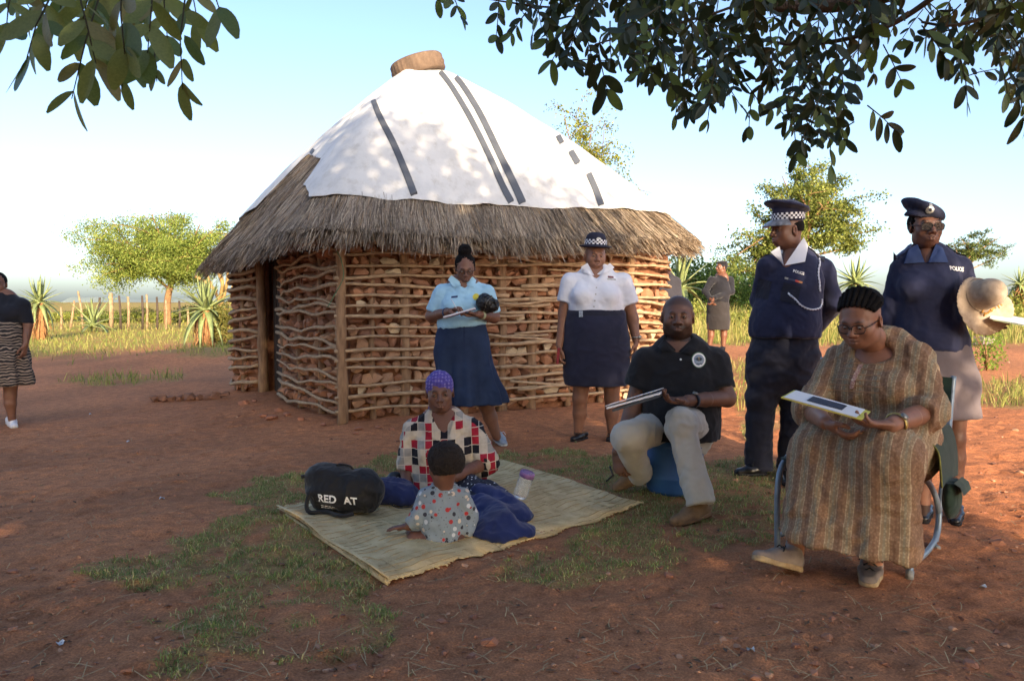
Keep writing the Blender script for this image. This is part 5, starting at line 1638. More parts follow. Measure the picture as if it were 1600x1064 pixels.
def fabric(name, c1, c2=None, scale=5, weave=420, bs=.12, rough=.85, sheen=.15):
    m = simple(name, c1, c2 or tuple(x * .8 for x in c1), scale, rough, 0, sheen=sheen, spec=.25)
    nt = m.node_tree; b = nt.nodes['Principled BSDF']
    n2 = noise_node(nt, weave, 2, .5); n3 = noise_node(nt, 26, 4, .6)
    n5 = noise_node(nt, 5.5, 3, .45); n5.noise_type = 'RIDGED_MULTIFRACTAL'; n5.inputs['Distortion'].default_value = .8; b0_ = bump(nt, b, n5.outputs['Fac'], .35, .02)
    b1 = bump(nt, b, n3.outputs['Fac'], .22, .008, b0_)
    bump(nt, b, n2.outputs['Fac'], bs, .002, b1)
    return m

# ================================================================== PEOPLE
def bb(pts, m):
    a = np.array([tuple(p) for p in pts], dtype=float)
    mv = np.array([m, max(m, .34 if len(pts) > 1 else m), m])
    return a.min(0) - mv, a.max(0) + mv
def at_d(d0):
    return lambda x, y, dd=0.0: P(x, y, d0 + dd)
def foot(px, py):
    g = G(px, py); g.z = gz(g.x, g.y); return g
def ring_fold(c, amp, k, z0, z1, seed=0):
    """post: folds running down a skirt, growing to the hem"""
    c = np.array(tuple(c), float)
    def f(V, Q):
        a = np.arctan2(V[:, 1] - c[1], V[:, 0] - c[0])
        t = np.clip((z0 - V[:, 2]) / (z0 - z1), 0, 1.2)
        w = amp * t * (np.sin(a * k + seed + 1.2 * np.sin(a * 2 + seed)) + .5 * np.sin(a * (k * 1.7) + 2 * seed))
        d = np.stack([np.cos(a), np.sin(a), 0 * a], -1)
        return V + d * w[:, None]
    return f
def check_band(F, parent, z0, z1, rx, ry, n, rows, cy=-.01, tilt=0.0, rx1=None, arc=2 * math.pi, ry1=None, c0=(.75, .76, .8), c1=(.012, .014, .035)):
    m = MB(); rx1 = rx1 or rx; ry1 = ry1 or ry
    for r in range(rows):
        for k in range(n):
            q = []
            for (kk, rr) in ((k, r), (k + 1, r), (k + 1, r + 1), (k, r + 1)):
                a = arc * kk / n; f = rr / rows
                q.append(F((rx + (rx1 - rx) * f) * math.sin(a), cy + (ry + (ry1 - ry) * f) * math.cos(a), z0 + (z1 - z0) * f + tilt * math.cos(a)))
            m.put(q, None, [(0, 1, 2, 3)], c0 if (k + r) % 2 else c1)
    return m.build('check_band', m_check, parent, False)
m_check = simple('check_band', (1, 1, 1), (.92, .92, .92), 30, .6, 0, vcol=True)
m_navy = fabric('navy_wool', lin(38, 43, 72), lin(30, 34, 58), 6)
m_navyd = fabric('navy_trousers', lin(36, 38, 54), lin(28, 30, 43), 6)
m_white = fabric('white_cotton', lin(222, 224, 232), lin(206, 209, 220), 6)
m_black_shoe = simple('black_leather', lin(24, 22, 24), lin(14, 13, 14), 14, .28, .15)
m_black_sole = simple('black_rubber', lin(22, 21, 21), lin(15, 14, 14), 14, .7)
m_silver = simple('badge_silver', lin(190, 192, 190), lin(120, 122, 124), 120, .4, .3, .003, metal=.4)
TONE = (136, 95, 74); TONE_D = (120, 83, 66)

# ---------------------------------------------------------------- woman in white uniform shirt and bowler hat
q = at_d(6.45); f0 = np.array([0, -1., 0])
p = Person('woman in white uniform shirt, navy skirt and checked bowler hat standing before the hut', foot(930, 690), TONE)
Fh = Frame(q(930, 401), (.12, -1, -.06), (.05, 0, 1), 1.02)
p.head(Fh, q(931, 432, .02), wide=1.08, cheeks=.004, neck_r=.062)
def limbs(g):
    g.cone(q(891, 441), q(881, 491, .02), .062, .047, .02); g.cone(q(881, 491, .02), q(874, 540, -.03), .046, .03, .02)
    g.cone(q(972, 441), q(988, 498, .02), .062, .052, .02); g.cone(q(988, 498, .02), q(994, 532, -.03), .05, .031, .02)
    for x0, x1, x2 in ((910, 906, 903), (956, 956, 956)):
        g.cone(q(x0, 590), q(x1, 622), .075, .062, .03); g.cone(q(x1, 622), q(x1, 646, .02), .058, .058, .02); g.cone(q(x1, 646, .02), q(x2, 680, .02), .056, .034, .02)
    g.loft([(q(931, 440), .16, .09), (q(931, 480), .19, .13), (q(931, 560), .2, .15)], f0)
    g.cone(q(931, 430, .02), q(931, 450), .06, .09, .03)
p.limbs(limbs, *bb([q(870, 425), q(1000, 425), q(870, 690), q(1000, 690)], .2))
p.hand(q(874, 541, -.03), (-.05, -.15, -1), (.9, .1, 0), (0, -1, 0), curl=.55, fore=q(878, 515), fore_r=.036)
p.hand(q(994, 533, -.03), (-.12, -.1, -1), (-.9, .1, 0), (0, -1, 0), curl=.5, fore=q(991, 515), fore_r=.037)
p.finish()
def shirt(g):
    g.loft([(q(932, 442), .165, .095), (q(931, 455), .195, .125), (q(931, 470), .20, .145), (q(931, 484), .212, .155), (q(931, 500), .215, .16)], f0, .04)
    g.cone(q(890, 442), q(972, 442), .056, .056, .05)
    g.cone(q(931, 437, .02), q(931, 446), .06, .1, .04)
    for x in (911, 950): g.ell(q(x, 462, -.1), (.085, .075, .075), None, .05)
    for a, c_ in (((890, 440), (884, 472)), ((974, 440), (984, 475))):
        A, B = q(*a), q(*c_, .01)
        g.cone(A, B + (B - A) * .3, .072, .076, .03, cut=[(B, B - A)])
    g.cone(q(931, 418, -.10), q(931, 446, -.15), .075, .006, .008, mode='sub')
    g.cutp(q(931, 486), (0, 0, -1))
p.cloth('shirt', shirt, *bb([q(880, 420), q(990, 420), q(880, 492), q(990, 492)], .22), m_white, wr=(.005, 8), aniso=(1, 1, .6), wr2=(.003, 18))
sb_ = bvh_of(p.last)
collar(p.root, [((918, 411), (908, 417), (908, 425), (929, 431)), ((953, 411), (960, 418), (951, 426), (930, 431))], sb_, m_white, 6.43, q(931, 424), .068, f0)
V2, F2 = rect2(.075, .012); decal(sb_, V2, F2, q(953, 437), (1, 0, -.06), (0, 0, 1), f0, name='name_bar', mat=m_silver, parent=p.root)
m_ribbon = simple('medal_ribbon', lin(150, 80, 60), lin(50, 60, 90), 90, .7, 0)
V2, F2 = rect2(.05, .016); decal(sb_, V2, F2, q(952, 433.5), (1, 0, -.06), (0, 0, 1), f0, name='medal_ribbon', mat=m_ribbon, parent=p.root)
for x in (908, 954):
    V2, F2 = rect2(.09, .003, 8, 1); decal(sb_, V2, F2, q(x, 448), (1, 0, 0), (0, 0, 1), f0, .002, name='pocket_flap', mat=m_white, parent=p.root)
    V2, F2 = disc2(.008, 10); decal(sb_, V2, F2, q(x if x < 930 else 951, 427 if x < 930 else 427), (1, 0, 0), (0, 0, 1), f0, .02, name='collar_pip', mat=m_navy, parent=p.root) if False else None
for y in (450, 460, 470, 479):
    V2, F2 = disc2(.0065, 10); decal(sb_, V2, F2, q(929 - (y - 450) * .15, y), (1, 0, 0), (0, 0, 1), f0, .003, name='button', mat=m_silver, parent=p.root)
def skirt(g):
    g.loft([(q(931, 470), .20, .14), (q(931, 486), .218, .16), (q(931, 512), .25, .19), (q(932, 545), .268, .20), (q(932, 580), .26, .195), (q(932, 640), .248, .185)], f0, .04)
    g.cutp(q(931, 484), (0, 0, 1)); g.cutp(q(931, 601), (0, 0, -1))
p.cloth('skirt', skirt, *bb([q(931, 470), q(931, 610)], .33), fabric('navy_skirt', lin(36, 38, 60), lin(28, 30, 48)), wr=(.006, 5), aniso=(1, 1, 1.6), seed=2)
sk = bvh_of(p.last)
V2, F2 = rect2(.03, .05); decal(sk, V2, F2, q(905, 490), (1, 0, 0), (0, 0, 1), f0, .006, name='belt_buckle', mat=m_silver, parent=p.root)
V2, F2 = rect2(.4, .035, 24, 2); decal(sk, V2, F2, q(931, 489), (1, 0, 0), (0, 0, 1), f0, .004, name='belt', mat=m_navyd, parent=p.root)
shoe(p.root, q(903, 677, .02), foot(893, 692), foot(916, 686), .04, mat=m_black_shoe, sole=m_black_sole, sole_h=.014)
shoe(p.root, q(956, 679, .02), foot(951, 694), foot(961, 683), .04, mat=m_black_shoe, sole=m_black_sole, sole_h=.014)
watch(p.root, q(993.5, 527, -.025), (0, 0, -1), (.7, -.7, 0), m_dial, .036)
def hat(g):
    g.ell(Fh(0, -.012, .115), (.086, .098, .105), Fh.ax, .0, cut=[(Fh(0, 0, .075), -Fh.u)])
    g.ell(Fh(0, -.012, .215), (.12, .12, .02), Fh.ax, .03, 'sub')
    g.ell(Fh(0, -.008, .08), (.136, .146, .014), Fh.ax, .012)
ho = p.cloth('hat', hat, *bb([Fh.c], .27), simple('navy_felt', lin(32, 34, 56), lin(24, 26, 44), 20, .9, .3), vox=.005, wr=None)
check_band(Fh, ho, .096, .134, .0905, .1025, 34, 3, -.012, rx1=.0885, ry1=.1005)
hb = bvh_of(p.last); V2, F2 = disc2(.026, 16); decal(hb, V2, F2, Fh(0, .12, .125), Fh.x, Fh.u, Fh.f, .006, name='cap_badge', mat=m_silver, parent=ho)
def hair(g):
    g.ell(Fh(0, -.03, .02), (.08, .094, .085), Fh.ax, .01); g.ell(Fh(0, .09, -.02), (.075, .09, .1), Fh.ax, .01, 'sub'); g.cutp(Fh(0, 0, -.03), -Fh.u)
p.cloth('hair', hair, *bb([Fh.c], .14), m_hair, vox=.006, wr=(.004, 30))
rb_ = MB().box(q(872, 556, -.06), .02, .05, .13, Matrix.Rotation(.1, 3, 'Y'))
tag(rb_.build('notebook', simple('red_cover', lin(150, 32, 44), lin(120, 24, 34), 20, .6), smooth=False), 'slim red notebook held low by the woman in white uniform shirt', 'notebook')

# ---------------------------------------------------------------- woman in light blue polo, writing
q = at_d(6.2)
p = Person('woman in light blue polo shirt and denim skirt writing in a notebook', foot(735, 694), TONE_D)
Fh = Frame(q(727, 419, -.04), (.12, -1, -.42), (0, -.3, 1), .98)
p.head(Fh, q(724, 446, .02), neck_r=.052)
EL, WL = q(674, 494, .02), q(702, 487, -.22); ER, WR = q(772, 496, .0), q(748, 491, -.2)
def limbs(g):
    g.cone(q(689, 458), EL, .058, .046, .02); g.cone(EL, WL, .045, .029, .02)
    g.cone(q(761, 458), ER, .058, .046, .02); g.cone(ER, WR, .045, .029, .02)
    g.cone(q(748, 600), q(760, 634), .075, .06, .02); g.cone(q(760, 634), q(766, 652, .02), .056, .056, .02); g.cone(q(766, 652, .02), q(776, 682, .03), .054, .036, .02)
    g.cone(q(708, 600), q(706, 634), .075, .06, .02); g.cone(q(706, 634), q(706, 652, .02), .056, .056, .02); g.cone(q(706, 652, .02), q(704, 684, .03), .054, .036, .02)
    g.loft([(q(724, 456), .15, .085), (q(722, 490), .16, .11), (q(722, 560), .18, .13)], f0); g.cone(q(724, 445, .02), q(724, 462), .05, .085, .03)
p.limbs(limbs, *bb([q(660, 440), q(785, 440), q(670, 694), q(790, 694)], .26))
p.hand(WL, (.75, -.55, .25), (.2, -.3, -.9), (.2, -.6, .6), curl=.75, thumb=.9, fore=EL.lerp(WL, .5), fore_r=.036)
p.hand(WR, (-.85, -.4, -.05), (.1, -.2, 1), (-.3, -.7, .3), curl=.35, thumb=.4, fore=ER.lerp(WR, .5), fore_r=.036)
p.finish(look=(0, .8, -.5))
m_polo = fabric('light_blue_pique', lin(164, 206, 228), lin(148, 190, 214))
def shirt(g):
    g.loft([(q(725, 460), .15, .09), (q(724, 473), .175, .12), (q(722, 490), .175, .135), (q(722, 508), .18, .14), (q(722, 525), .185, .14)], f0, .04)
    g.cone(q(692, 460), q(758, 460), .052, .052, .05); g.cone(q(724, 453, .02), q(724, 464), .05, .085, .04)
    for x in (708, 741): g.ell(q(x, 478, -.09), (.072, .06, .065), None, .05)
    for a, c_ in (((690, 458), (680, 488)), ((760, 458), (768, 490))):
        A, B = q(*a), q(*c_, .01)
        g.cone(A, B + (B - A) * .3, .066, .078, .03, cut=[(B, B - A)])
    g.cone(q(725, 436, -.09), q(727, 458, -.14), .065, .005, .008, mode='sub')
    g.cutp(q(722, 511), (.1, 0, -1))
p.cloth('polo_shirt', shirt, *bb([q(670, 440), q(780, 440), q(690, 520)], .22), m_polo, wr=(.006, 8), aniso=(1, 1, .7), seed=3, wr2=(.003, 18))
sb_ = bvh_of(p.last)
collar(p.root, [((705, 430), (700, 437), (709, 449), (724, 444)), ((737, 431), (744, 438), (741, 449), (726, 445))], sb_, m_polo, 6.18, q(724, 443), .06, f0)
V2, F2 = disc2(.026, 18); decal(sb_, V2, F2, q(745, 464), (1, 0, 0), (0, 0, 1), f0, name='sun_emblem', mat=simple('yellow_print', lin(226, 206, 70), lin(206, 186, 50), 60, .7, 0), parent=p.root)
V2, F2 = rect2(.05, .014); decal(sb_, V2, F2, q(712, 464), (1, 0, .1), (0, 0, 1), f0, name='embroidered_mark', mat=fabric('navy_thread', lin(60, 70, 110)), parent=p.root)
m_denim, nt, b = newmat('denim')
n_ = noise_node(nt, 3.2, 5, .6); r_ = ramp(nt, n_.outputs['Fac'], [(.3, lin(30, 40, 62)), (.6, lin(44, 58, 86)), (.85, lin(84, 100, 126))])
nt.links.new(r_.outputs[0], b.inputs['Base Color']); b.inputs['Roughness'].default_value = .85; b.inputs['Specular IOR Level'].default_value = .2
n3 = noise_node(nt, 300, 2); bump(nt, b, n3.outputs['Fac'], .3, .002)
def skirt(g):
    g.loft([(q(722, 495), .165, .12), (q(722, 508), .172, .13), (q(722, 530), .20, .155), (q(722, 550), .215, .165), (q(727, 590), .225, .175), (q(735, 630), .262, .2), (q(737, 665), .285, .21)], f0, .03)
    g.cutp(q(722, 502), (0, 0, 1)); g.cutp(q(733, 630), (0, 0, -1))
p.cloth('denim_skirt', skirt, *bb([q(722, 495), q(740, 640)], .36), m_denim, wr=(.006, 6), post=ring_fold(q(730, 600), .03, 7, q(0, 540).z, q(0, 630).z), seed=4)
sk = bvh_of(p.last)
V2, F2 = rect2(.012, .2, 1, 12); decal(sk, V2, F2, q(727, 522), (1, 0, 0), (0, 0, 1), f0, .002, name='skirt_zip', mat=fabric('denim_dark', lin(30, 42, 72)), parent=p.root)
m_canvas = simple('grey_canvas', lin(150, 162, 176), lin(128, 140, 156), 30, .85, .2); m_wsole = simple('white_rubber', lin(206, 208, 206), lin(180, 180, 176), 20, .7, .1)
shoe(p.root, q(776, 682, .03), foot(789, 698), foot(776, 685), .042, mat=m_canvas, sole=m_wsole, lace=m_white)
shoe(p.root, q(704, 684, .03), foot(700, 699), foot(706, 687), .042, mat=m_canvas, sole=m_wsole)
spectacles(Fh, p.body)
def hair(g):
    g.ell(Fh(0, -.026, .03), (.079, .093, .088), Fh.ax, .01); g.ell(Fh(0, .085, -.03), (.073, .08, .105), Fh.ax, .012, 'sub')
    g.ell(Fh(0, -.04, .135), (.052, .055, .045), Fh.ax, .02); g.cutp(Fh(0, 0, -.055), -Fh.u)
    for k in range(9):
        a = k * .7; g.cone(Fh(.036 * math.cos(a), -.04 + .036 * math.sin(a), .12), Fh(.03 * math.cos(a + .8), -.04 + .03 * math.sin(a + .8), .17), .012, .01, .004)
p.cloth('hair_bun', hair, *bb([Fh.c + Fh.u * .04], .18), m_hair, vox=.005, wr=(.004, 40))
# notebook, pen, bag
A_, B_, C_ = np.array(q(693, 497, -.36)), np.array(q(742, 483, -.34)), np.array(q(744, 484, -.22))
nb_ = thing('notebook', 'white writing pad held by the woman in the light blue polo', 'notebook', Vector((A_ + C_) / 2))
def slab(a, b_, c_, th, name, mat, parent, lift=0.0):
    a, b_, c_ = (np.array(tuple(v), float) for v in (a, b_, c_)); n = unit(np.cross(b_ - a, c_ - b_)); n = n if n[2] > 0 else -n
    d_ = a + c_ - b_
    V = [v + n * (lift + z) for z in (0, th) for v in (a, b_, c_, d_)]
    return MB().put(V, None, [(3, 2, 1, 0), (4, 5, 6, 7), (0, 1, 5, 4), (1, 2, 6, 5), (2, 3, 7, 6), (3, 0, 4, 7)]).build(name, mat, parent, False)
m_paper = simple('paper', lin(226, 226, 228), lin(208, 210, 214), 10, .8, .1); m_card = simple('card_cover', lin(196, 180, 196), lin(170, 156, 172), 10, .8, .1)
slab(A_, B_, C_, .008, 'page', m_paper, nb_, .004); slab(A_, B_, C_, .0035, 'cover', m_card, nb_)
pen = MB().tube([q(713, 481, -.33), q(705, 467, -.26)], [.0028, .0042], 7)
tag(pen.build('pen', m_paper), 'white pen in the writing hand of the woman in light blue polo', 'pen')
bg = thing('handbag', 'small black handbag tucked under the arm of the woman in light blue polo', 'handbag', q(763, 476, -.16))
m_blk = simple('black_vinyl', lin(26, 26, 28), lin(16, 16, 18), 16, .42, .3, .006)
g = Field(*bb([q(763, 476, -.16)], .14), .005)
g.ell(q(763, 476, -.16), (.078, .05, .058), None, .01); g.ell(q(756, 470, -.18), (.05, .045, .05), None, .03)
V, Q = g.mesh(1); V = wrinkle(V, Q, .03, 11); V = wrinkle(V, Q, .012, 26); add('bag_body', V, Q, m_blk, bg)
hp = [Vector(v) for v in catmull([q(752, 468, -.2), q(762, 462, -.24), q(772, 468, -.22), q(777, 482, -.2)], 5)]
MB().tube(hp, .005, 6).build('handle', m_blk, bg)
hp = [Vector(v) for v in catmull([q(756, 486, -.2), q(762, 470, -.245), q(770, 464, -.24)], 5)]; MB().tube(hp, .003, 5).build('zip', m_dial, bg)
watch(p.root, EL.lerp(WL, .84), WL - EL, (-.4, -.6, .4), fabric('navy_strap', lin(40, 60, 90)), .034, 'wrist_strap', False, .02)
watch(p.root, ER.lerp(WR, .82), WR - ER, (0, -.6, .4), simple('bead_bracelet', lin(196, 200, 160), lin(150, 156, 120), 200, .5), .034, 'bracelet', False, .028)

# ---------------------------------------------------------------- officer in navy jumper and peaked cap
q = at_d(5.1); ft = unit((-.28, -1, 0))
p = Person('officer in navy jumper, white collar and checked peaked cap looking left', foot(1205, 748), (116, 80, 64))
Fh = Frame(q(1229, 360, -.01), (-1, -.22, -.05), (.06, 0, 1), 1.02)
p.head(Fh, q(1238, 398, .02), neck_r=.064, jaw=1.08)
def limbs(g):
    g.loft([(q(1240, 432), .12, .085), (q(1235, 465), .15, .11), (q(1225, 540), .16, .13)], ft); g.cone(q(1238, 396, .02), q(1240, 424), .06, .07, .03); g.cone(q(1236, 398, -.02), q(1229, 414, -.085), .055, .035, .03)
    g.cone(q(1290, 500, .14), q(1272, 515, .22), .03, .028)
p.limbs(limbs, *bb([q(1180, 380), q(1310, 380), q(1200, 560), q(1290, 520, .2)], .2), vox=.01)
p.hand(q(1268, 518, .22), (-.8, .1, -.2), (0, 1, 0), (0, 0, 1), curl=.4)
p.finish(look=(0, 1, 0))
def jumper(g):
    g.loft([(q(1241, 420), .15, .1), (q(1238, 436), .18, .135), (q(1234, 455), .19, .15), (q(1229, 490), .20, .18), (q(1226, 512), .212, .185), (q(1226, 524), .2, .17), (q(1226, 540), .19, .16)], ft, .04)
    g.cone(q(1202, 414, -.02), q(1283, 417, .03), .05, .054, .05); g.cone(q(1239, 405, .02), q(1240, 420, .01), .06, .1, .05)
    g.cone(q(1287, 418, .03), q(1303, 476, .06), .066, .06, .018); g.cone(q(1303, 476, .06), q(1272, 516, .24), .058, .046, .01)
    g.cone(q(1199, 415, -.02), q(1186, 470, .08), .062, .058, .018); g.cone(q(1186, 470, .08), q(1222, 514, .26), .056, .046, .01)
    g.cone(q(1233, 384, -.09), q(1226, 416, -.17), .085, .010, .01, mode='sub')
    g.cutp(q(1226, 527), (0, 0, -1))
p.cloth('jumper', jumper, *bb([q(1180, 390), q(1310, 390), q(1180, 530), q(1310, 530), q(1272, 500, .25)], .16), m_navy, wr=(.007, 7), aniso=(1, 1, .7), seed=6, wr2=(.0025, 22))
sb_ = bvh_of(p.last)
collar(p.root, [((1218, 385), (1204, 394), (1220, 409), (1225, 415)), ((1256, 371), (1263, 384), (1258, 409), (1226, 415))], sb_, m_white, 5.06, q(1238, 392), .072, ft)
ux = unit((.95, .2, -.25)); uy = unit((.2, 0, 1))
V2, F2 = text_mesh('POLICE', .024, .02); decal(sb_, V2, F2, q(1245, 427), ux, uy, ft, name='police_lettering', mat=m_white_print, parent=p.root)
for k, cc_ in enumerate(((170, 168, 160), (60, 64, 90), (60, 64, 90), (196, 74, 62), (176, 120, 80))):
    V2, F2 = rect2(.0245, .012, 2, 1); V2 = V2 + [(k - 2) * .0245, 0]
    decal(sb_, V2, F2, q(1237, 439), ux, uy, ft, .004, name='medal_ribbon', mat=simple('ribbon_%s' % 'abcde'[k], lin(*cc_), None, 30, .7, 0), parent=p.root)
for (x, y, w_, h_) in ((1232, 459, .12, .12), (1192, 452, .09, .12)):
    V2, F2 = rect2(w_, h_, 8, 8); decal(sb_, V2, F2, q(x, y), ux, uy, ft, .005, name='pocket', mat=m_navyd, parent=p.root)
def lanyard(pts, r=.006, parent=None):
    pl = catmull(pts, 8); m = MB()
    out = []
    for v in pl:
        h = sb_.find_nearest(Vector(v)); out.append(h[0] + (h[1] if h[1].dot(Vector(ft)) > 0 else h[1]) * .005)
    for s_ in (0, 1):
        m.tube([o_ + Vector((.004 * math.sin(i * 1.4 + s_ * 3.14), -.003, .004 * math.cos(i * 1.4 + s_ * 3.14))) for i, o_ in enumerate(out)], r * .55, 5)
    return m.build('lanyard', m_white, parent or p.root)
lanyard([q(1283, 402, -.06), q(1279, 420, -.12), q(1276, 440, -.13), q(1276, 455, -.12)])
lanyard([q(1232, 456, -.19), q(1241, 464, -.2), q(1254, 478, -.2), q(1268, 484, -.18), q(1279, 480, -.12), q(1280, 468, -.1)])
for (x0, y0, x1, y1) in ((1262, 381, 1290, 402), (1188, 388, 1205, 384)):
    a, c_ = q(x0, y0, -.02), q(x1, y1, -.02); up_ = Vector((.25, -.45, .85)).normalized() if x0 > 1230 else Vector((-.2, -.3, .9)).normalized()
    d_ = (c_ - a).normalized(); s_ = d_.cross(up_).normalized()
    g_ = [[a + d_ * (c_ - a).length * i / 6 + s_ * w_ for w_ in (-.03, 0, .03)] for i in range(7)]
    out = []
    for row in g_:
        rr = []
        for v in row:
            h = sb_.ray_cast(v + up_ * .15, -up_, .4); rr.append((h[0] if h[0] is not None else v) + up_ * .008)
        out.append([tuple(v) for v in rr])
    ep = MB().grid(np.array(out)).grid(np.array(out) - np.array(tuple(up_)) * .006, flip=True).build('epaulette', m_navyd, p.root)
    if x0 > 1230:
        for k in range(4):
            c0 = Vector(out[1 + k][1]) + up_ * .004
            V2 = [c0 + (d_ * math.cos(t_) + s_ * math.sin(t_)) * .012 for t_ in np.linspace(0, 2 * math.pi, 5)[:-1]]
            MB().put([tuple(v) for v in V2] + [tuple(v + up_ * .003) for v in V2], None, [(0, 1, 2, 3), (4, 5, 6, 7)]).build('rank_pip', m_white_print, ep, False)
def trousers(g):
    g.loft([(q(1226, 520), .19, .15), (q(1226, 545), .2, .165), (q(1220, 575), .2, .16)], ft, .03)
    g.cone(q(1198, 560), q(1189, 625), .118, .095, .05, n=ft, fl=1.05); g.cone(q(1189, 625), q(1185, 700, .02), .093, .078, .03); g.cone(q(1185, 700, .02), q(1185, 742, .02), .078, .09, .03)
    g.cone(q(1250, 560), q(1244, 625, -.02), .112, .092, .05); g.cone(q(1244, 625, -.02), q(1236, 705, .0), .09, .076, .03); g.cone(q(1236, 705), q(1233, 748, .02), .076, .085, .03)
    g.cutp(q(1226, 524), (0, 0, 1)); g.cutp(q(1205, 734), (.1, 0, -1))
p.cloth('trousers', trousers, *bb([q(1160, 520), q(1275, 520), q(1160, 745), q(1275, 745)], .12), m_navyd, wr=(.012, 5.5), aniso=(1, 1, 1.5), seed=8, wr2=(.004, 14))
shoe(p.root, q(1185, 727, .02), foot(1148, 744), foot(1196, 743), .046, mat=m_black_shoe, sole=m_black_sole, sole_h=.02, lace=m_black_sole)
shoe(p.root, q(1234, 733, .02), foot(1230, 760), foot(1236, 738), .046, mat=m_black_shoe, sole=m_black_sole, sole_h=.02)
m_cap = fabric('navy_cap', lin(38, 40, 66), lin(30, 32, 54))
def cap(g):
    g.loft([(Fh(0, -.012, .075), .084 , .098), (Fh(0, -.012, .105), .088, .102)], Fh.f, .0)
    up2 = unit(Fh.u + Fh.f * -.24)
    g.ell(Fh(0, -.006, .150), (.138, .148, .027), (Fh.x, np.cross(up2, Fh.x), up2), .03)
    g.cutp(Fh(0, 0, .055), -Fh.u)
co = p.cloth('peaked_cap', cap, *bb([Fh.c + Fh.u * .1], .22), m_cap, vox=.005, wr=(.003, 10))
check_band(Fh, co, .066, .106, .0905, .1055, 46, 3, -.012, rx1=.0935, ry1=.1085)
gv = []
for i in range(13):
    a = math.radians(-62 + 124 * i / 12)
    gv.append([Fh(.088 * math.sin(a), -.012 + .104 * math.cos(a), .068)] + [Fh((.088 + .02 * j) * math.sin(a), -.012 + .104 * math.cos(a) + .021 * j * math.cos(a * 1.3), .068 - .007 * j - .002 * j * j) for j in (1, 2, 3)])
gv = np.array(gv); MB().grid(gv).grid(gv - Fh.u * .005, flip=True).build('visor', simple('visor_silver', lin(150, 152, 160), lin(60, 62, 70), 30, .35, 0), co)
def hair(g):
    g.ell(Fh(0, -.024, .022), (.0775, .0935, .08), Fh.ax, .01); g.ell(Fh(0, .085, -.03), (.08, .08, .1), Fh.ax, .01, 'sub'); g.cutp(Fh(0, 0, -.012), -Fh.u)
p.cloth('hair', hair, *bb([Fh.c], .14), m_hair, vox=.006, wr=None)

# ---------------------------------------------------------------- officer with beret
q = at_d(4.15); 
p = Person('officer in navy jersey, grey skirt and beret wearing dark glasses', foot(1470, 812), (112, 78, 64))
Fh = Frame(q(1447, 354, -.01), (-.12, -1, -.08), (.02, 0, 1), .97)
p.head(Fh, q(1448, 398, .02), neck_r=.05)
EL, WL = q(1388, 500, .06), q(1428, 545, .22); ER, WR = q(1515, 476, .05), q(1516, 498, -.09)
def limbs(g):
    g.loft([(q(1448, 432), .10, .075), (q(1448, 470), .12, .09), (q(1462, 600), .15, .11)], f0); g.cone(q(1448, 396, .02), q(1448, 424), .05, .065, .03); g.cone(q(1448, 396, -.01), q(1448, 413, -.065), .046, .032, .03)
    g.cone(ER, WR, .038, .028)
    for x0, x1 in ((1492, 1492), (1442, 1444)):
        g.cone(q(x0, 620, .03), q(x0, 685, .03), .07, .05, .02); g.cone(q(x0, 685, .03), q(x0, 715, .05), .05, .052, .02); g.cone(q(x0, 715, .05), q(x1, 790, .06), .05, .033, .02)
p.limbs(limbs, *bb([q(1390, 390), q(1520, 390), q(1400, 800), q(1530, 520, -.1), q(1500, 800)], .15))
p.hand(WR, (.85, -.35, -.25), (0, -1, .2), (0, -.3, 1), curl=.25, fore=ER.lerp(WR, .5), fore_r=.033)
p.finish()
def jersey(g):
    g.loft([(q(1448, 418), .14, .088), (q(1448, 434), .155, .112), (q(1448, 460), .155, .12), (q(1449, 500), .152, .118), (q(1455, 535), .178, .14), (q(1458, 570), .18, .14)], f0, .04)
    g.cone(q(1412, 417), q(1498, 416), .046, .046, .05); g.cone(q(1448, 406, .02), q(1448, 420), .05, .09, .04)
    for x in (1427, 1469): g.ell(q(x, 445, -.08), (.065, .055, .065), None, .05)
    g.cone(q(1409, 419), EL, .058, .052, .018); g.cone(EL, WL, .05, .043, .01)
    g.cone(q(1501, 418), ER, .058, .052, .018); g.cone(ER, ER.lerp(WR, .8), .05, .04, .01)
    g.cone(q(1448, 388, -.08), q(1447, 413, -.14), .066, .014, .01, mode='sub')
    g.cutp(q(1455, 548), (-.12, 0, -1))
p.cloth('jersey', jersey, *bb([q(1380, 390), q(1525, 390), q(1390, 560), q(1525, 560), WL], .14), m_navy, wr=(.006, 8), aniso=(1, 1, .7), seed=9, wr2=(.0025, 22))
sb_ = bvh_of(p.last)
m_bluec = fabric('blue_collar', lin(56, 74, 118), lin(46, 62, 100))
collar(p.root, [((1434, 382), (1421, 389), (1413, 412), (1445, 410)), ((1463, 381), (1473, 387), (1482, 410), (1451, 410))], sb_, m_bluec, 4.12, q(1448, 393), .058, f0)
V2, F2 = text_mesh('POLICE', .030, .022); decal(sb_, V2, F2, q(1480, 421.5), (1, 0, -.06), (0, 0, 1), f0, name='police_lettering', mat=m_white_print, parent=p.root)
for sx, (xa, xb) in ((-1, (1396, 1424)), (1, (1478, 1510))):
    gg = []
    for i in range(6):
        x = xa + (xb - xa) * i / 5; row = []
        for dd_ in (-.035, 0, .035):
            s0 = q(x, 395, dd_ + .01); h = sb_.ray_cast(s0 + Vector((0, 0, .2)), Vector((0, 0, -1)), .6); row.append(tuple((h[0] if h[0] else s0) + Vector((0, 0, .008))))
        gg.append(row)
    MB().grid(np.array(gg)).grid(np.array(gg) - [0, 0, .006], flip=True).build('epaulette', m_bluec, p.root)
m_gskirt = fabric('grey_brown_skirt', lin(112, 102, 106), lin(94, 86, 90))
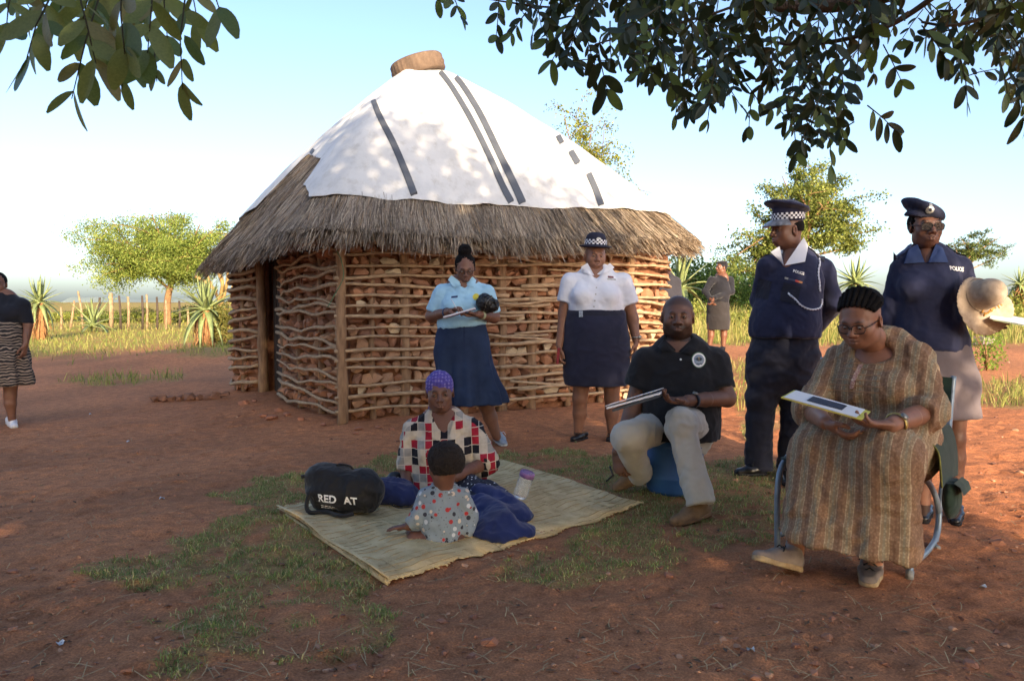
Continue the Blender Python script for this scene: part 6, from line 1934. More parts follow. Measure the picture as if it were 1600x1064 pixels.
def skirt(g):
    g.loft([(q(1455, 530), .168, .13), (q(1458, 560), .185, .145), (q(1466, 600), .195, .155), (q(1468, 650), .19, .15), (q(1469, 690), .19, .15)], f0, .03)
    g.cutp(q(1455, 535), (0, 0, 1)); g.cutp(q(1466, 650), (0, 0, -1))
p.cloth('skirt', skirt, *bb([q(1455, 530), q(1468, 660)], .27), m_gskirt, wr=(.006, 6), post=ring_fold(q(1466, 600), .008, 6, q(0, 560).z, q(0, 650).z), seed=10)
shoe(p.root, q(1492, 790, .06), foot(1492, 818), foot(1493, 797), .04, mat=m_black_shoe, sole=m_black_sole, sole_h=.02)
shoe(p.root, q(1444, 790, .06), foot(1442, 818), foot(1446, 797), .04, mat=m_black_shoe, sole=m_black_sole, sole_h=.02)
spectacles(Fh, p.body, (.026, .019), True, .6)
def beret(g):
    up2 = unit(Fh.u + Fh.x * .5)
    g.ell(Fh(-.022, -.012, .093), (.112, .110, .036), (unit(np.cross(Fh.f, up2)), Fh.f, up2), .02)
    g.ell(Fh(0, -.015, .06), (.08, .096, .055), Fh.ax, .03)
    g.ell(Fh(-.085, .03, .05), (.04, .055, .028), (unit(np.cross(Fh.f, up2)), Fh.f, up2), .03)
    g.cutp(Fh(0, 0, .043), unit(-Fh.u - Fh.x * .12))
bo = p.cloth('beret', beret, *bb([Fh.c + Fh.u * .06], .2), simple('navy_beret', lin(34, 38, 62), lin(26, 30, 50), 20, .95, .3), vox=.005, wr=(.004, 12))
hb = bvh_of(p.last); V2, F2 = disc2(.02, 9, 0.008); decal(hb, V2, F2, Fh(-.025, .13, .085), Fh.x, Fh.u, Fh.f, .005, name='beret_badge', mat=m_silver, parent=bo)
V2, F2 = disc2(.010, 8); decal(hb, V2, F2, Fh(-.02, .13, .11), Fh.x, Fh.u, Fh.f, .005, name='beret_badge', mat=m_silver, parent=bo)
def hair(g):
    g.ell(Fh(0, -.03, .02), (.08, .092, .085), Fh.ax, .01); g.ell(Fh(0, .08, -.03), (.075, .085, .11), Fh.ax, .01, 'sub'); g.cutp(Fh(0, 0, -.04), -Fh.u)
p.cloth('hair', hair, *bb([Fh.c], .14), m_hair, vox=.006, wr=(.004, 30))
# sun hat carried by her
hc = Vector(q(1532, 476, -.19)); hn = unit((.22, -.95, .22)); hx = unit((.80, .18, -.58)); hx = unit(hx - hn * (hx @ hn)); hy = np.cross(hn, hx)
sh = thing('straw_hat', 'pale wide brimmed straw hat with golden trim held at the hip', 'hat', hc)
m_straw, nt, b = newmat('hat_straw')
n_ = noise_node(nt, 34, 4, .6); r_ = ramp(nt, n_.outputs['Fac'], [(.3, lin(150, 132, 114)), (.7, lin(178, 160, 140))]); nt.links.new(r_.outputs[0], b.inputs['Base Color']); b.inputs['Roughness'].default_value = .9
n3 = noise_node(nt, 300, 2); bump(nt, b, n3.outputs['Fac'], .4, .003)
g = Field(*bb([hc], .24), .005)
off = np.array(tuple(hc)) + hy * .0
ccen = np.array(tuple(hc)) - hx * .028 + hy * .035
g.cone(ccen, ccen + hn * .075, .082, .072, .0, n=hx, fl=1.0); 
g.ell(np.array(tuple(hc)) + hx * .01, (.165, .15, .008), (hx, hy, hn), .03)
g.cone(ccen + hn * .165 - hx * .05, ccen + hn * .165 + hx * .05, .02, .02, .03, mode='sub')
g.ell(ccen - hn * .03, (.072, .07, .085), (hx, hy, hn), .0, 'sub')
V, Q = g.mesh(4)
qq = (V - np.array(tuple(hc))); rr = np.hypot(qq @ hx, qq @ hy); aa = np.arctan2(qq @ hy, qq @ hx)
V = V + hn * (sstep(.09, .17, rr) * (.025 * np.sin(aa * 2 + .8) + .012 * np.sin(aa * 3)))[:, None]
add('hat_body', V, Q, m_straw, sh)
m_gold = simple('golden_trim', lin(190, 140, 62), lin(140, 96, 40), 80, .5, .4, .004)
ringp = [Vector(ccen + .086 * (hx * math.cos(a) + hy * math.sin(a)) + hn * .014) for a in np.linspace(0, 2 * math.pi, 33)]
MB().tube(ringp, .004, 5, cap=False).build('hat_cord', simple('hat_cord', lin(120, 104, 90), None, 40, .8), sh)
tm_ = MB()
for k in range(16):
    c0 = Vector(ccen + .094 * (hx * math.cos(-.1 - .11 * k + .6) + hy * math.sin(-.1 - .11 * k + .6)) + hn * R(.012, .03))
    tm_.tube([c0, c0 + Vector((R(-.02, .02), R(-.01, 0), R(-.02, .02)))], [.006, .003], 5)
tm_.build('golden_trim', m_gold, sh)
pr_ = thing('papers', 'loose papers at the right edge held against the straw hat', 'papers', q(1590, 505, -.3))
a_, b_, c_ = np.array(q(1546, 499, -.26)), np.array(q(1640, 516, -.36)), np.array(q(1640, 506, -.2))
slab(a_, b_, c_, .003, 'paper', m_paper, pr_, .003); slab(a_ + [.01, -.01, -.004], b_ + [0, 0, -.006], c_ + [0, 0, -.004], .002, 'paper', simple('tinted_paper', lin(190, 204, 160), lin(170, 186, 140), 10, .8, 0), pr_)

# ---------------------------------------------------------------- man seated on the drum
q = at_d(4.62)
drum_c = foot(1058, 779); drum_c.y += .15; drum_c.x *= (4.62 + .12) / 4.62 * .99
drum = thing('plastic_drum', 'blue plastic drum the man in black polo sits on', 'drum', drum_c)
m_drum = simple('blue_plastic', lin(58, 106, 164), lin(46, 88, 142), 6, .5, .3, .006)
prof = [(0, -.005), (.135, -.005), (.158, .006), (.166, .03), (.168, .085), (.172, .093), (.172, .107), (.168, .115), (.168, .27), (.172, .278), (.172, .292), (.166, .30), (.150, .335), (.120, .352), (.09, .356), (0, .356)]
gr = np.array([[tuple(drum_c + Vector((r0 * math.cos(a), r0 * math.sin(a), z0))) for r0, z0 in prof] for a in np.linspace(0, 2 * math.pi, 49)[:-1]])
MB().grid(gr, True).build('drum_body', m_drum, drum)
MB().tube([drum_c + Vector((.06, -.08, .352)), drum_c + Vector((.06, -.08, .385))], [.03, .03], 16).build('drum_cap', m_drum, drum)
p = Person('bald bearded man in black polo shirt and khaki trousers sitting on a blue drum', foot(1060, 785), (114, 80, 64))
Fh = Frame(q(1059, 495, -.03), (-.2, -1, -.02), (.02, 0, 1), 1.08)
p.head(Fh, q(1064, 540, .02), wide=1.1, cheeks=.005, jaw=1.15, neck_r=.07, nosew=1.25)
SR, ER, WR = q(1009, 566), q(989, 636, .0), q(964, 706, -.1)
SL, EL, WL = q(1117, 566), q(1136, 622, -.08), q(1074, 626, -.32)
def limbs(g):
    g.loft([(q(1063, 562), .17, .1), (q(1063, 610), .18, .13), (q(1062, 655), .18, .15)], f0); g.cone(q(1063, 538, .02), q(1063, 565), .07, .1, .03)
    g.cone(SR, ER, .06, .05, .02); g.cone(ER, WR, .05, .031, .02); g.cone(SL, EL, .06, .052, .02); g.cone(EL, WL, .05, .033, .02)
p.limbs(limbs, *bb([q(960, 530), q(1145, 530), q(1000, 670), WR, WL], .14))
p.hand(WR, (.1, -.2, -1), (.6, .6, 0), (0, -1, 0), curl=.7, fore=ER.lerp(WR, .55), fore_r=.04, sc=1.08)
p.hand(WL, (-.92, -.3, .05), (.0, -.25, 1), (.2, -.9, 0), curl=.5, fore=EL.lerp(WL, .55), fore_r=.041, sc=1.1, thumb=.3)
p.finish(beard=.75, scalp=.6)
m_bpolo = fabric('black_pique', lin(30, 30, 34), lin(23, 23, 27))
def shirt(g):
    g.loft([(q(1063, 566), .185, .11), (q(1063, 585), .205, .14), (q(1063, 615), .21, .165), (q(1064, 645), .215, .185), (q(1066, 690), .22, .18)], f0, .05)
    g.cone(q(1013, 566), q(1113, 566), .06, .06, .05); g.cone(q(1063, 549, .02), q(1063, 568), .07, .11, .05)
    for A, B in ((SR, q(998, 605)), (SL, q(1124, 607, -.05))):
        g.cone(A, B + (B - A) * .3, .086, .088, .03, cut=[(B, B - A)])
    g.cone(q(1061, 528, -.09), q(1057, 558, -.18), .085, .006, .008, mode='sub')
    g.cutp(q(1064, 684), (0, 0, -1))
p.cloth('polo_shirt', shirt, *bb([q(980, 525), q(1145, 525), q(1000, 690), q(1130, 690)], .22), m_bpolo, wr=(.008, 7), seed=12, wr2=(.003, 18))
sb_ = bvh_of(p.last)
collar(p.root, [((1038, 530), (1028, 541), (1037, 549), (1058, 548)), ((1084, 527), (1094, 540), (1080, 554), (1060, 549))], sb_, m_bpolo, 4.58, q(1062, 537), .08, f0)
EMB = q(1084, 560)
for r0, r1, mt in ((.0, .0455, simple('emblem_green', lin(70, 110, 84), None, 40, .7, 0)), (.0, .0405, m_white_print), (.0, .0315, simple('emblem_blue', lin(150, 164, 178), lin(120, 136, 156), 90, .7, 0))):
    V2, F2 = disc2(r1, 26); decal(sb_, V2, F2, EMB, (1, 0, 0), (0, 0, 1), f0, .003 + .0012 * (3 if r1 < .035 else 2 if r1 < .043 else 0), name='chest_emblem', mat=mt, parent=p.root)
m_egold = simple('emblem_gold', lin(196, 176, 110), lin(150, 130, 80), 90, .6, 0); m_edark = simple('emblem_dark', lin(60, 70, 84), None, 40, .7, 0)
for k in range(7):
    a = math.radians(30 + 20 * k); V2, F2 = rect2(.006, .022, 1, 3); ca, sa = math.cos(a - math.pi / 2), math.sin(a - math.pi / 2)
    V2 = np.stack([V2[:, 0] * ca - (V2[:, 1] + .013) * sa, V2[:, 0] * sa + (V2[:, 1] + .013) * ca - .006], -1)
    decal(sb_, V2, F2, EMB, (1, 0, 0), (0, 0, 1), f0, .009, name='emblem_leaf', mat=m_egold if k == 3 else m_edark, parent=p.root)
V2, F2 = rect2(.036, .005, 6, 1); decal(sb_, V2 + [0, -.021], F2, EMB, (1, 0, 0), (0, 0, 1), f0, .009, name='emblem_scroll', mat=m_edark, parent=p.root)
V2, F2 = disc2(.006, 10); decal(sb_, V2, F2, q(1056, 559), (1, 0, 0), (0, 0, 1), f0, .004, name='button', mat=m_white_print, parent=p.root)
m_khaki = fabric('khaki_cotton', lin(190, 186, 176), lin(172, 168, 158))
HRp, KRp, ARp = q(1033, 664, .06), P(980, 684, 4.30), P(999, 738, 4.62)
HLp, KLp, ALp = q(1090, 664, .06), P(1063, 662, 4.22), P(1094, 786, 4.06)
def trousers(g):
    g.loft([(q(1062, 650, .04), .19, .16), (q(1062, 672, .06), .2, .17)], f0, .03)
    g.cone(HRp, KRp, .108, .084, .04); g.cone(KRp, ARp.lerp(KRp, .15), .078, .064, .03); g.cone(ARp.lerp(KRp, .25), ARp + (ARp - KRp) * .2, .07, .08, .02, cut=[(ARp + (ARp - KRp) * .02, ARp - KRp)])
    g.cone(HLp, KLp, .108, .084, .04); g.cone(KLp, ALp.lerp(KLp, .12), .078, .064, .03); g.cone(ALp.lerp(KLp, .25), ALp + (ALp - KLp) * .2, .07, .086, .02, cut=[(ALp + (ALp - KLp) * .02, ALp - KLp)])
p.cloth('trousers', trousers, *bb([HRp, KRp, ARp, HLp, KLp, ALp, q(1062, 650)], .2), m_khaki, wr=(.011, 7), seed=14, wr2=(.004, 16))
m_suede = simple('tan_suede', lin(132, 106, 78), lin(108, 84, 60), 26, .95, .4, .003); m_crepe = simple('crepe_sole', lin(120, 90, 62), lin(96, 72, 50), 30, .8, .3)
toe = foot(957, 765); toe.y -= .06; heel = Vector((.83, 4.72, .115))
shoe(p.root, ARp, toe, heel, .05, mat=m_suede, sole=m_crepe, floor_n=(-.55, -.25, .8), sole_h=.026, lace=m_straw, high=.01)
shoe(p.root, ALp, foot(1048, 826), foot(1107, 801), .05, mat=m_suede, sole=m_crepe, sole_h=.026, lace=m_straw, high=.02)
watch(p.root, EL.lerp(WL, .86), WL - EL, (-.2, -.5, .8), fabric('watch_strap_dark', lin(34, 34, 44)), .04, 'watch', True, .022)
a_, b_, c_ = np.array(P(948, 640, 4.02)), np.array(P(1031, 617, 4.16)), np.array(P(1038, 613, 4.34))
nbk = thing('notebook', 'open notepad with black cover held by the man in black polo', 'notebook', Vector((a_ + c_) / 2))
slab(a_ + [.03, .0, -.012], b_ + [0, 0, -.012], c_ + [0, 0, -.012], .012, 'cover', m_blk, nbk); slab(a_, b_, c_, .010, 'page', m_paper, nbk, .002); 
slab(a_ + [-.004, 0, .006], a_ + (b_ - a_) * .97 + [0, 0, .015], c_ + [0, 0, .012], .003, 'page', m_paper, nbk, .012)
pn = MB().tube([P(953, 728, 4.42), P(958, 742, 4.42), P(947, 752, 4.42)], [.006, .007, .005], 7)
tag(pn.build('pen', m_blk), 'black marker pen in the lowered hand of the man in black polo', 'pen')

# ---------------------------------------------------------------- woman in striped dress on the folding chair
fD = unit((-.63, -.77, 0)); lD = np.array([.77, -.63, 0])
seat_c = Vector((1.66, 3.72, hz(1.66, 3.72)))
m_tube = simple('painted_steel', lin(132, 146, 160), lin(112, 126, 140), 20, .35, .1, metal=.25)
m_gcanvas = fabric('green_canvas', lin(40, 58, 46), lin(30, 46, 36)); m_piping = simple('yellow_piping', lin(120, 122, 60), None, 40, .7, 0)
m_foot = simple('grey_rubber', lin(150, 150, 146), None, 20, .7)
chair = thing('folding_chair', 'grey tubular folding chair with green canvas under the woman in striped dress', 'chair', (1.66, 3.72, hz(1.66, 3.72)))
def W(px, py, d): return P(px, py, d)
def ctube(pts, name, r=.0135, n=6):
    return MB().tube([Vector(v) for v in catmull([tuple(p_) for p_ in pts], n)], r, 10).build(name, m_tube, chair)
FR, RR = foot(1421, 901), foot(1464, 857)
dx_ = Vector((-.77, .63, 0)) * .56
ctube([FR, W(1428, 800, 3.31), W(1432, 735, 3.34), W(1434, 704, 3.36), W(1447, 682, 3.44), W(1470, 672, 3.6), W(1483, 668, 3.7)], 'arm_frame')
ctube([W(1463, 880, 3.6) * 0 + RR, W(1462, 846, 3.68), W(1467, 800, 3.68), W(1455, 760, 3.62), W(1430, 735, 3.5), W(1412, 720, 3.42)], 'leg')
ctube([W(1430, 878, 3.33), W(1448, 862, 3.5), W(1464, 836, 3.64), W(1468, 800, 3.68)], 'brace', .0125)
ctube([W(1467, 800, 3.68), W(1480, 700, 3.76), W(1485, 640, 3.82), W(1490, 588, 3.86)], 'back_post')
for a, c_ in ((FR, W(1428, 800, 3.31)), (RR, W(1462, 846, 3.68))):
    MB().tube([a - Vector((0, 0, .006)), a.lerp(c_, .12)], .0165, 10).build('rubber_foot', m_foot, chair)
FL, RL = FR + dx_, RR + dx_
for f_ in (FL, RL): f_.z = gz(f_.x, f_.y)
ctube([FL, FL + Vector((.01, .02, .35)), W(1247, 695, 3.72), W(1254, 668, 3.78), W(1268, 655, 3.88), W(1290, 655, 4.05)], 'arm_frame')
ctube([RL, RL + Vector((.0, 0, .4)), RL + Vector((.06, .08, .85))], 'back_post')
ctube([FL.lerp(RL, .1) + Vector((0, 0, .06)), RL + Vector((0, 0, .1))], 'brace', .0125)
# seat and back canvas
sc_ = []
fr_m = (FR + FL) / 2; re_m = (RR + RL) / 2
for i in range(9):
    row = []
    for j in range(9):
        b0 = FR.lerp(RR, i / 8 * .95 + .02) ; b1 = FL.lerp(RL, i / 8 * .95 + .02)
        v = b0.lerp(b1, j / 8); v.z = .43 - .03 * math.sin(math.pi * j / 8) - .02 * i / 8 + hz(v.x, v.y)
        row.append(tuple(v))
    sc_.append(row)
sc_ = np.array(sc_); MB().grid(sc_).grid(sc_ - [0, 0, .006], flip=True).build('seat', m_gcanvas, chair)
bp0, bp1 = W(1488, 590, 3.84), W(1484, 648, 3.8)
bl = []
for i in range(7):
    e = bp0.lerp(bp1, i / 6); row = []
    for j in range(9):
        v = e + dx_ * (j / 8) * 1.0 + Vector((.03, .04, 0)) * math.sin(math.pi * j / 8)
        row.append(tuple(v))
    bl.append(row)
bl = np.array(bl); MB().grid(bl).grid(bl + [.004, .008, 0], flip=True).build('backrest', m_gcanvas, chair)
# side pouch hanging over the arm
pz = [W(1446, 676, 3.42), W(1470, 664, 3.52), W(1482, 680, 3.42), W(1484, 720, 3.38), W(1486, 745, 3.36)]
g_ = []
top_l = [(1441, 680, 3.36), (1452, 690, 3.32), (1466, 706, 3.30), (1470, 735, 3.30), (1472, 762, 3.30)]
top_r = [(1474, 660, 3.66), (1486, 666, 3.62), (1494, 690, 3.60), (1497, 716, 3.60), (1497, 742, 3.60)]
for a, c_ in zip(catmull(top_l, 4), catmull(top_r, 4)):
    A, B = P(*a), P(*c_); g_.append([tuple(A.lerp(B, k / 6) + Vector((.0, -.0, .008 * math.sin(math.pi * k / 6)))) for k in range(7)])
g_ = np.array(g_); MB().grid(g_).grid(g_ - [.006, -.002, 0], flip=True).build('arm_cover', m_gcanvas, chair)
MB().tube([Vector(v) for v in g_[:, 0]], .004, 5).build('piping', m_piping, chair)
g = Field(*bb([P(1488, 775, 3.4)], .16), .005)
c0 = np.array(tuple(P(1488, 776, 3.42))); ax_d = unit(tuple(P(1497, 742, 3.60) - P(1472, 762, 3.30))); ax_n = unit(np.cross(ax_d, (0, 0, 1)))
g.ell(c0, (.115, .035, .095), (ax_d, ax_n, (0, 0, 1)), .01); g.cutp(c0 + np.array([0, 0, .07]), (0, 0, 1))
V, Q = g.mesh(2); V = wrinkle(V, Q, .006, 14); po = add('pouch', V, Q, m_gcanvas, chair)
fl_ = [[tuple(Vector(c0 + ax_d * (-.10 + .2 * k / 6) + np.array([0, 0, .078 - .05 * j / 3]) + (-ax_n if ax_n[1] > 0 else ax_n) * (.02 + .02 * (j > 0) + .006 * j))) for k in range(7)] for j in range(4)]
MB().grid(np.array(fl_)).build('pouch_flap', m_gcanvas, po)

p = Person('woman in brown striped dress and spectacles reading a paper on a folding chair', foot(1370, 860), (142, 100, 80))
Fh = Frame(P(1343, 501, 3.42), (-.66, -.66, -.36), (-.25, -.25, 1), 1.0)
nk = P(1380, 552, 3.55)
p.head(Fh, nk, wide=1.1, cheeks=.007, neck_r=.062, jaw=1.05)
SR, ER, WR = P(1312, 566, 3.66), P(1266, 640, 3.50), P(1290, 660, 3.22)
SL, EL, WL = P(1432, 564, 3.40), P(1452, 642, 3.30), P(1392, 664, 3.06)
def limbs(g):
    g.loft([(P(1375, 568, 3.54), .165, .1), (P(1372, 600, 3.54), .18, .13), (P(1370, 680, 3.58), .2, .16)], fD); g.cone(nk, P(1375, 572, 3.53), .065, .12, .04)
    g.cone(P(1330, 566, 3.6), P(1418, 566, 3.45), .07, .07, .05)
    g.cone(SR, ER, .06, .05, .02); g.cone(ER, WR, .048, .031, .02); g.cone(SL, EL, .06, .052, .02); g.cone(EL, WL, .05, .032, .02)
    g.cone(P(1258, 800, 3.3), P(1240, 868, 3.34), .05, .036, .02); g.cone(P(1370, 830, 3.2), P(1362, 892, 3.28), .05, .036, .02)
p.limbs(limbs, *bb([SR, ER, WR, SL, EL, WL, P(1240, 880, 3.3), P(1370, 900, 3.2), nk], .14))
p.hand(WR, (.55, -.62, -.45), (.3, .1, .75), (.2, -.3, .8), curl=.55, fore=ER.lerp(WR, .5), fore_r=.038)
p.hand(WL, (-.92, -.1, .05), (.1, .2, 1), (-.1, .9, .2), curl=.4, fore=EL.lerp(WL, .5), fore_r=.04, thumb=.3)
p.finish(look=(0, .75, -.6))
# striped print: bands across the wearer, patterned with small motifs
m_dress, nt, b = newmat('striped_print')
tc = N(nt, 'ShaderNodeTexCoord'); dt = N(nt, 'ShaderNodeVectorMath', operation='DOT_PRODUCT'); dt.inputs[1].default_value = tuple(lD)
nt.links.new(tc.outputs['Object'], dt.inputs[0])
nw = noise_node(nt, 5, 2); ad = N(nt, 'ShaderNodeMath', operation='MULTIPLY_ADD'); nt.links.new(nw.outputs['Fac'], ad.inputs[0]); ad.inputs[1].default_value = .012; nt.links.new(dt.outputs['Value'], ad.inputs[2])
ms = N(nt, 'ShaderNodeMath', operation='MULTIPLY'); nt.links.new(ad.outputs[0], ms.inputs[0]); ms.inputs[1].default_value = 1 / .064
fr = N(nt, 'ShaderNodeMath', operation='FRACT'); nt.links.new(ms.outputs[0], fr.inputs[0])
B1, B2, B3, B4 = lin(148, 118, 94), lin(156, 136, 110), lin(138, 108, 86), lin(178, 158, 130)
rp = ramp(nt, fr.outputs[0], [(0, B1), (.18, B3), (.30, B1), (.48, B4), (.53, B2), (.66, lin(148, 138, 116)), (.78, B2), (.92, B4), (.97, B1)], 'CONSTANT')
vo = N(nt, 'ShaderNodeTexVoronoi'); vo.inputs['Scale'].default_value = 95; nt.links.new(tc.outputs['Object'], vo.inputs['Vector'])
rv = ramp(nt, vo.outputs['Distance'], [(.0, (1.35, 1.2, 1.05)), (.28, (1.0, 1.0, 1.0)), (.6, (.66, .62, .6))])
cm = mixc(nt, .75, rp.outputs[0], mixc(nt, 1.0, rp.outputs[0], rv.outputs[0], 'MULTIPLY'))
nt.links.new(cm, b.inputs['Base Color']); b.inputs['Roughness'].default_value = .85; b.inputs['Specular IOR Level'].default_value = .2
n3 = noise_node(nt, 26, 4); b1 = bump(nt, b, n3.outputs['Fac'], .4, .008); n4 = noise_node(nt, 400, 2); bump(nt, b, n4.outputs['Fac'], .2, .002, b1)
KL, KR = P(1384, 716, 3.12), P(1282, 712, 3.34)
def dress(g):
    g.loft([(P(1376, 572, 3.54), .18, .11), (P(1374, 592, 3.54), .205, .15), (P(1370, 625, 3.54), .22, .175), (P(1366, 660, 3.56), .24, .20), (P(1372, 695, 3.60), .255, .21)], fD, .05)
    g.cone(P(1318, 568, 3.64), P(1428, 567, 3.42), .074, .074, .05)
    for v in (P(1345, 606, 3.46), P(1395, 608, 3.36)): g.ell(v, (.085, .085, .075), None, .06)
    for A, B, fr_ in ((SR, ER, 1.0), (SL, EL, 1.0)):
        g.cone(A, B, .074, .072, .022)
    B = ER.lerp(WR, .25); g.cone(ER, ER.lerp(WR, .6), .074, .066, .03, cut=[(B, WR - ER)])
    B = EL.lerp(WL, .30); g.cone(EL, EL.lerp(WL, .6), .072, .068, .03, cut=[(B, WL - EL)])
    # lap, legs and the cloth stretched between them
    g.cone(P(1400, 694, 3.50), KL, .15, .125, .08); g.cone(P(1345, 694, 3.66), KR, .15, .115, .08)
    g.cone(KL, P(1384, 860, 3.12), .12, .125, .08); g.cone(KR, P(1262, 846, 3.26), .11, .125, .08)
    g.cone(P(1335, 720, 3.25), P(1330, 870, 3.16), .11, .14, .10); g.cone(P(1404, 720, 3.36), P(1402, 838, 3.24), .075, .075, .06)
    g.cone(P(1300, 760, 3.28), P(1290, 870, 3.2), .11, .12, .1)
    g.ell(np.array(tuple(P(1364, 552, 3.46))), (.085, .085, .05), None, .015, 'sub'); g.ell(nk, (.09, .09, .06), None, .02, 'sub')
    g.cutp(P(1330, 868, 3.05), unit((-.10, .05, -1)))
def dfold(V, Q):
    t_ = np.clip((.5 - V[:, 2]) / .36, 0, 1)
    u_ = V @ lD
    n = vnormals(V, Q)
    w = .012 * t_ * (np.sin(u_ * 34 + 2 * np.sin(u_ * 9)) * .7 + .5 * np.sin(u_ * 61 + V[:, 2] * 5))
    ds = .018 * np.clip(1 - np.abs((V[:, 2] - .30 - .25 * (u_ - u_.mean())) / .05), 0, 1) * t_
    return V + n * (w - ds * .6)[:, None]
p.cloth('dress', dress, *bb([SR, SL, ER, EL, P(1220, 880, 3.2), P(1460, 880, 3.2), P(1400, 690, 3.7)], .18), m_dress, vox=.0085, wr=(.009, 9), post=dfold, seed=15, wr2=(.004, 17))
db = bvh_of(p.last)
# placket with pin tucks
m_plk = simple('placket_braid', lin(128, 56, 70), lin(196, 180, 160), 160, .8, .3); m_tuck = simple('tuck_seam', lin(170, 132, 96), lin(140, 104, 76), 60, .85)
ux = lD; uy = unit((-.12, -.1, 1)); nrm = unit(fD + np.array([0, 0, .12]))
V2, F2 = rect2(.018, .115, 3, 12); V2 = V2 + np.stack([V2[:, 1] * .18, 0 * V2[:, 1]], -1); decal(db, V2, F2, P(1332, 587, 3.38), ux, uy, nrm, .004, name='placket', mat=m_plk, parent=p.root)
for k in range(6):
    V2, F2 = rect2(.17 + .012 * k, .0045, 14, 1); decal(db, V2, F2, P(1338 - k * 1.5, 566 + 9 * k, 3.38), ux, (0, 0, 1), nrm, .003, name='pin_tuck', mat=m_tuck, parent=p.root)
m_nsole = simple('cream_sole', lin(186, 164, 126), lin(140, 112, 80), 26, .85, .4); m_sneak = simple('taupe_nubuck', lin(142, 128, 118), lin(122, 108, 100), 24, .9, .3, .003); m_bluepanel = simple('blue_panel', lin(104, 132, 152), None, 20, .8)
tl = P(1176, 874, 3.26); hl_ = foot(1249, 895); hl_.z += .004
s1 = shoe(p.root, P(1240, 860, 3.36), tl, hl_, .047, mat=m_sneak, sole=m_nsole, floor_n=(-.1, .22, .95), sole_h=.026, lace=m_black_sole, high=.03)
s2 = shoe(p.root, P(1362, 888, 3.28), foot(1356, 921), foot(1363, 886), .047, mat=m_sneak, sole=m_nsole, sole_h=.026, lace=m_black_sole, high=.02)
spectacles(Fh, p.body, (.026, .020), False, .75)
def hair(g):
    g.ell(Fh(0, -.028, .034), (.078, .092, .084), Fh.ax, .01); g.ell(Fh(0, .098, -.035), (.08, .085, .112), Fh.ax, .012, 'sub')
    for k in range(11):
        a = math.radians(-78 + 156 * k / 10)
        pts = [Fh(.078 * math.sin(a), .045 * math.cos(a) + .01, .078 * math.cos(a) * .6 + .045), Fh(.088 * math.sin(a), -.03, .05 + .09 * math.cos(a)), Fh(.06 * math.sin(a), -.105, .045 + .055 * math.cos(a))]
        g.cone(pts[0], pts[1], .0085, .011, .002); g.cone(pts[1], pts[2], .011, .013, .002)
    g.ell(Fh(0, -.10, .05), (.065, .05, .06), Fh.ax, .015)
    g.cutp(Fh(0, 0, -.04), -Fh.u)
p.cloth('braided_hair', hair, *bb([Fh.c], .2), m_hair, vox=.0045, wr=(.002, 60), smooth=1)
watch(p.root, EL.lerp(WL, .86), WL - EL, (-.1, -.8, .5), simple('gold_bracelet', lin(206, 186, 120), lin(160, 130, 70), 120, .3, .3, metal=.7), .040, 'watch', True, .018)
a_, b_, c_ = np.array(P(1220, 622, 3.02)), np.array(P(1346, 657, 2.98)), np.array(P(1360, 644, 3.14))
pp_ = thing('document', 'yellow backed printed sheets held by the woman in the striped dress', 'document', Vector((a_ + c_) / 2))
slab(a_, b_, c_, .004, 'yellow_backing', simple('yellow_card', lin(206, 200, 96), lin(188, 182, 80), 10, .8, 0), pp_)
slab(a_ + (b_ - a_) * .03, a_ + (b_ - a_) * .93, a_ + (b_ - a_) * .93 + (c_ - b_) * .95, .002, 'page', m_paper, pp_, .006)
n_p = unit(np.cross(b_ - a_, c_ - b_)); n_p = n_p if n_p[2] > 0 else -n_p
e1, e2 = (b_ - a_), (c_ - b_)
slab(a_ + e1 * .28 + e2 * .22, a_ + e1 * .72 + e2 * .22, a_ + e1 * .72 + e2 * .78, .001, 'printed_picture', simple('dark_print', lin(52, 58, 76), lin(34, 38, 52), 30, .7, 0), pp_, .0095)

# ---------------------------------------------------------------- reed mat
mat_l, mat_b, mat_r, mat_t = foot(432, 803), foot(604, 911), foot(1003, 791), foot(782, 722)
matt = thing('reed_mat', 'large straw coloured reed mat spread on the ground', 'mat', (mat_l + mat_r) / 2)
m_reedm, nt, b = newmat('mat_reed')
n_ = noise_node(nt, 9, 5, .65); r_ = ramp(nt, n_.outputs['Fac'], [(.3, lin(186, 158, 112)), (.55, lin(214, 190, 142)), (.75, lin(228, 206, 160))])
nt.links.new(r_.outputs[0], b.inputs['Base Color']); b.inputs['Roughness'].default_value = .7
n3 = noise_node(nt, 160, 3); bump(nt, b, n3.outputs['Fac'], .3, .003)
m_twine = simple('mat_twine', lin(186, 158, 112), lin(156, 128, 88), 40, .9, 0)
def matp(u, v, lift=0.0):
    """u along the short side L->B, v along the long side"""
    a = mat_l.lerp(mat_b, u); c_ = mat_t.lerp(mat_r, u); q_ = a.lerp(c_, v)
    edge = .012 * max(0, 1 - v / .06) + .012 * max(0, (v - .95) / .05)
    return Vector((q_.x, q_.y, gz(q_.x, q_.y) + .012 + lift + edge + .006 * math.sin(u * 9 + v * 4)))
NRD = 296       # single reeds run along the short side, side by side along the long one
rr_ = random.Random(5)
for k in range(NRD):
    v = (k + .5) / NRD; pts = []
    u0, u1 = rr_.uniform(-.012, .006), 1 + rr_.uniform(-.008, .012)
    for i in range(9):
        u = u0 + (u1 - u0) * i / 8
        pts.append(matp(u, min(max(v + rr_.gauss(0, .0003), 0), 1), rr_.uniform(0, .0018)))
    if k < 3:    # rolled hem
        for i, q_ in enumerate(pts): q_.z += .012
    MB().tube(pts, [.0031 * rr_.uniform(.9, 1.2)] * 9, 5).build('reed', m_reedm, matt)
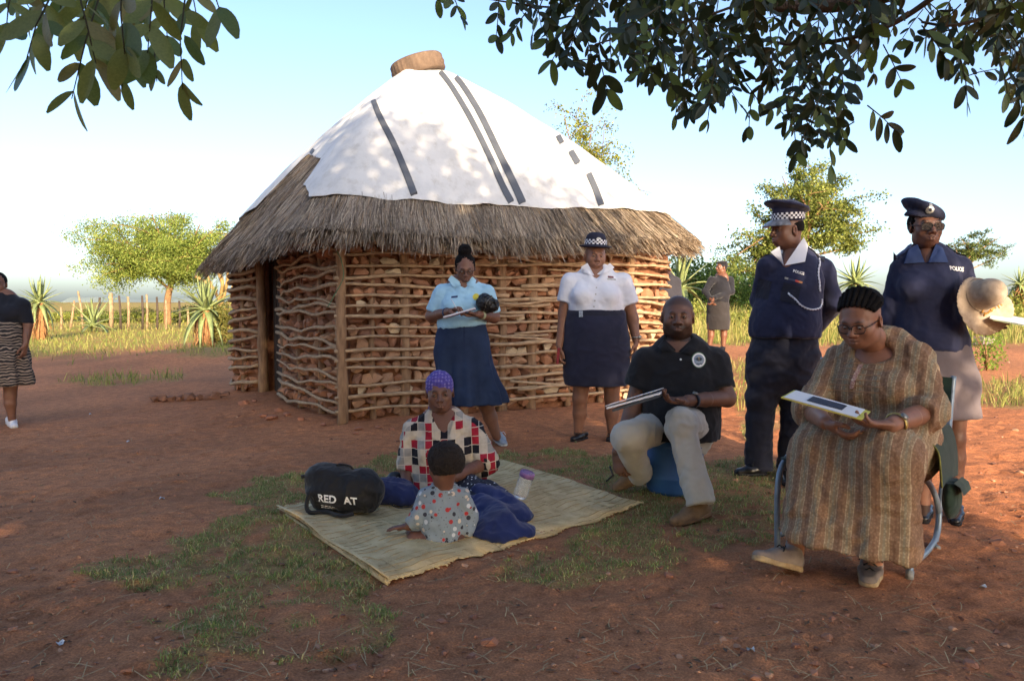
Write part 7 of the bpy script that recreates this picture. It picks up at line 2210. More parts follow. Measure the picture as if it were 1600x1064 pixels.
gb_ = np.array([[tuple(matp(i / 24, j / 24, -.003)) for j in range(25)] for i in range(25)])
MB().grid(gb_, flip=True).build('reed_underlay', m_reedm, matt)
for k in range(25):
    u = .02 + .96 * k / 24
    MB().tube([matp(u + .002 * math.sin(j), j / 40, .0042 + .0012 * (j % 2)) for j in range(41)], .0018, 4).build('twine', m_twine, matt)
for px_, py_ in ((606, 909),):
    c0 = foot(px_, py_); ax_ = (mat_l - mat_b).normalized()
    ax_ = (mat_l - mat_b).normalized(); MB().tube([c0 + ax_ * s_ + Vector((0, 0, .014)) for s_ in (0, .1, .3, .7, 1.2)], [.012, .011, .010, .009, .006], 8).build('rolled_hem', m_reedm, matt)

# ---------------------------------------------------------------- woman with headscarf seated on the mat
q = at_d(4.78)
p = Person('woman in purple headscarf and red checked blouse sitting on the mat', foot(700, 790), (112, 76, 62))
Fh = Frame(q(687, 613, -.04), (.10, -1, -.10), (-.04, 0, 1), 1.03)
p.head(Fh, q(692, 655, .02), wide=1.03, neck_r=.055)
SR, ER, WR = q(645, 672), q(637, 735, -.02), q(636, 779, -.12)
SL, EL, WL = q(738, 672), q(760, 722, -.08), q(712, 745, -.30)
HC = foot(700, 778)
def limbs(g):
    g.loft([(q(692, 672), .16, .09), (q(694, 720), .17, .12), (q(698, 775), .2, .15)], f0); g.cone(q(692, 652, .02), q(692, 680, -.01), .055, .1, .04)
    g.cone(SR, ER, .052, .044, .02); g.cone(ER, WR, .043, .03, .02); g.cone(SL, EL, .052, .046, .02); g.cone(EL, WL, .044, .03, .02)
p.limbs(limbs, *bb([SR, ER, WR, SL, EL, WL, q(692, 650), q(698, 800)], .15))
p.hand(WR, (-.75, -.55, -.30), (0, 0, -1), (.6, -.7, 0), curl=.12, spread=.25, fore=ER.lerp(WR, .5), fore_r=.035)
p.hand(WL, (-.85, -.35, -.1), (-.1, -.5, -.6), (0, -.3, .9), curl=.5, fore=EL.lerp(WL, .5), fore_r=.036)
p.finish()
m_blouse, nt, b = newmat('patchwork_print')
tc = N(nt, 'ShaderNodeTexCoord'); mp = N(nt, 'ShaderNodeMapping'); mp.inputs['Scale'].default_value = (1 / .046, 1 / .11, 1 / .05); mp.inputs['Rotation'].default_value = (0, .06, 0); nt.links.new(tc.outputs['Object'], mp.inputs['Vector'])
fl_n = N(nt, 'ShaderNodeVectorMath', operation='FLOOR'); nt.links.new(mp.outputs[0], fl_n.inputs[0])
wnz = N(nt, 'ShaderNodeTexWhiteNoise', noise_dimensions='3D'); nt.links.new(fl_n.outputs[0], wnz.inputs['Vector'])
rp = ramp(nt, wnz.outputs['Value'], [(0, lin(190, 178, 162)), (.26, lin(150, 146, 142)), (.42, lin(160, 34, 52)), (.68, lin(34, 32, 40)), (.84, lin(198, 184, 164))], 'CONSTANT')
frn = N(nt, 'ShaderNodeVectorMath', operation='FRACTION'); nt.links.new(mp.outputs[0], frn.inputs[0])
sx_ = N(nt, 'ShaderNodeSeparateXYZ'); nt.links.new(frn.outputs[0], sx_.inputs[0])
def near_edge(out):
    a = N(nt, 'ShaderNodeMath', operation='SUBTRACT'); nt.links.new(out, a.inputs[0]); a.inputs[1].default_value = .5
    c_ = N(nt, 'ShaderNodeMath', operation='ABSOLUTE'); nt.links.new(a.outputs[0], c_.inputs[0])
    e = N(nt, 'ShaderNodeMath', operation='GREATER_THAN'); nt.links.new(c_.outputs[0], e.inputs[0]); e.inputs[1].default_value = .455
    return e.outputs[0]
mxn = N(nt, 'ShaderNodeMath', operation='MAXIMUM'); nt.links.new(near_edge(sx_.outputs[0]), mxn.inputs[0]); nt.links.new(near_edge(sx_.outputs[2]), mxn.inputs[1])
cb = mixc(nt, mxn.outputs[0], rp.outputs[0], lin(196, 184, 168))
nn = noise_node(nt, 30, 3); rn = ramp(nt, nn.outputs['Fac'], [(.3, (.82, .82, .82)), (.7, (1.05, 1.05, 1.05))])
nt.links.new(mixc(nt, 1.0, cb, rn.outputs[0], 'MULTIPLY'), b.inputs['Base Color']); b.inputs['Roughness'].default_value = .85; b.inputs['Specular IOR Level'].default_value = .2
n3 = noise_node(nt, 26, 4); bump(nt, b, n3.outputs['Fac'], .35, .008)
def blouse(g):
    g.loft([(q(693, 675), .16, .095), (q(694, 692), .185, .125), (q(695, 720), .19, .14), (q(697, 750), .2, .155), (q(699, 790), .23, .19)], f0, .05)
    g.cone(q(648, 672), q(736, 672), .062, .062, .05); g.cone(q(692, 662, .02), q(692, 678), .055, .09, .04)
    for x in (672, 715): g.ell(q(x, 706, -.1), (.075, .06, .075), None, .05)
    B = SR.lerp(ER, .97); g.cone(SR, ER + (ER - SR) * .2, .066, .070, .015, cut=[(B, ER - SR)])
    g.cone(SL, EL, .068, .072, .015); B = EL.lerp(WL, .22); g.cone(EL, EL.lerp(WL, .5), .072, .062, .02, cut=[(B, WL - EL)])
    g.cone(q(690, 646, -.09), q(697, 692, -.17), .075, .006, .01, mode='sub')
    g.cone(q(752, 770, -.05), q(740, 740, -.05), .06, .06, .05)
    g.cutp(q(699, 788), (0, 0, -1))
p.cloth('blouse', blouse, *bb([SR, SL, ER, EL, q(640, 790), q(760, 790)], .17), m_blouse, wr=(.010, 8), seed=18, wr2=(.004, 17))
collar(p.root, [((673, 648), (662, 658), (672, 682), (693, 694)), ((711, 647), (722, 655), (720, 680), (698, 695))], bvh_of(p.last), m_blouse, 4.74, q(692, 652), .062, f0)
m_scarf, nt, b = newmat('headscarf_print')
tc = N(nt, 'ShaderNodeTexCoord'); vo = N(nt, 'ShaderNodeTexVoronoi'); vo.inputs['Scale'].default_value = 52; vo.inputs['Randomness'].default_value = .25; nt.links.new(tc.outputs['Object'], vo.inputs['Vector'])
rp = ramp(nt, vo.outputs['Distance'], [(0, lin(56, 44, 110)), (.2, lin(150, 136, 178)), (.36, lin(92, 78, 158)), (.7, lin(70, 56, 134))])
nt.links.new(rp.outputs[0], b.inputs['Base Color']); b.inputs['Roughness'].default_value = .8
n3 = noise_node(nt, 24, 3); bump(nt, b, n3.outputs['Fac'], .4, .008)
def scarf(g):
    g.ell(Fh(0, -.022, .037), (.085, .103, .094), Fh.ax, .01)
    tl_ = unit(Fh.u * 1 + Fh.f * -.75)
    g.cutp(Fh(0, .078, .035), unit(Fh.f * .72 - Fh.u * .7)); g.cutp(Fh(0, -.09, -.055), -Fh.u)
    g.cone(Fh(-.03, -.10, -.03), Fh(-.055, -.11, -.12), .028, .018, .02)
p.cloth('headscarf', scarf, *bb([Fh.c], .2), m_scarf, vox=.005, wr=(.004, 16), aniso=(1, 1, 2))
m_dots, nt, b = newmat('spotted_skirt')
tc = N(nt, 'ShaderNodeTexCoord'); vo = N(nt, 'ShaderNodeTexVoronoi'); vo.inputs['Scale'].default_value = 46; vo.inputs['Randomness'].default_value = .1; nt.links.new(tc.outputs['Object'], vo.inputs['Vector'])
rp = ramp(nt, vo.outputs['Distance'], [(0, lin(206, 206, 206)), (.26, lin(30, 32, 48))], 'CONSTANT'); nt.links.new(rp.outputs[0], b.inputs['Base Color']); b.inputs['Roughness'].default_value = .85
H1, K1, K2 = P(705, 778, 4.72), P(768, 786, 4.42), P(772, 800, 4.25)
def spsk(g):
    g.cone(P(690, 782, 4.75), P(772, 788, 4.45), .13, .105, .05); g.cone(P(690, 790, 4.55), P(770, 800, 4.25), .10, .09, .05)
    g.cone(P(715, 760, 4.6), P(752, 770, 4.45), .09, .08, .06)
    g.cutp(Vector((0, 4.5, .03)), (0, 0, -1))
p.cloth('spotted_skirt', spsk, *bb([H1, K1, K2, P(690, 800, 4.5)], .2), m_dots, wr=(.012, 8), seed=20)
m_bluecl = fabric('royal_blue_cotton', lin(30, 44, 96), lin(22, 33, 76), 5)
def wrap(g):
    g.cone(P(756, 786, 4.40), P(800, 810, 4.05), .105, .075, .06); g.cone(P(752, 804, 4.12), P(793, 826, 3.80), .10, .07, .06)
    g.cone(P(775, 778, 4.4), P(812, 812, 4.1), .07, .06, .05); g.cone(P(748, 828, 3.86), P(808, 836, 3.74), .05, .04, .06); g.ell(P(782, 830, 3.8), (.16, .13, .035), None, .06)
    g.cutp(Vector((0, 4.2, .018)), (0, 0, -1))
def wfold(V, Q):
    s_ = V[:, 0] * 26 + V[:, 1] * 14; n = vnormals(V, Q)
    return V + n * (.013 * np.sin(s_ + 2.2 * np.sin(V[:, 2] * 16 + V[:, 1] * 7)))[:, None]
wo = p.cloth('wrap_cloth', wrap, *bb([P(760, 780, 4.4), P(810, 840, 3.9), P(740, 830, 4.0)], .24), m_bluecl, vox=.008, wr=(.010, 10), post=wfold, seed=21)
wo['label'] = 'royal blue cloth spread over her legs'

# ---------------------------------------------------------------- toddler
q = at_d(3.74); fT = unit((-.55, .83, 0))
p = Person('toddler in grey printed pyjamas sitting on the mat with back turned', foot(692, 852), (108, 72, 58))
Fh = Frame(q(694, 727, .0), (-.72, .66, -.12), (0, 0, 1), .80)
p.head(Fh, q(692, 764, .0), wide=1.08, cheeks=.006, neck_r=.045, vox=.003)
SR, ER, WR = q(668, 776, .0), q(655, 806, -.02), q(637, 822, -.01)
SL, EL, WL = q(722, 776, .03), q(734, 806, .05), q(730, 828, .02)
def limbs(g):
    g.loft([(q(693, 775, .02), .085, .06), (q(692, 810, .02), .095, .075), (q(692, 840, .02), .1, .085)], fT); g.cone(q(692, 762), q(693, 778, .02), .04, .06, .02)
    g.cone(ER, WR, .027, .021, .01); g.cone(EL, WL, .027, .021, .01)
    g.cone(q(680, 842, -.02), q(648, 843, -.02), .046, .038, .02); g.cone(q(648, 843, -.02), q(632, 834, .14), .034, .024, .02); g.cone(q(632, 834, .14), q(617, 830, .15), .02, .015, .01); g.cone(q(712, 842, .0), q(734, 838, .10), .045, .036, .02)
p.limbs(limbs, *bb([q(690, 760), q(620, 830), q(740, 850), q(640, 826, .2)], .13), vox=.006)
p.hand(WR, (-.9, .15, -.12), (0, 0, -1), (.1, 1, 0), curl=.15, sc=.62, spread=.2, fore=ER.lerp(WR, .5), fore_r=.024)
p.finish(eyes=True)
m_pj, nt, b = newmat('pyjama_print')
tc = N(nt, 'ShaderNodeTexCoord'); vo = N(nt, 'ShaderNodeTexVoronoi'); vo.inputs['Scale'].default_value = 30; vo.inputs['Randomness'].default_value = .75; nt.links.new(tc.outputs['Object'], vo.inputs['Vector'])
blob = ramp(nt, vo.outputs['Distance'], [(.0, (1, 1, 1)), (.33, (0, 0, 0))], 'CONSTANT')
sep = N(nt, 'ShaderNodeSeparateColor'); nt.links.new(vo.outputs['Color'], sep.inputs[0])
pal = ramp(nt, sep.outputs[0], [(0, lin(168, 44, 44)), (.28, lin(206, 190, 172)), (.52, lin(46, 46, 56)), (.74, lin(196, 200, 206)), (.88, lin(168, 44, 44))], 'CONSTANT')
vo2 = N(nt, 'ShaderNodeTexVoronoi'); vo2.inputs['Scale'].default_value = 62; nt.links.new(tc.outputs['Object'], vo2.inputs['Vector'])
bl2 = ramp(nt, vo2.outputs['Distance'], [(.0, (.55, .55, .55)), (.2, (0, 0, 0))], 'CONSTANT')
base = mixc(nt, bl2.outputs[0], lin(130, 142, 152), lin(60, 62, 72))
nt.links.new(mixc(nt, blob.outputs[0], base, pal.outputs[0]), b.inputs['Base Color']); b.inputs['Roughness'].default_value = .85
n3 = noise_node(nt, 30, 4); bump(nt, b, n3.outputs['Fac'], .4, .006)
def pj(g):
    g.loft([(q(693, 776, .02), .085, .062), (q(692, 790, .02), .105, .08), (q(692, 815, .02), .110, .09), (q(693, 845, .02), .108, .1)], fT, .03)
    g.cone(q(670, 776), q(719, 776, .03), .036, .036, .03); g.cone(q(692, 768), q(693, 778, .02), .042, .065, .02)
    g.cone(SR, ER, .046, .042, .02); B = ER.lerp(WR, .8); g.cone(ER, WR, .04, .034, .01, cut=[(B, WR - ER)])
    g.cone(SL, EL, .046, .042, .02); g.cone(EL, WL, .04, .036, .01)
    g.cutp(q(692, 856), (0, 0, -1))
p.cloth('pyjama_top', pj, *bb([SR, SL, ER, EL, WR, WL, q(692, 855)], .12), m_pj, vox=.006, wr=(.006, 14), seed=22)
ring_ = [Vector(q(692, 768, .0)) + Vector((.052 * math.cos(a), .046 * math.sin(a), .008 * math.sin(a))) for a in np.linspace(0, 2 * math.pi, 25)]
MB().tube(ring_, .010, 7, cap=False).build('neckband', fabric('grey_jersey', lin(128, 130, 134)), p.root)
def hair(g):
    g.ell(Fh(0, -.02, .032), (.082, .1, .091), Fh.ax, .01); g.ell(Fh(0, .10, -.03), (.085, .075, .105), Fh.ax, .012, 'sub'); g.cutp(Fh(0, 0, -.045), -Fh.u)
m_fuzz = simple('toddler_hair', lin(42, 32, 28), lin(26, 20, 18), 90, .9, .9, .008, 180)
p.cloth('hair', hair, *bb([Fh.c], .14), m_fuzz, vox=.0045, wr=(.005, 60), wr2=(.003, 110))

# ---------------------------------------------------------------- woman walking in from the left edge
q = at_d(7.6); fL = unit((.25, -1, 0))
p = Person('woman in black top and zebra striped skirt walking at the left edge', foot(10, 668), (124, 86, 68))
Fh = Frame(q(-4, 444), (.45, -1, -.05), (0, 0, 1), .98)
p.head(Fh, q(2, 470, .02))
EL, WL = q(44, 508, .02), q(40, 537, -.03)
def limbs(g):
    g.loft([(q(4, 474), .15, .085), (q(4, 510), .15, .1)], fL); g.cone(q(2, 468, .02), q(3, 478), .05, .08, .03)
    g.cone(q(36, 476), EL, .05, .042); g.cone(EL, WL, .041, .027)
    g.cone(q(17, 590), q(16, 618), .07, .056, .02); g.cone(q(16, 618), q(16, 630), .054, .054, .02); g.cone(q(16, 630), q(19, 656, .02), .052, .034, .02)
    g.cone(q(-14, 590), q(-18, 618), .07, .056, .02); g.cone(q(-18, 618), q(-22, 656, .02), .054, .034, .02)
p.limbs(limbs, *bb([q(-30, 460), q(50, 460), q(-30, 668), q(50, 668)], .15))
p.hand(WL, (-.1, -.1, -1), (-.9, 0, 0), (0, -1, 0), curl=.5, fore=EL.lerp(WL, .5), fore_r=.034)
p.finish()
def top_(g):
    g.loft([(q(4, 476), .15, .09), (q(4, 488), .17, .12), (q(5, 500), .155, .115), (q(5, 520), .16, .12)], fL, .04)
    g.cone(q(-27, 475), q(35, 475), .056, .056, .05); g.cone(q(3, 470, .02), q(4, 476), .06, .09, .03)
    g.cone(q(36, 477), EL, .062, .05, .03); B = EL.lerp(WL, .5); g.cone(EL, WL, .048, .042, .01, cut=[(B, WL - EL)])
    g.cone(q(-28, 477), q(-34, 510), .062, .05, .03)
    for x in (-8, 17): g.ell(q(x, 487, -.07), (.062, .05, .06), None, .06)
    g.cutp(q(4, 505), (0, 0, -1))
p.cloth('black_top', top_, *bb([q(-40, 462), q(50, 462), q(-40, 540), q(50, 540)], .15), fabric('black_knit', lin(30, 32, 42), lin(22, 24, 32)), wr=(.005, 8), seed=23)
m_zeb, nt, b = newmat('zebra_print')
nz = noise_node(nt, 2.2, 2, .5); tc = N(nt, 'ShaderNodeTexCoord'); wv = N(nt, 'ShaderNodeTexWave'); wv.inputs['Scale'].default_value = 11; wv.inputs['Distortion'].default_value = 7; wv.inputs['Detail'].default_value = 1.5; wv.inputs['Detail Scale'].default_value = 1.2; wv.bands_direction = 'Z'
nt.links.new(tc.outputs['Object'], wv.inputs['Vector'])
rp = ramp(nt, wv.outputs['Color'], [(0, lin(34, 30, 30)), (.62, lin(34, 30, 30)), (.66, lin(146, 128, 112))]); nt.links.new(rp.outputs[0], b.inputs['Base Color']); b.inputs['Roughness'].default_value = .85
def skirt(g):
    g.loft([(q(5, 498), .15, .115), (q(5, 520), .19, .15), (q(5, 560), .23, .18), (q(6, 600), .265, .2), (q(6, 630), .28, .21)], fL, .03)
    g.cutp(q(5, 501), (0, 0, 1)); g.cutp(q(5, 603), (.06, 0, -1))
p.cloth('zebra_skirt', skirt, *bb([q(5, 495), q(5, 610)], .36), m_zeb, wr=(.006, 6), post=ring_fold(q(5, 560), .026, 7, q(0, 515).z, q(0, 603).z, 1.0), seed=24)
shoe(p.root, q(19, 655, .02), foot(24, 670), foot(14, 660), .042, mat=m_white, sole=m_wsole); shoe(p.root, q(-22, 655, .02), foot(-20, 671), foot(-26, 661), .042, mat=m_white, sole=m_wsole)
def hair(g):
    g.ell(Fh(0, -.026, .03), (.079, .093, .088), Fh.ax, .01); g.ell(Fh(0, .085, -.03), (.073, .08, .105), Fh.ax, .012, 'sub')
p.cloth('hair', hair, *bb([Fh.c], .15), m_hair, vox=.006, wr=(.003, 30))

# ---------------------------------------------------------------- woman far off in dark uniform, and a man half hidden by the hut
d0 = 14.0; q = at_d(d0); fF = unit((-.75, -.66, 0))
g0 = foot(1122, 546); m_char = fabric('charcoal_serge', lin(30, 30, 38), lin(23, 23, 29)); m_chars = fabric('charcoal_skirt', lin(50, 46, 47), lin(40, 37, 38))
p = Person('woman in dark uniform standing far off with folded hands', (P(1122, 545, d0).x, d0, gz(P(1122, 545, d0).x, d0)), (112, 74, 56))
Fh = Frame(q(1127, 418), (-1, -.35, -.05), (0, 0, 1), 1.0)
p.head(Fh, q(1129, 432), vox=.005)
E1, W1 = q(1102, 455, -.15), q(1109, 466, -.3); E2, W2 = q(1143, 456, -.02), q(1114, 466, -.3)
def limbs(g):
    g.loft([(q(1127, 436), .14, .08), (q(1126, 462), .15, .1)], fF); g.cone(E2, W2, .04, .03)
    for x0, x1 in ((1131, 1130), (1111, 1108)):
        g.cone(q(x0, 505), q(x0, 524), .07, .058, .02); g.cone(q(x0, 524), q(x1, 543), .056, .036, .02)
p.limbs(limbs, *bb([q(1095, 430), q(1150, 430), q(1095, 550), q(1150, 550)], .15), vox=.01)
p.hand(W1, (.2, -.4, -.7), (.6, -.2, 0), (0, -1, .3), curl=.5, vox=.005, sc=1.1); p.hand(W2, (-.3, -.4, -.7), (-.4, -.2, 0), (0, -1, .3), curl=.5, vox=.005, sc=1.1)
p.finish()
def top_(g):
    g.loft([(q(1127, 438), .14, .09), (q(1125, 452), .17, .14), (q(1123, 466), .18, .16), (q(1122, 478), .19, .16)], fF, .04); g.cone(q(1112, 438, -.1), q(1140, 438, .1), .06, .06, .05)
    g.cone(q(1112, 438, -.1), E1, .068, .058, .03); g.cone(E1, W1, .056, .042, .02); g.cone(q(1141, 438, .1), E2, .068, .058, .03); g.cone(E2, W2, .056, .042, .02)
    g.cutp(q(1122, 473), (0, 0, -1))
p.cloth('jersey', top_, *bb([q(1095, 430), q(1150, 430), q(1095, 480), q(1150, 480)], .25), m_char, vox=.011, wr=(.006, 7))
def skirt(g):
    g.loft([(q(1122, 466), .17, .15), (q(1122, 480), .2, .17), (q(1122, 500), .21, .175), (q(1122, 530), .2, .17)], fF, .03); g.cutp(q(1122, 469), (0, 0, 1)); g.cutp(q(1122, 515), (0, 0, -1))
p.cloth('skirt', skirt, *bb([q(1122, 466), q(1122, 520)], .3), m_chars, vox=.012, wr=(.006, 6))
for x0 in (1130, 1108):
    a = q(x0, 541); gz_ = gz(a.x, a.y); shoe(p.root, Vector((a.x, a.y, gz_ + .08)), Vector((a.x - .14, a.y - .13, gz_)), Vector((a.x + .03, a.y + .03, gz_)), .042, mat=m_black_shoe, sole=m_black_sole)
def hair(g):
    g.ell(Fh(0, -.026, .03), (.082, .097, .09), Fh.ax, .01); g.ell(Fh(0, .085, -.03), (.075, .08, .105), Fh.ax, .012, 'sub'); g.ell(Fh(0, -.01, .085), (.095, .105, .032), Fh.ax, .01)
p.cloth('beret', hair, *bb([Fh.c], .17), m_char, vox=.008, wr=None)
d0 = 10.4; q = at_d(d0)
p = Person('man in dark grey shirt half hidden behind the right end of the hut', (P(1042, 560, d0).x, d0, gz(P(1042, 560, d0).x, d0)), (92, 62, 50))
Fh = Frame(q(1037, 416), (.3, -1, 0), (0, 0, 1), 1.0); p.head(Fh, q(1038, 432), vox=.005)
zg = gz(P(1042, 560, d0).x, d0)
def limbs(g):
    g.loft([(q(1038, 440), .15, .09), (q(1038, 480), .15, .1)], f0); g.cone(q(1056, 474), q(1054, 500), .042, .03)
p.limbs(limbs, *bb([q(1010, 425), q(1065, 520)], .15), vox=.01)
p.hand(q(1054, 501), (0, -.1, -1), (-1, 0, 0), (0, -1, 0), curl=.5, vox=.005); p.finish()
def top_(g):
    g.loft([(q(1038, 442), .16, .1), (q(1038, 460), .18, .13), (q(1038, 500), .17, .13)], f0, .04); g.cone(q(1020, 440), q(1055, 440), .06, .06, .05)
    g.cone(q(1056, 442), q(1060, 474), .068, .055, .03); g.cone(q(1060, 474), q(1055, 498), .054, .044, .02); g.cone(q(1020, 442), q(1015, 474), .068, .055, .03)
    g.cutp(q(1038, 498), (0, 0, -1))
p.cloth('shirt', top_, *bb([q(1010, 430), q(1065, 505)], .2), fabric('grey_uniform', lin(56, 55, 64), lin(46, 45, 53)), vox=.011, wr=(.006, 8))
a = q(1028, 500); b2 = q(1048, 500)
def tr_(g):
    g.loft([(q(1038, 490), .165, .12), (q(1038, 512), .17, .13)], f0, .03)
    for v in (a, b2): g.cone(v, Vector((v.x, v.y, zg + .05)), .09, .07, .03)
    g.cutp(q(1038, 494), (0, 0, 1))
p.cloth('trousers', tr_, *bb([a, b2, Vector((a.x, a.y, zg))], .25), m_char, vox=.012, wr=(.008, 6))
for v in (a, b2): shoe(p.root, Vector((v.x, v.y, zg + .07)), Vector((v.x, v.y - .19, zg)), Vector((v.x, v.y + .05, zg)), .042, mat=m_black_shoe, sole=m_black_sole)

# ================================================================== THINGS ON THE MAT
def mz(v): return Vector((v[0], v[1], gz(v[0], v[1]) + .02))
bc = mz(foot(530, 812)); 
rs_ = thing('rucksack', 'black rucksack with white lettering lying on the mat', 'rucksack', bc)
m_nylon = fabric('black_nylon', lin(30, 30, 34), lin(22, 22, 26), 8, 300, .2, .6)
u_ = unit((1, -.12, 0)); w_ = unit((.12, 1, 0)); up_ = np.array([0, 0, 1.])
c0 = np.array(tuple(bc)) + w_ * .10
g = Field(*bb([bc + Vector((0, .08, .13))], .34), .006)
def BX(a, b_, z): return c0 + u_ * a + w_ * b_ + up_ * (z if z < .1 else .1 + (z - .1) * .72)
g.cone(BX(-.11, 0, .075), BX(.11, 0, .075), .085, .085, .03); g.cone(BX(-.12, 0, .14), BX(.12, 0, .12), .09, .085, .05); g.cone(BX(-.13, .01, .20), BX(.11, .01, .16), .068, .065, .05)
g.ell(BX(-.16, 0, .215), (.05, .06, .035), (u_, w_, up_), .03); g.ell(BX(0, -.06, .08), (.15, .045, .075), (u_, w_, up_), .03)
g.cutp(bc, (0, 0, -1))
V, Q = g.mesh(2); V = wrinkle(V, Q, .022, 6, seed=3); V = wrinkle(V, Q, .006, 20, seed=6)
rb = add('bag_body', V, Q, m_nylon, rs_); rbv = bvh_of((V, Q))
nrm = unit(-w_ + up_ * .12)
for tx, ax_ in (('RED', -.062), ('AT', .066)):      # a fold of the cloth hides the letter between
    V2, F2 = text_mesh(tx, .056, .03); decal(rbv, V2, F2, BX(ax_, -.1, .074 - ax_ * .06), unit(u_ - up_ * .08), up_, nrm, .004, name='lettering', mat=m_white_print, parent=rb)
for k in range(2):
    V2, F2 = rect2(.09 - .02 * k, .0045, 16, 1)
    F2 = [f for i, f in enumerate(F2) if i % 4 != 3]
    decal(rbv, V2, F2, BX(-.062 - .01 * k, -.1, .036 - .010 * k), unit(u_ - up_ * .08), up_, nrm, .002, name='small_print', mat=m_white_print, parent=rb)
for pts in ([BX(-.15, -.06, .17), BX(-.165, -.1, .1), BX(-.175, -.11, .035), BX(-.15, -.12, .008), BX(-.1, -.11, .01), BX(-.05, -.12, .012), BX(.0, -.15, .008), BX(.05, -.16, .008), BX(.09, -.13, .012)],
            [BX(.17, -.03, .16), BX(.19, -.06, .1), BX(.185, -.06, .03), BX(.15, -.07, .01)]):
    pl = catmull(pts, 6); g2 = []
    for i, v in enumerate(pl):
        t_ = unit(pl[min(i + 1, len(pl) - 1)] - pl[max(i - 1, 0)]); s_ = unit(np.cross(t_, -w_ + .3 * up_)); g2.append([v - s_ * .011, v + s_ * .011, v + s_ * .011 - w_ * .004, v - s_ * .011 - w_ * .004, v - s_ * .011])
    MB().grid(np.array(g2)).build('strap', m_nylon, rs_)
MB().tube([Vector(BX(-.17, 0, .21)), Vector(BX(-.2, -.02, .215)), Vector(BX(-.235, -.03, .205))], [.012, .010, .012], 7).build('toggle', m_nylon, rs_)
MB().tube([Vector(v) for v in catmull([BX(-.15, -.06, .215), BX(-.05, -.065, .2), BX(.06, -.06, .18), BX(.14, -.05, .15)], 6)], .004, 5).build('zip', m_blk, rs_)
# seams, webbing and front pocket of the rucksack
for (a0_, z0_, w0_, h0_) in ((0, .118, .27, .006), (-.135, .075, .008, .09), (.135, .07, .008, .09)):
    V2, F2 = rect2(w0_, h0_, 14 if w0_ > .05 else 1, 1 if w0_ > .05 else 8); decal(rbv, V2, F2, BX(a0_, -.1, z0_), unit(u_ - up_ * .08), up_, nrm, .005, name='seam', mat=m_black_sole, parent=rb)
MB().tube([Vector(v) for v in catmull([BX(-.06, 0, .272), BX(-.03, 0, .30), BX(.03, 0, .285), BX(.05, 0, .248)], 6)], .007, 6).build('grab_handle', m_nylon, rs_)
# blue bag behind
b2c = mz(P(612, 782, 4.42)); bb2 = thing('blue_bag', 'crumpled dark blue bag behind the black rucksack', 'bag', b2c)
g = Field(*bb([b2c + Vector((0, .05, .06))], .26), .007)
g.ell(b2c + Vector((-.02, .05, .05)), (.15, .11, .075), None, .02); g.ell(b2c + Vector((.06, .02, .03)), (.09, .1, .06), None, .03); g.cutp(b2c, (0, 0, -1))
V, Q = g.mesh(2); V = wrinkle(V, Q, .025, 8, seed=9); V = wrinkle(V, Q, .008, 18, seed=2); add('bag_body', V, Q, fabric('blue_nylon', lin(34, 44, 88), lin(26, 34, 70)), bb2)
MB().tube([Vector(v) for v in catmull([b2c + Vector((.0, -.08, .015)), b2c + Vector((.06, -.14, .006)), b2c + Vector((.13, -.12, .008)), b2c + Vector((.2, -.1, .008))], 6)], .003, 5).build('drawstring', m_blk, bb2)
stc = mz(P(607, 752, 4.8)); sn = thing('sandal', 'black and white striped slipper standing behind the blue bag', 'slipper', stc)
a0 = np.array(tuple(stc))
g = Field(a0 - .16, a0 + .16, .005); g.cone(a0 + [-.05, 0, .02], a0 + [.07, .02, .02], .04, .045, .01, n=(0, 0, 1), fl=.5); g.ell(a0 + [.04, .01, .05], (.05, .045, .04), None, .02); g.cutp(a0, (0, 0, -1)); V, Q = g.mesh(1); add('slipper_body', V, Q, m_blk, sn); sv = bvh_of((V, Q))
for k in range(4):
    V2, F2 = rect2(.006, .05, 1, 5); decal(sv, V2 + [k * .017 - .02, 0], F2, a0 + [.03, -.06, .05], (1, 0, 0), (.1, 0, 1), (0, -1, .3), .002, name='stripe', mat=m_white_print, parent=sn)
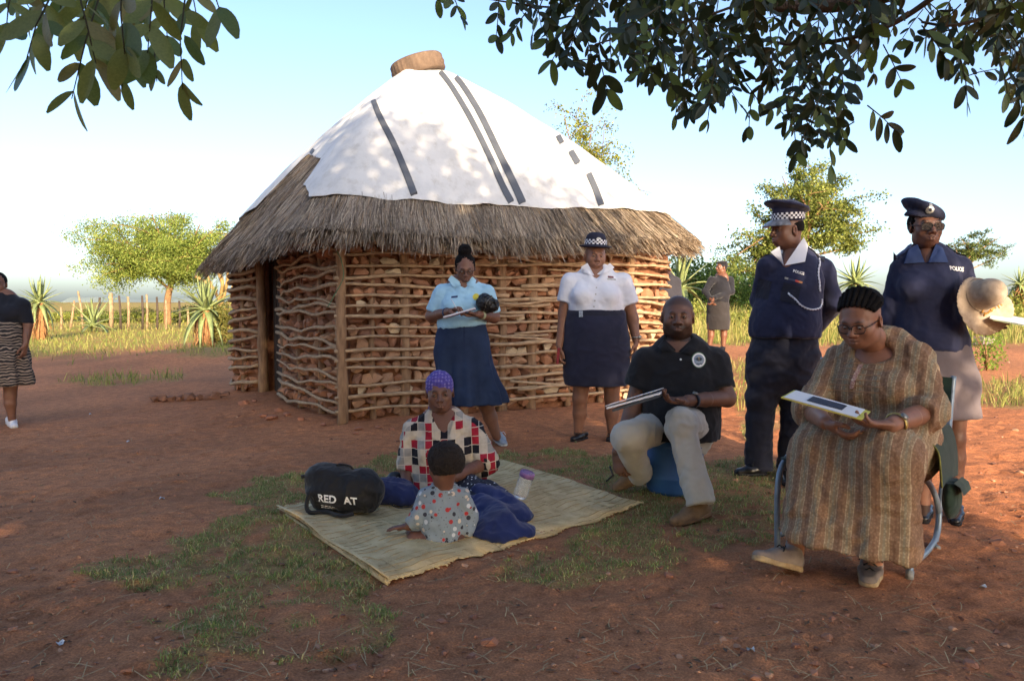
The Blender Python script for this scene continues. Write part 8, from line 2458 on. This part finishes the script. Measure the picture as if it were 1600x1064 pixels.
# plastic bottle
btc = mz(P(808, 803, 4.42)); bt = thing('plastic_bottle', 'clear plastic bottle with purple cap lying behind the blue cloth', 'bottle', btc)
m_pet, nt, b = newmat('clear_plastic'); b.inputs['Base Color'].default_value = (.86, .9, .94, 1); b.inputs['Roughness'].default_value = .12; b.inputs['Transmission Weight'].default_value = .75; b.inputs['IOR'].default_value = 1.2
prof = [(0, 0), (.036, .002), (.041, .012), (.041, .05), (.038, .056), (.041, .062), (.041, .1), (.038, .106), (.041, .112), (.041, .13), (.03, .155), (.026, .16)]
ax_ = (P(822, 776, 4.38) - P(812, 806, 4.40)).normalized(); e1 = ax_.orthogonal().normalized(); e2 = ax_.cross(e1); b0 = P(812, 806, 4.40)
b0.z = max(b0.z, gz(b0.x, b0.y) + .045)
gr = np.array([[tuple(b0 + ax_ * z0 + (e1 * math.cos(a) + e2 * math.sin(a)) * r0) for r0, z0 in prof] for a in np.linspace(0, 2 * math.pi, 25)[:-1]])
MB().grid(gr, True).build('bottle_body', m_pet, bt)
gr = np.array([[tuple(b0 + ax_ * z0 + (e1 * math.cos(a) + e2 * math.sin(a)) * r0) for r0, z0 in ((.038, .128), (.043, .13), (.043, .152), (.04, .157), (0, .157))] for a in np.linspace(0, 2 * math.pi, 25)[:-1]])
MB().grid(gr, True).build('cap', simple('purple_plastic', lin(136, 96, 150), None, 20, .4, 0), bt)
# grey block on the ground far right
kb = G(1537, 540); blk = thing('concrete_block', 'grey concrete block lying on the ground behind the straw hat', 'block', kb)
MB().box(kb + Vector((0, 0, .08)), .36, .2, .17, Matrix.Rotation(.5, 3, 'Z') @ Matrix.Rotation(.15, 3, 'Y')).build('block_body', simple('concrete', lin(140, 130, 124), lin(110, 100, 96), 16, .9, .4), blk, smooth=False)
# scraps of litter
for k, (px_, py_, lb) in enumerate(((1173, 1020, 'white scrap of paper at the bottom, left of centre of the bare earth'), (1536, 918, 'thin white scrap on the earth below the folding chair'), (95, 1000, 'small pale scrap on the earth in the bottom left corner'), (200, 690, 'white paper scrap on the earth left of the hut'), (141, 647, 'tiny white scrap near the walking woman'), (253, 780, 'pale scrap on the earth left of the rucksack'))):
    g_ = foot(px_, py_); s = .013
    a = np.array([[tuple(g_ + Vector(((i - 1) * s, (j - 1) * s * .7, .006 + .008 * math.sin(i * 2 + j * 1.7 + k)))) for j in range(3)] for i in range(3)])
    tag(MB().grid(a).grid(a - [0, 0, .001], flip=True).build('paper_scrap', m_paper, origin=g_), lb, 'litter', 'scraps of litter on the yard')
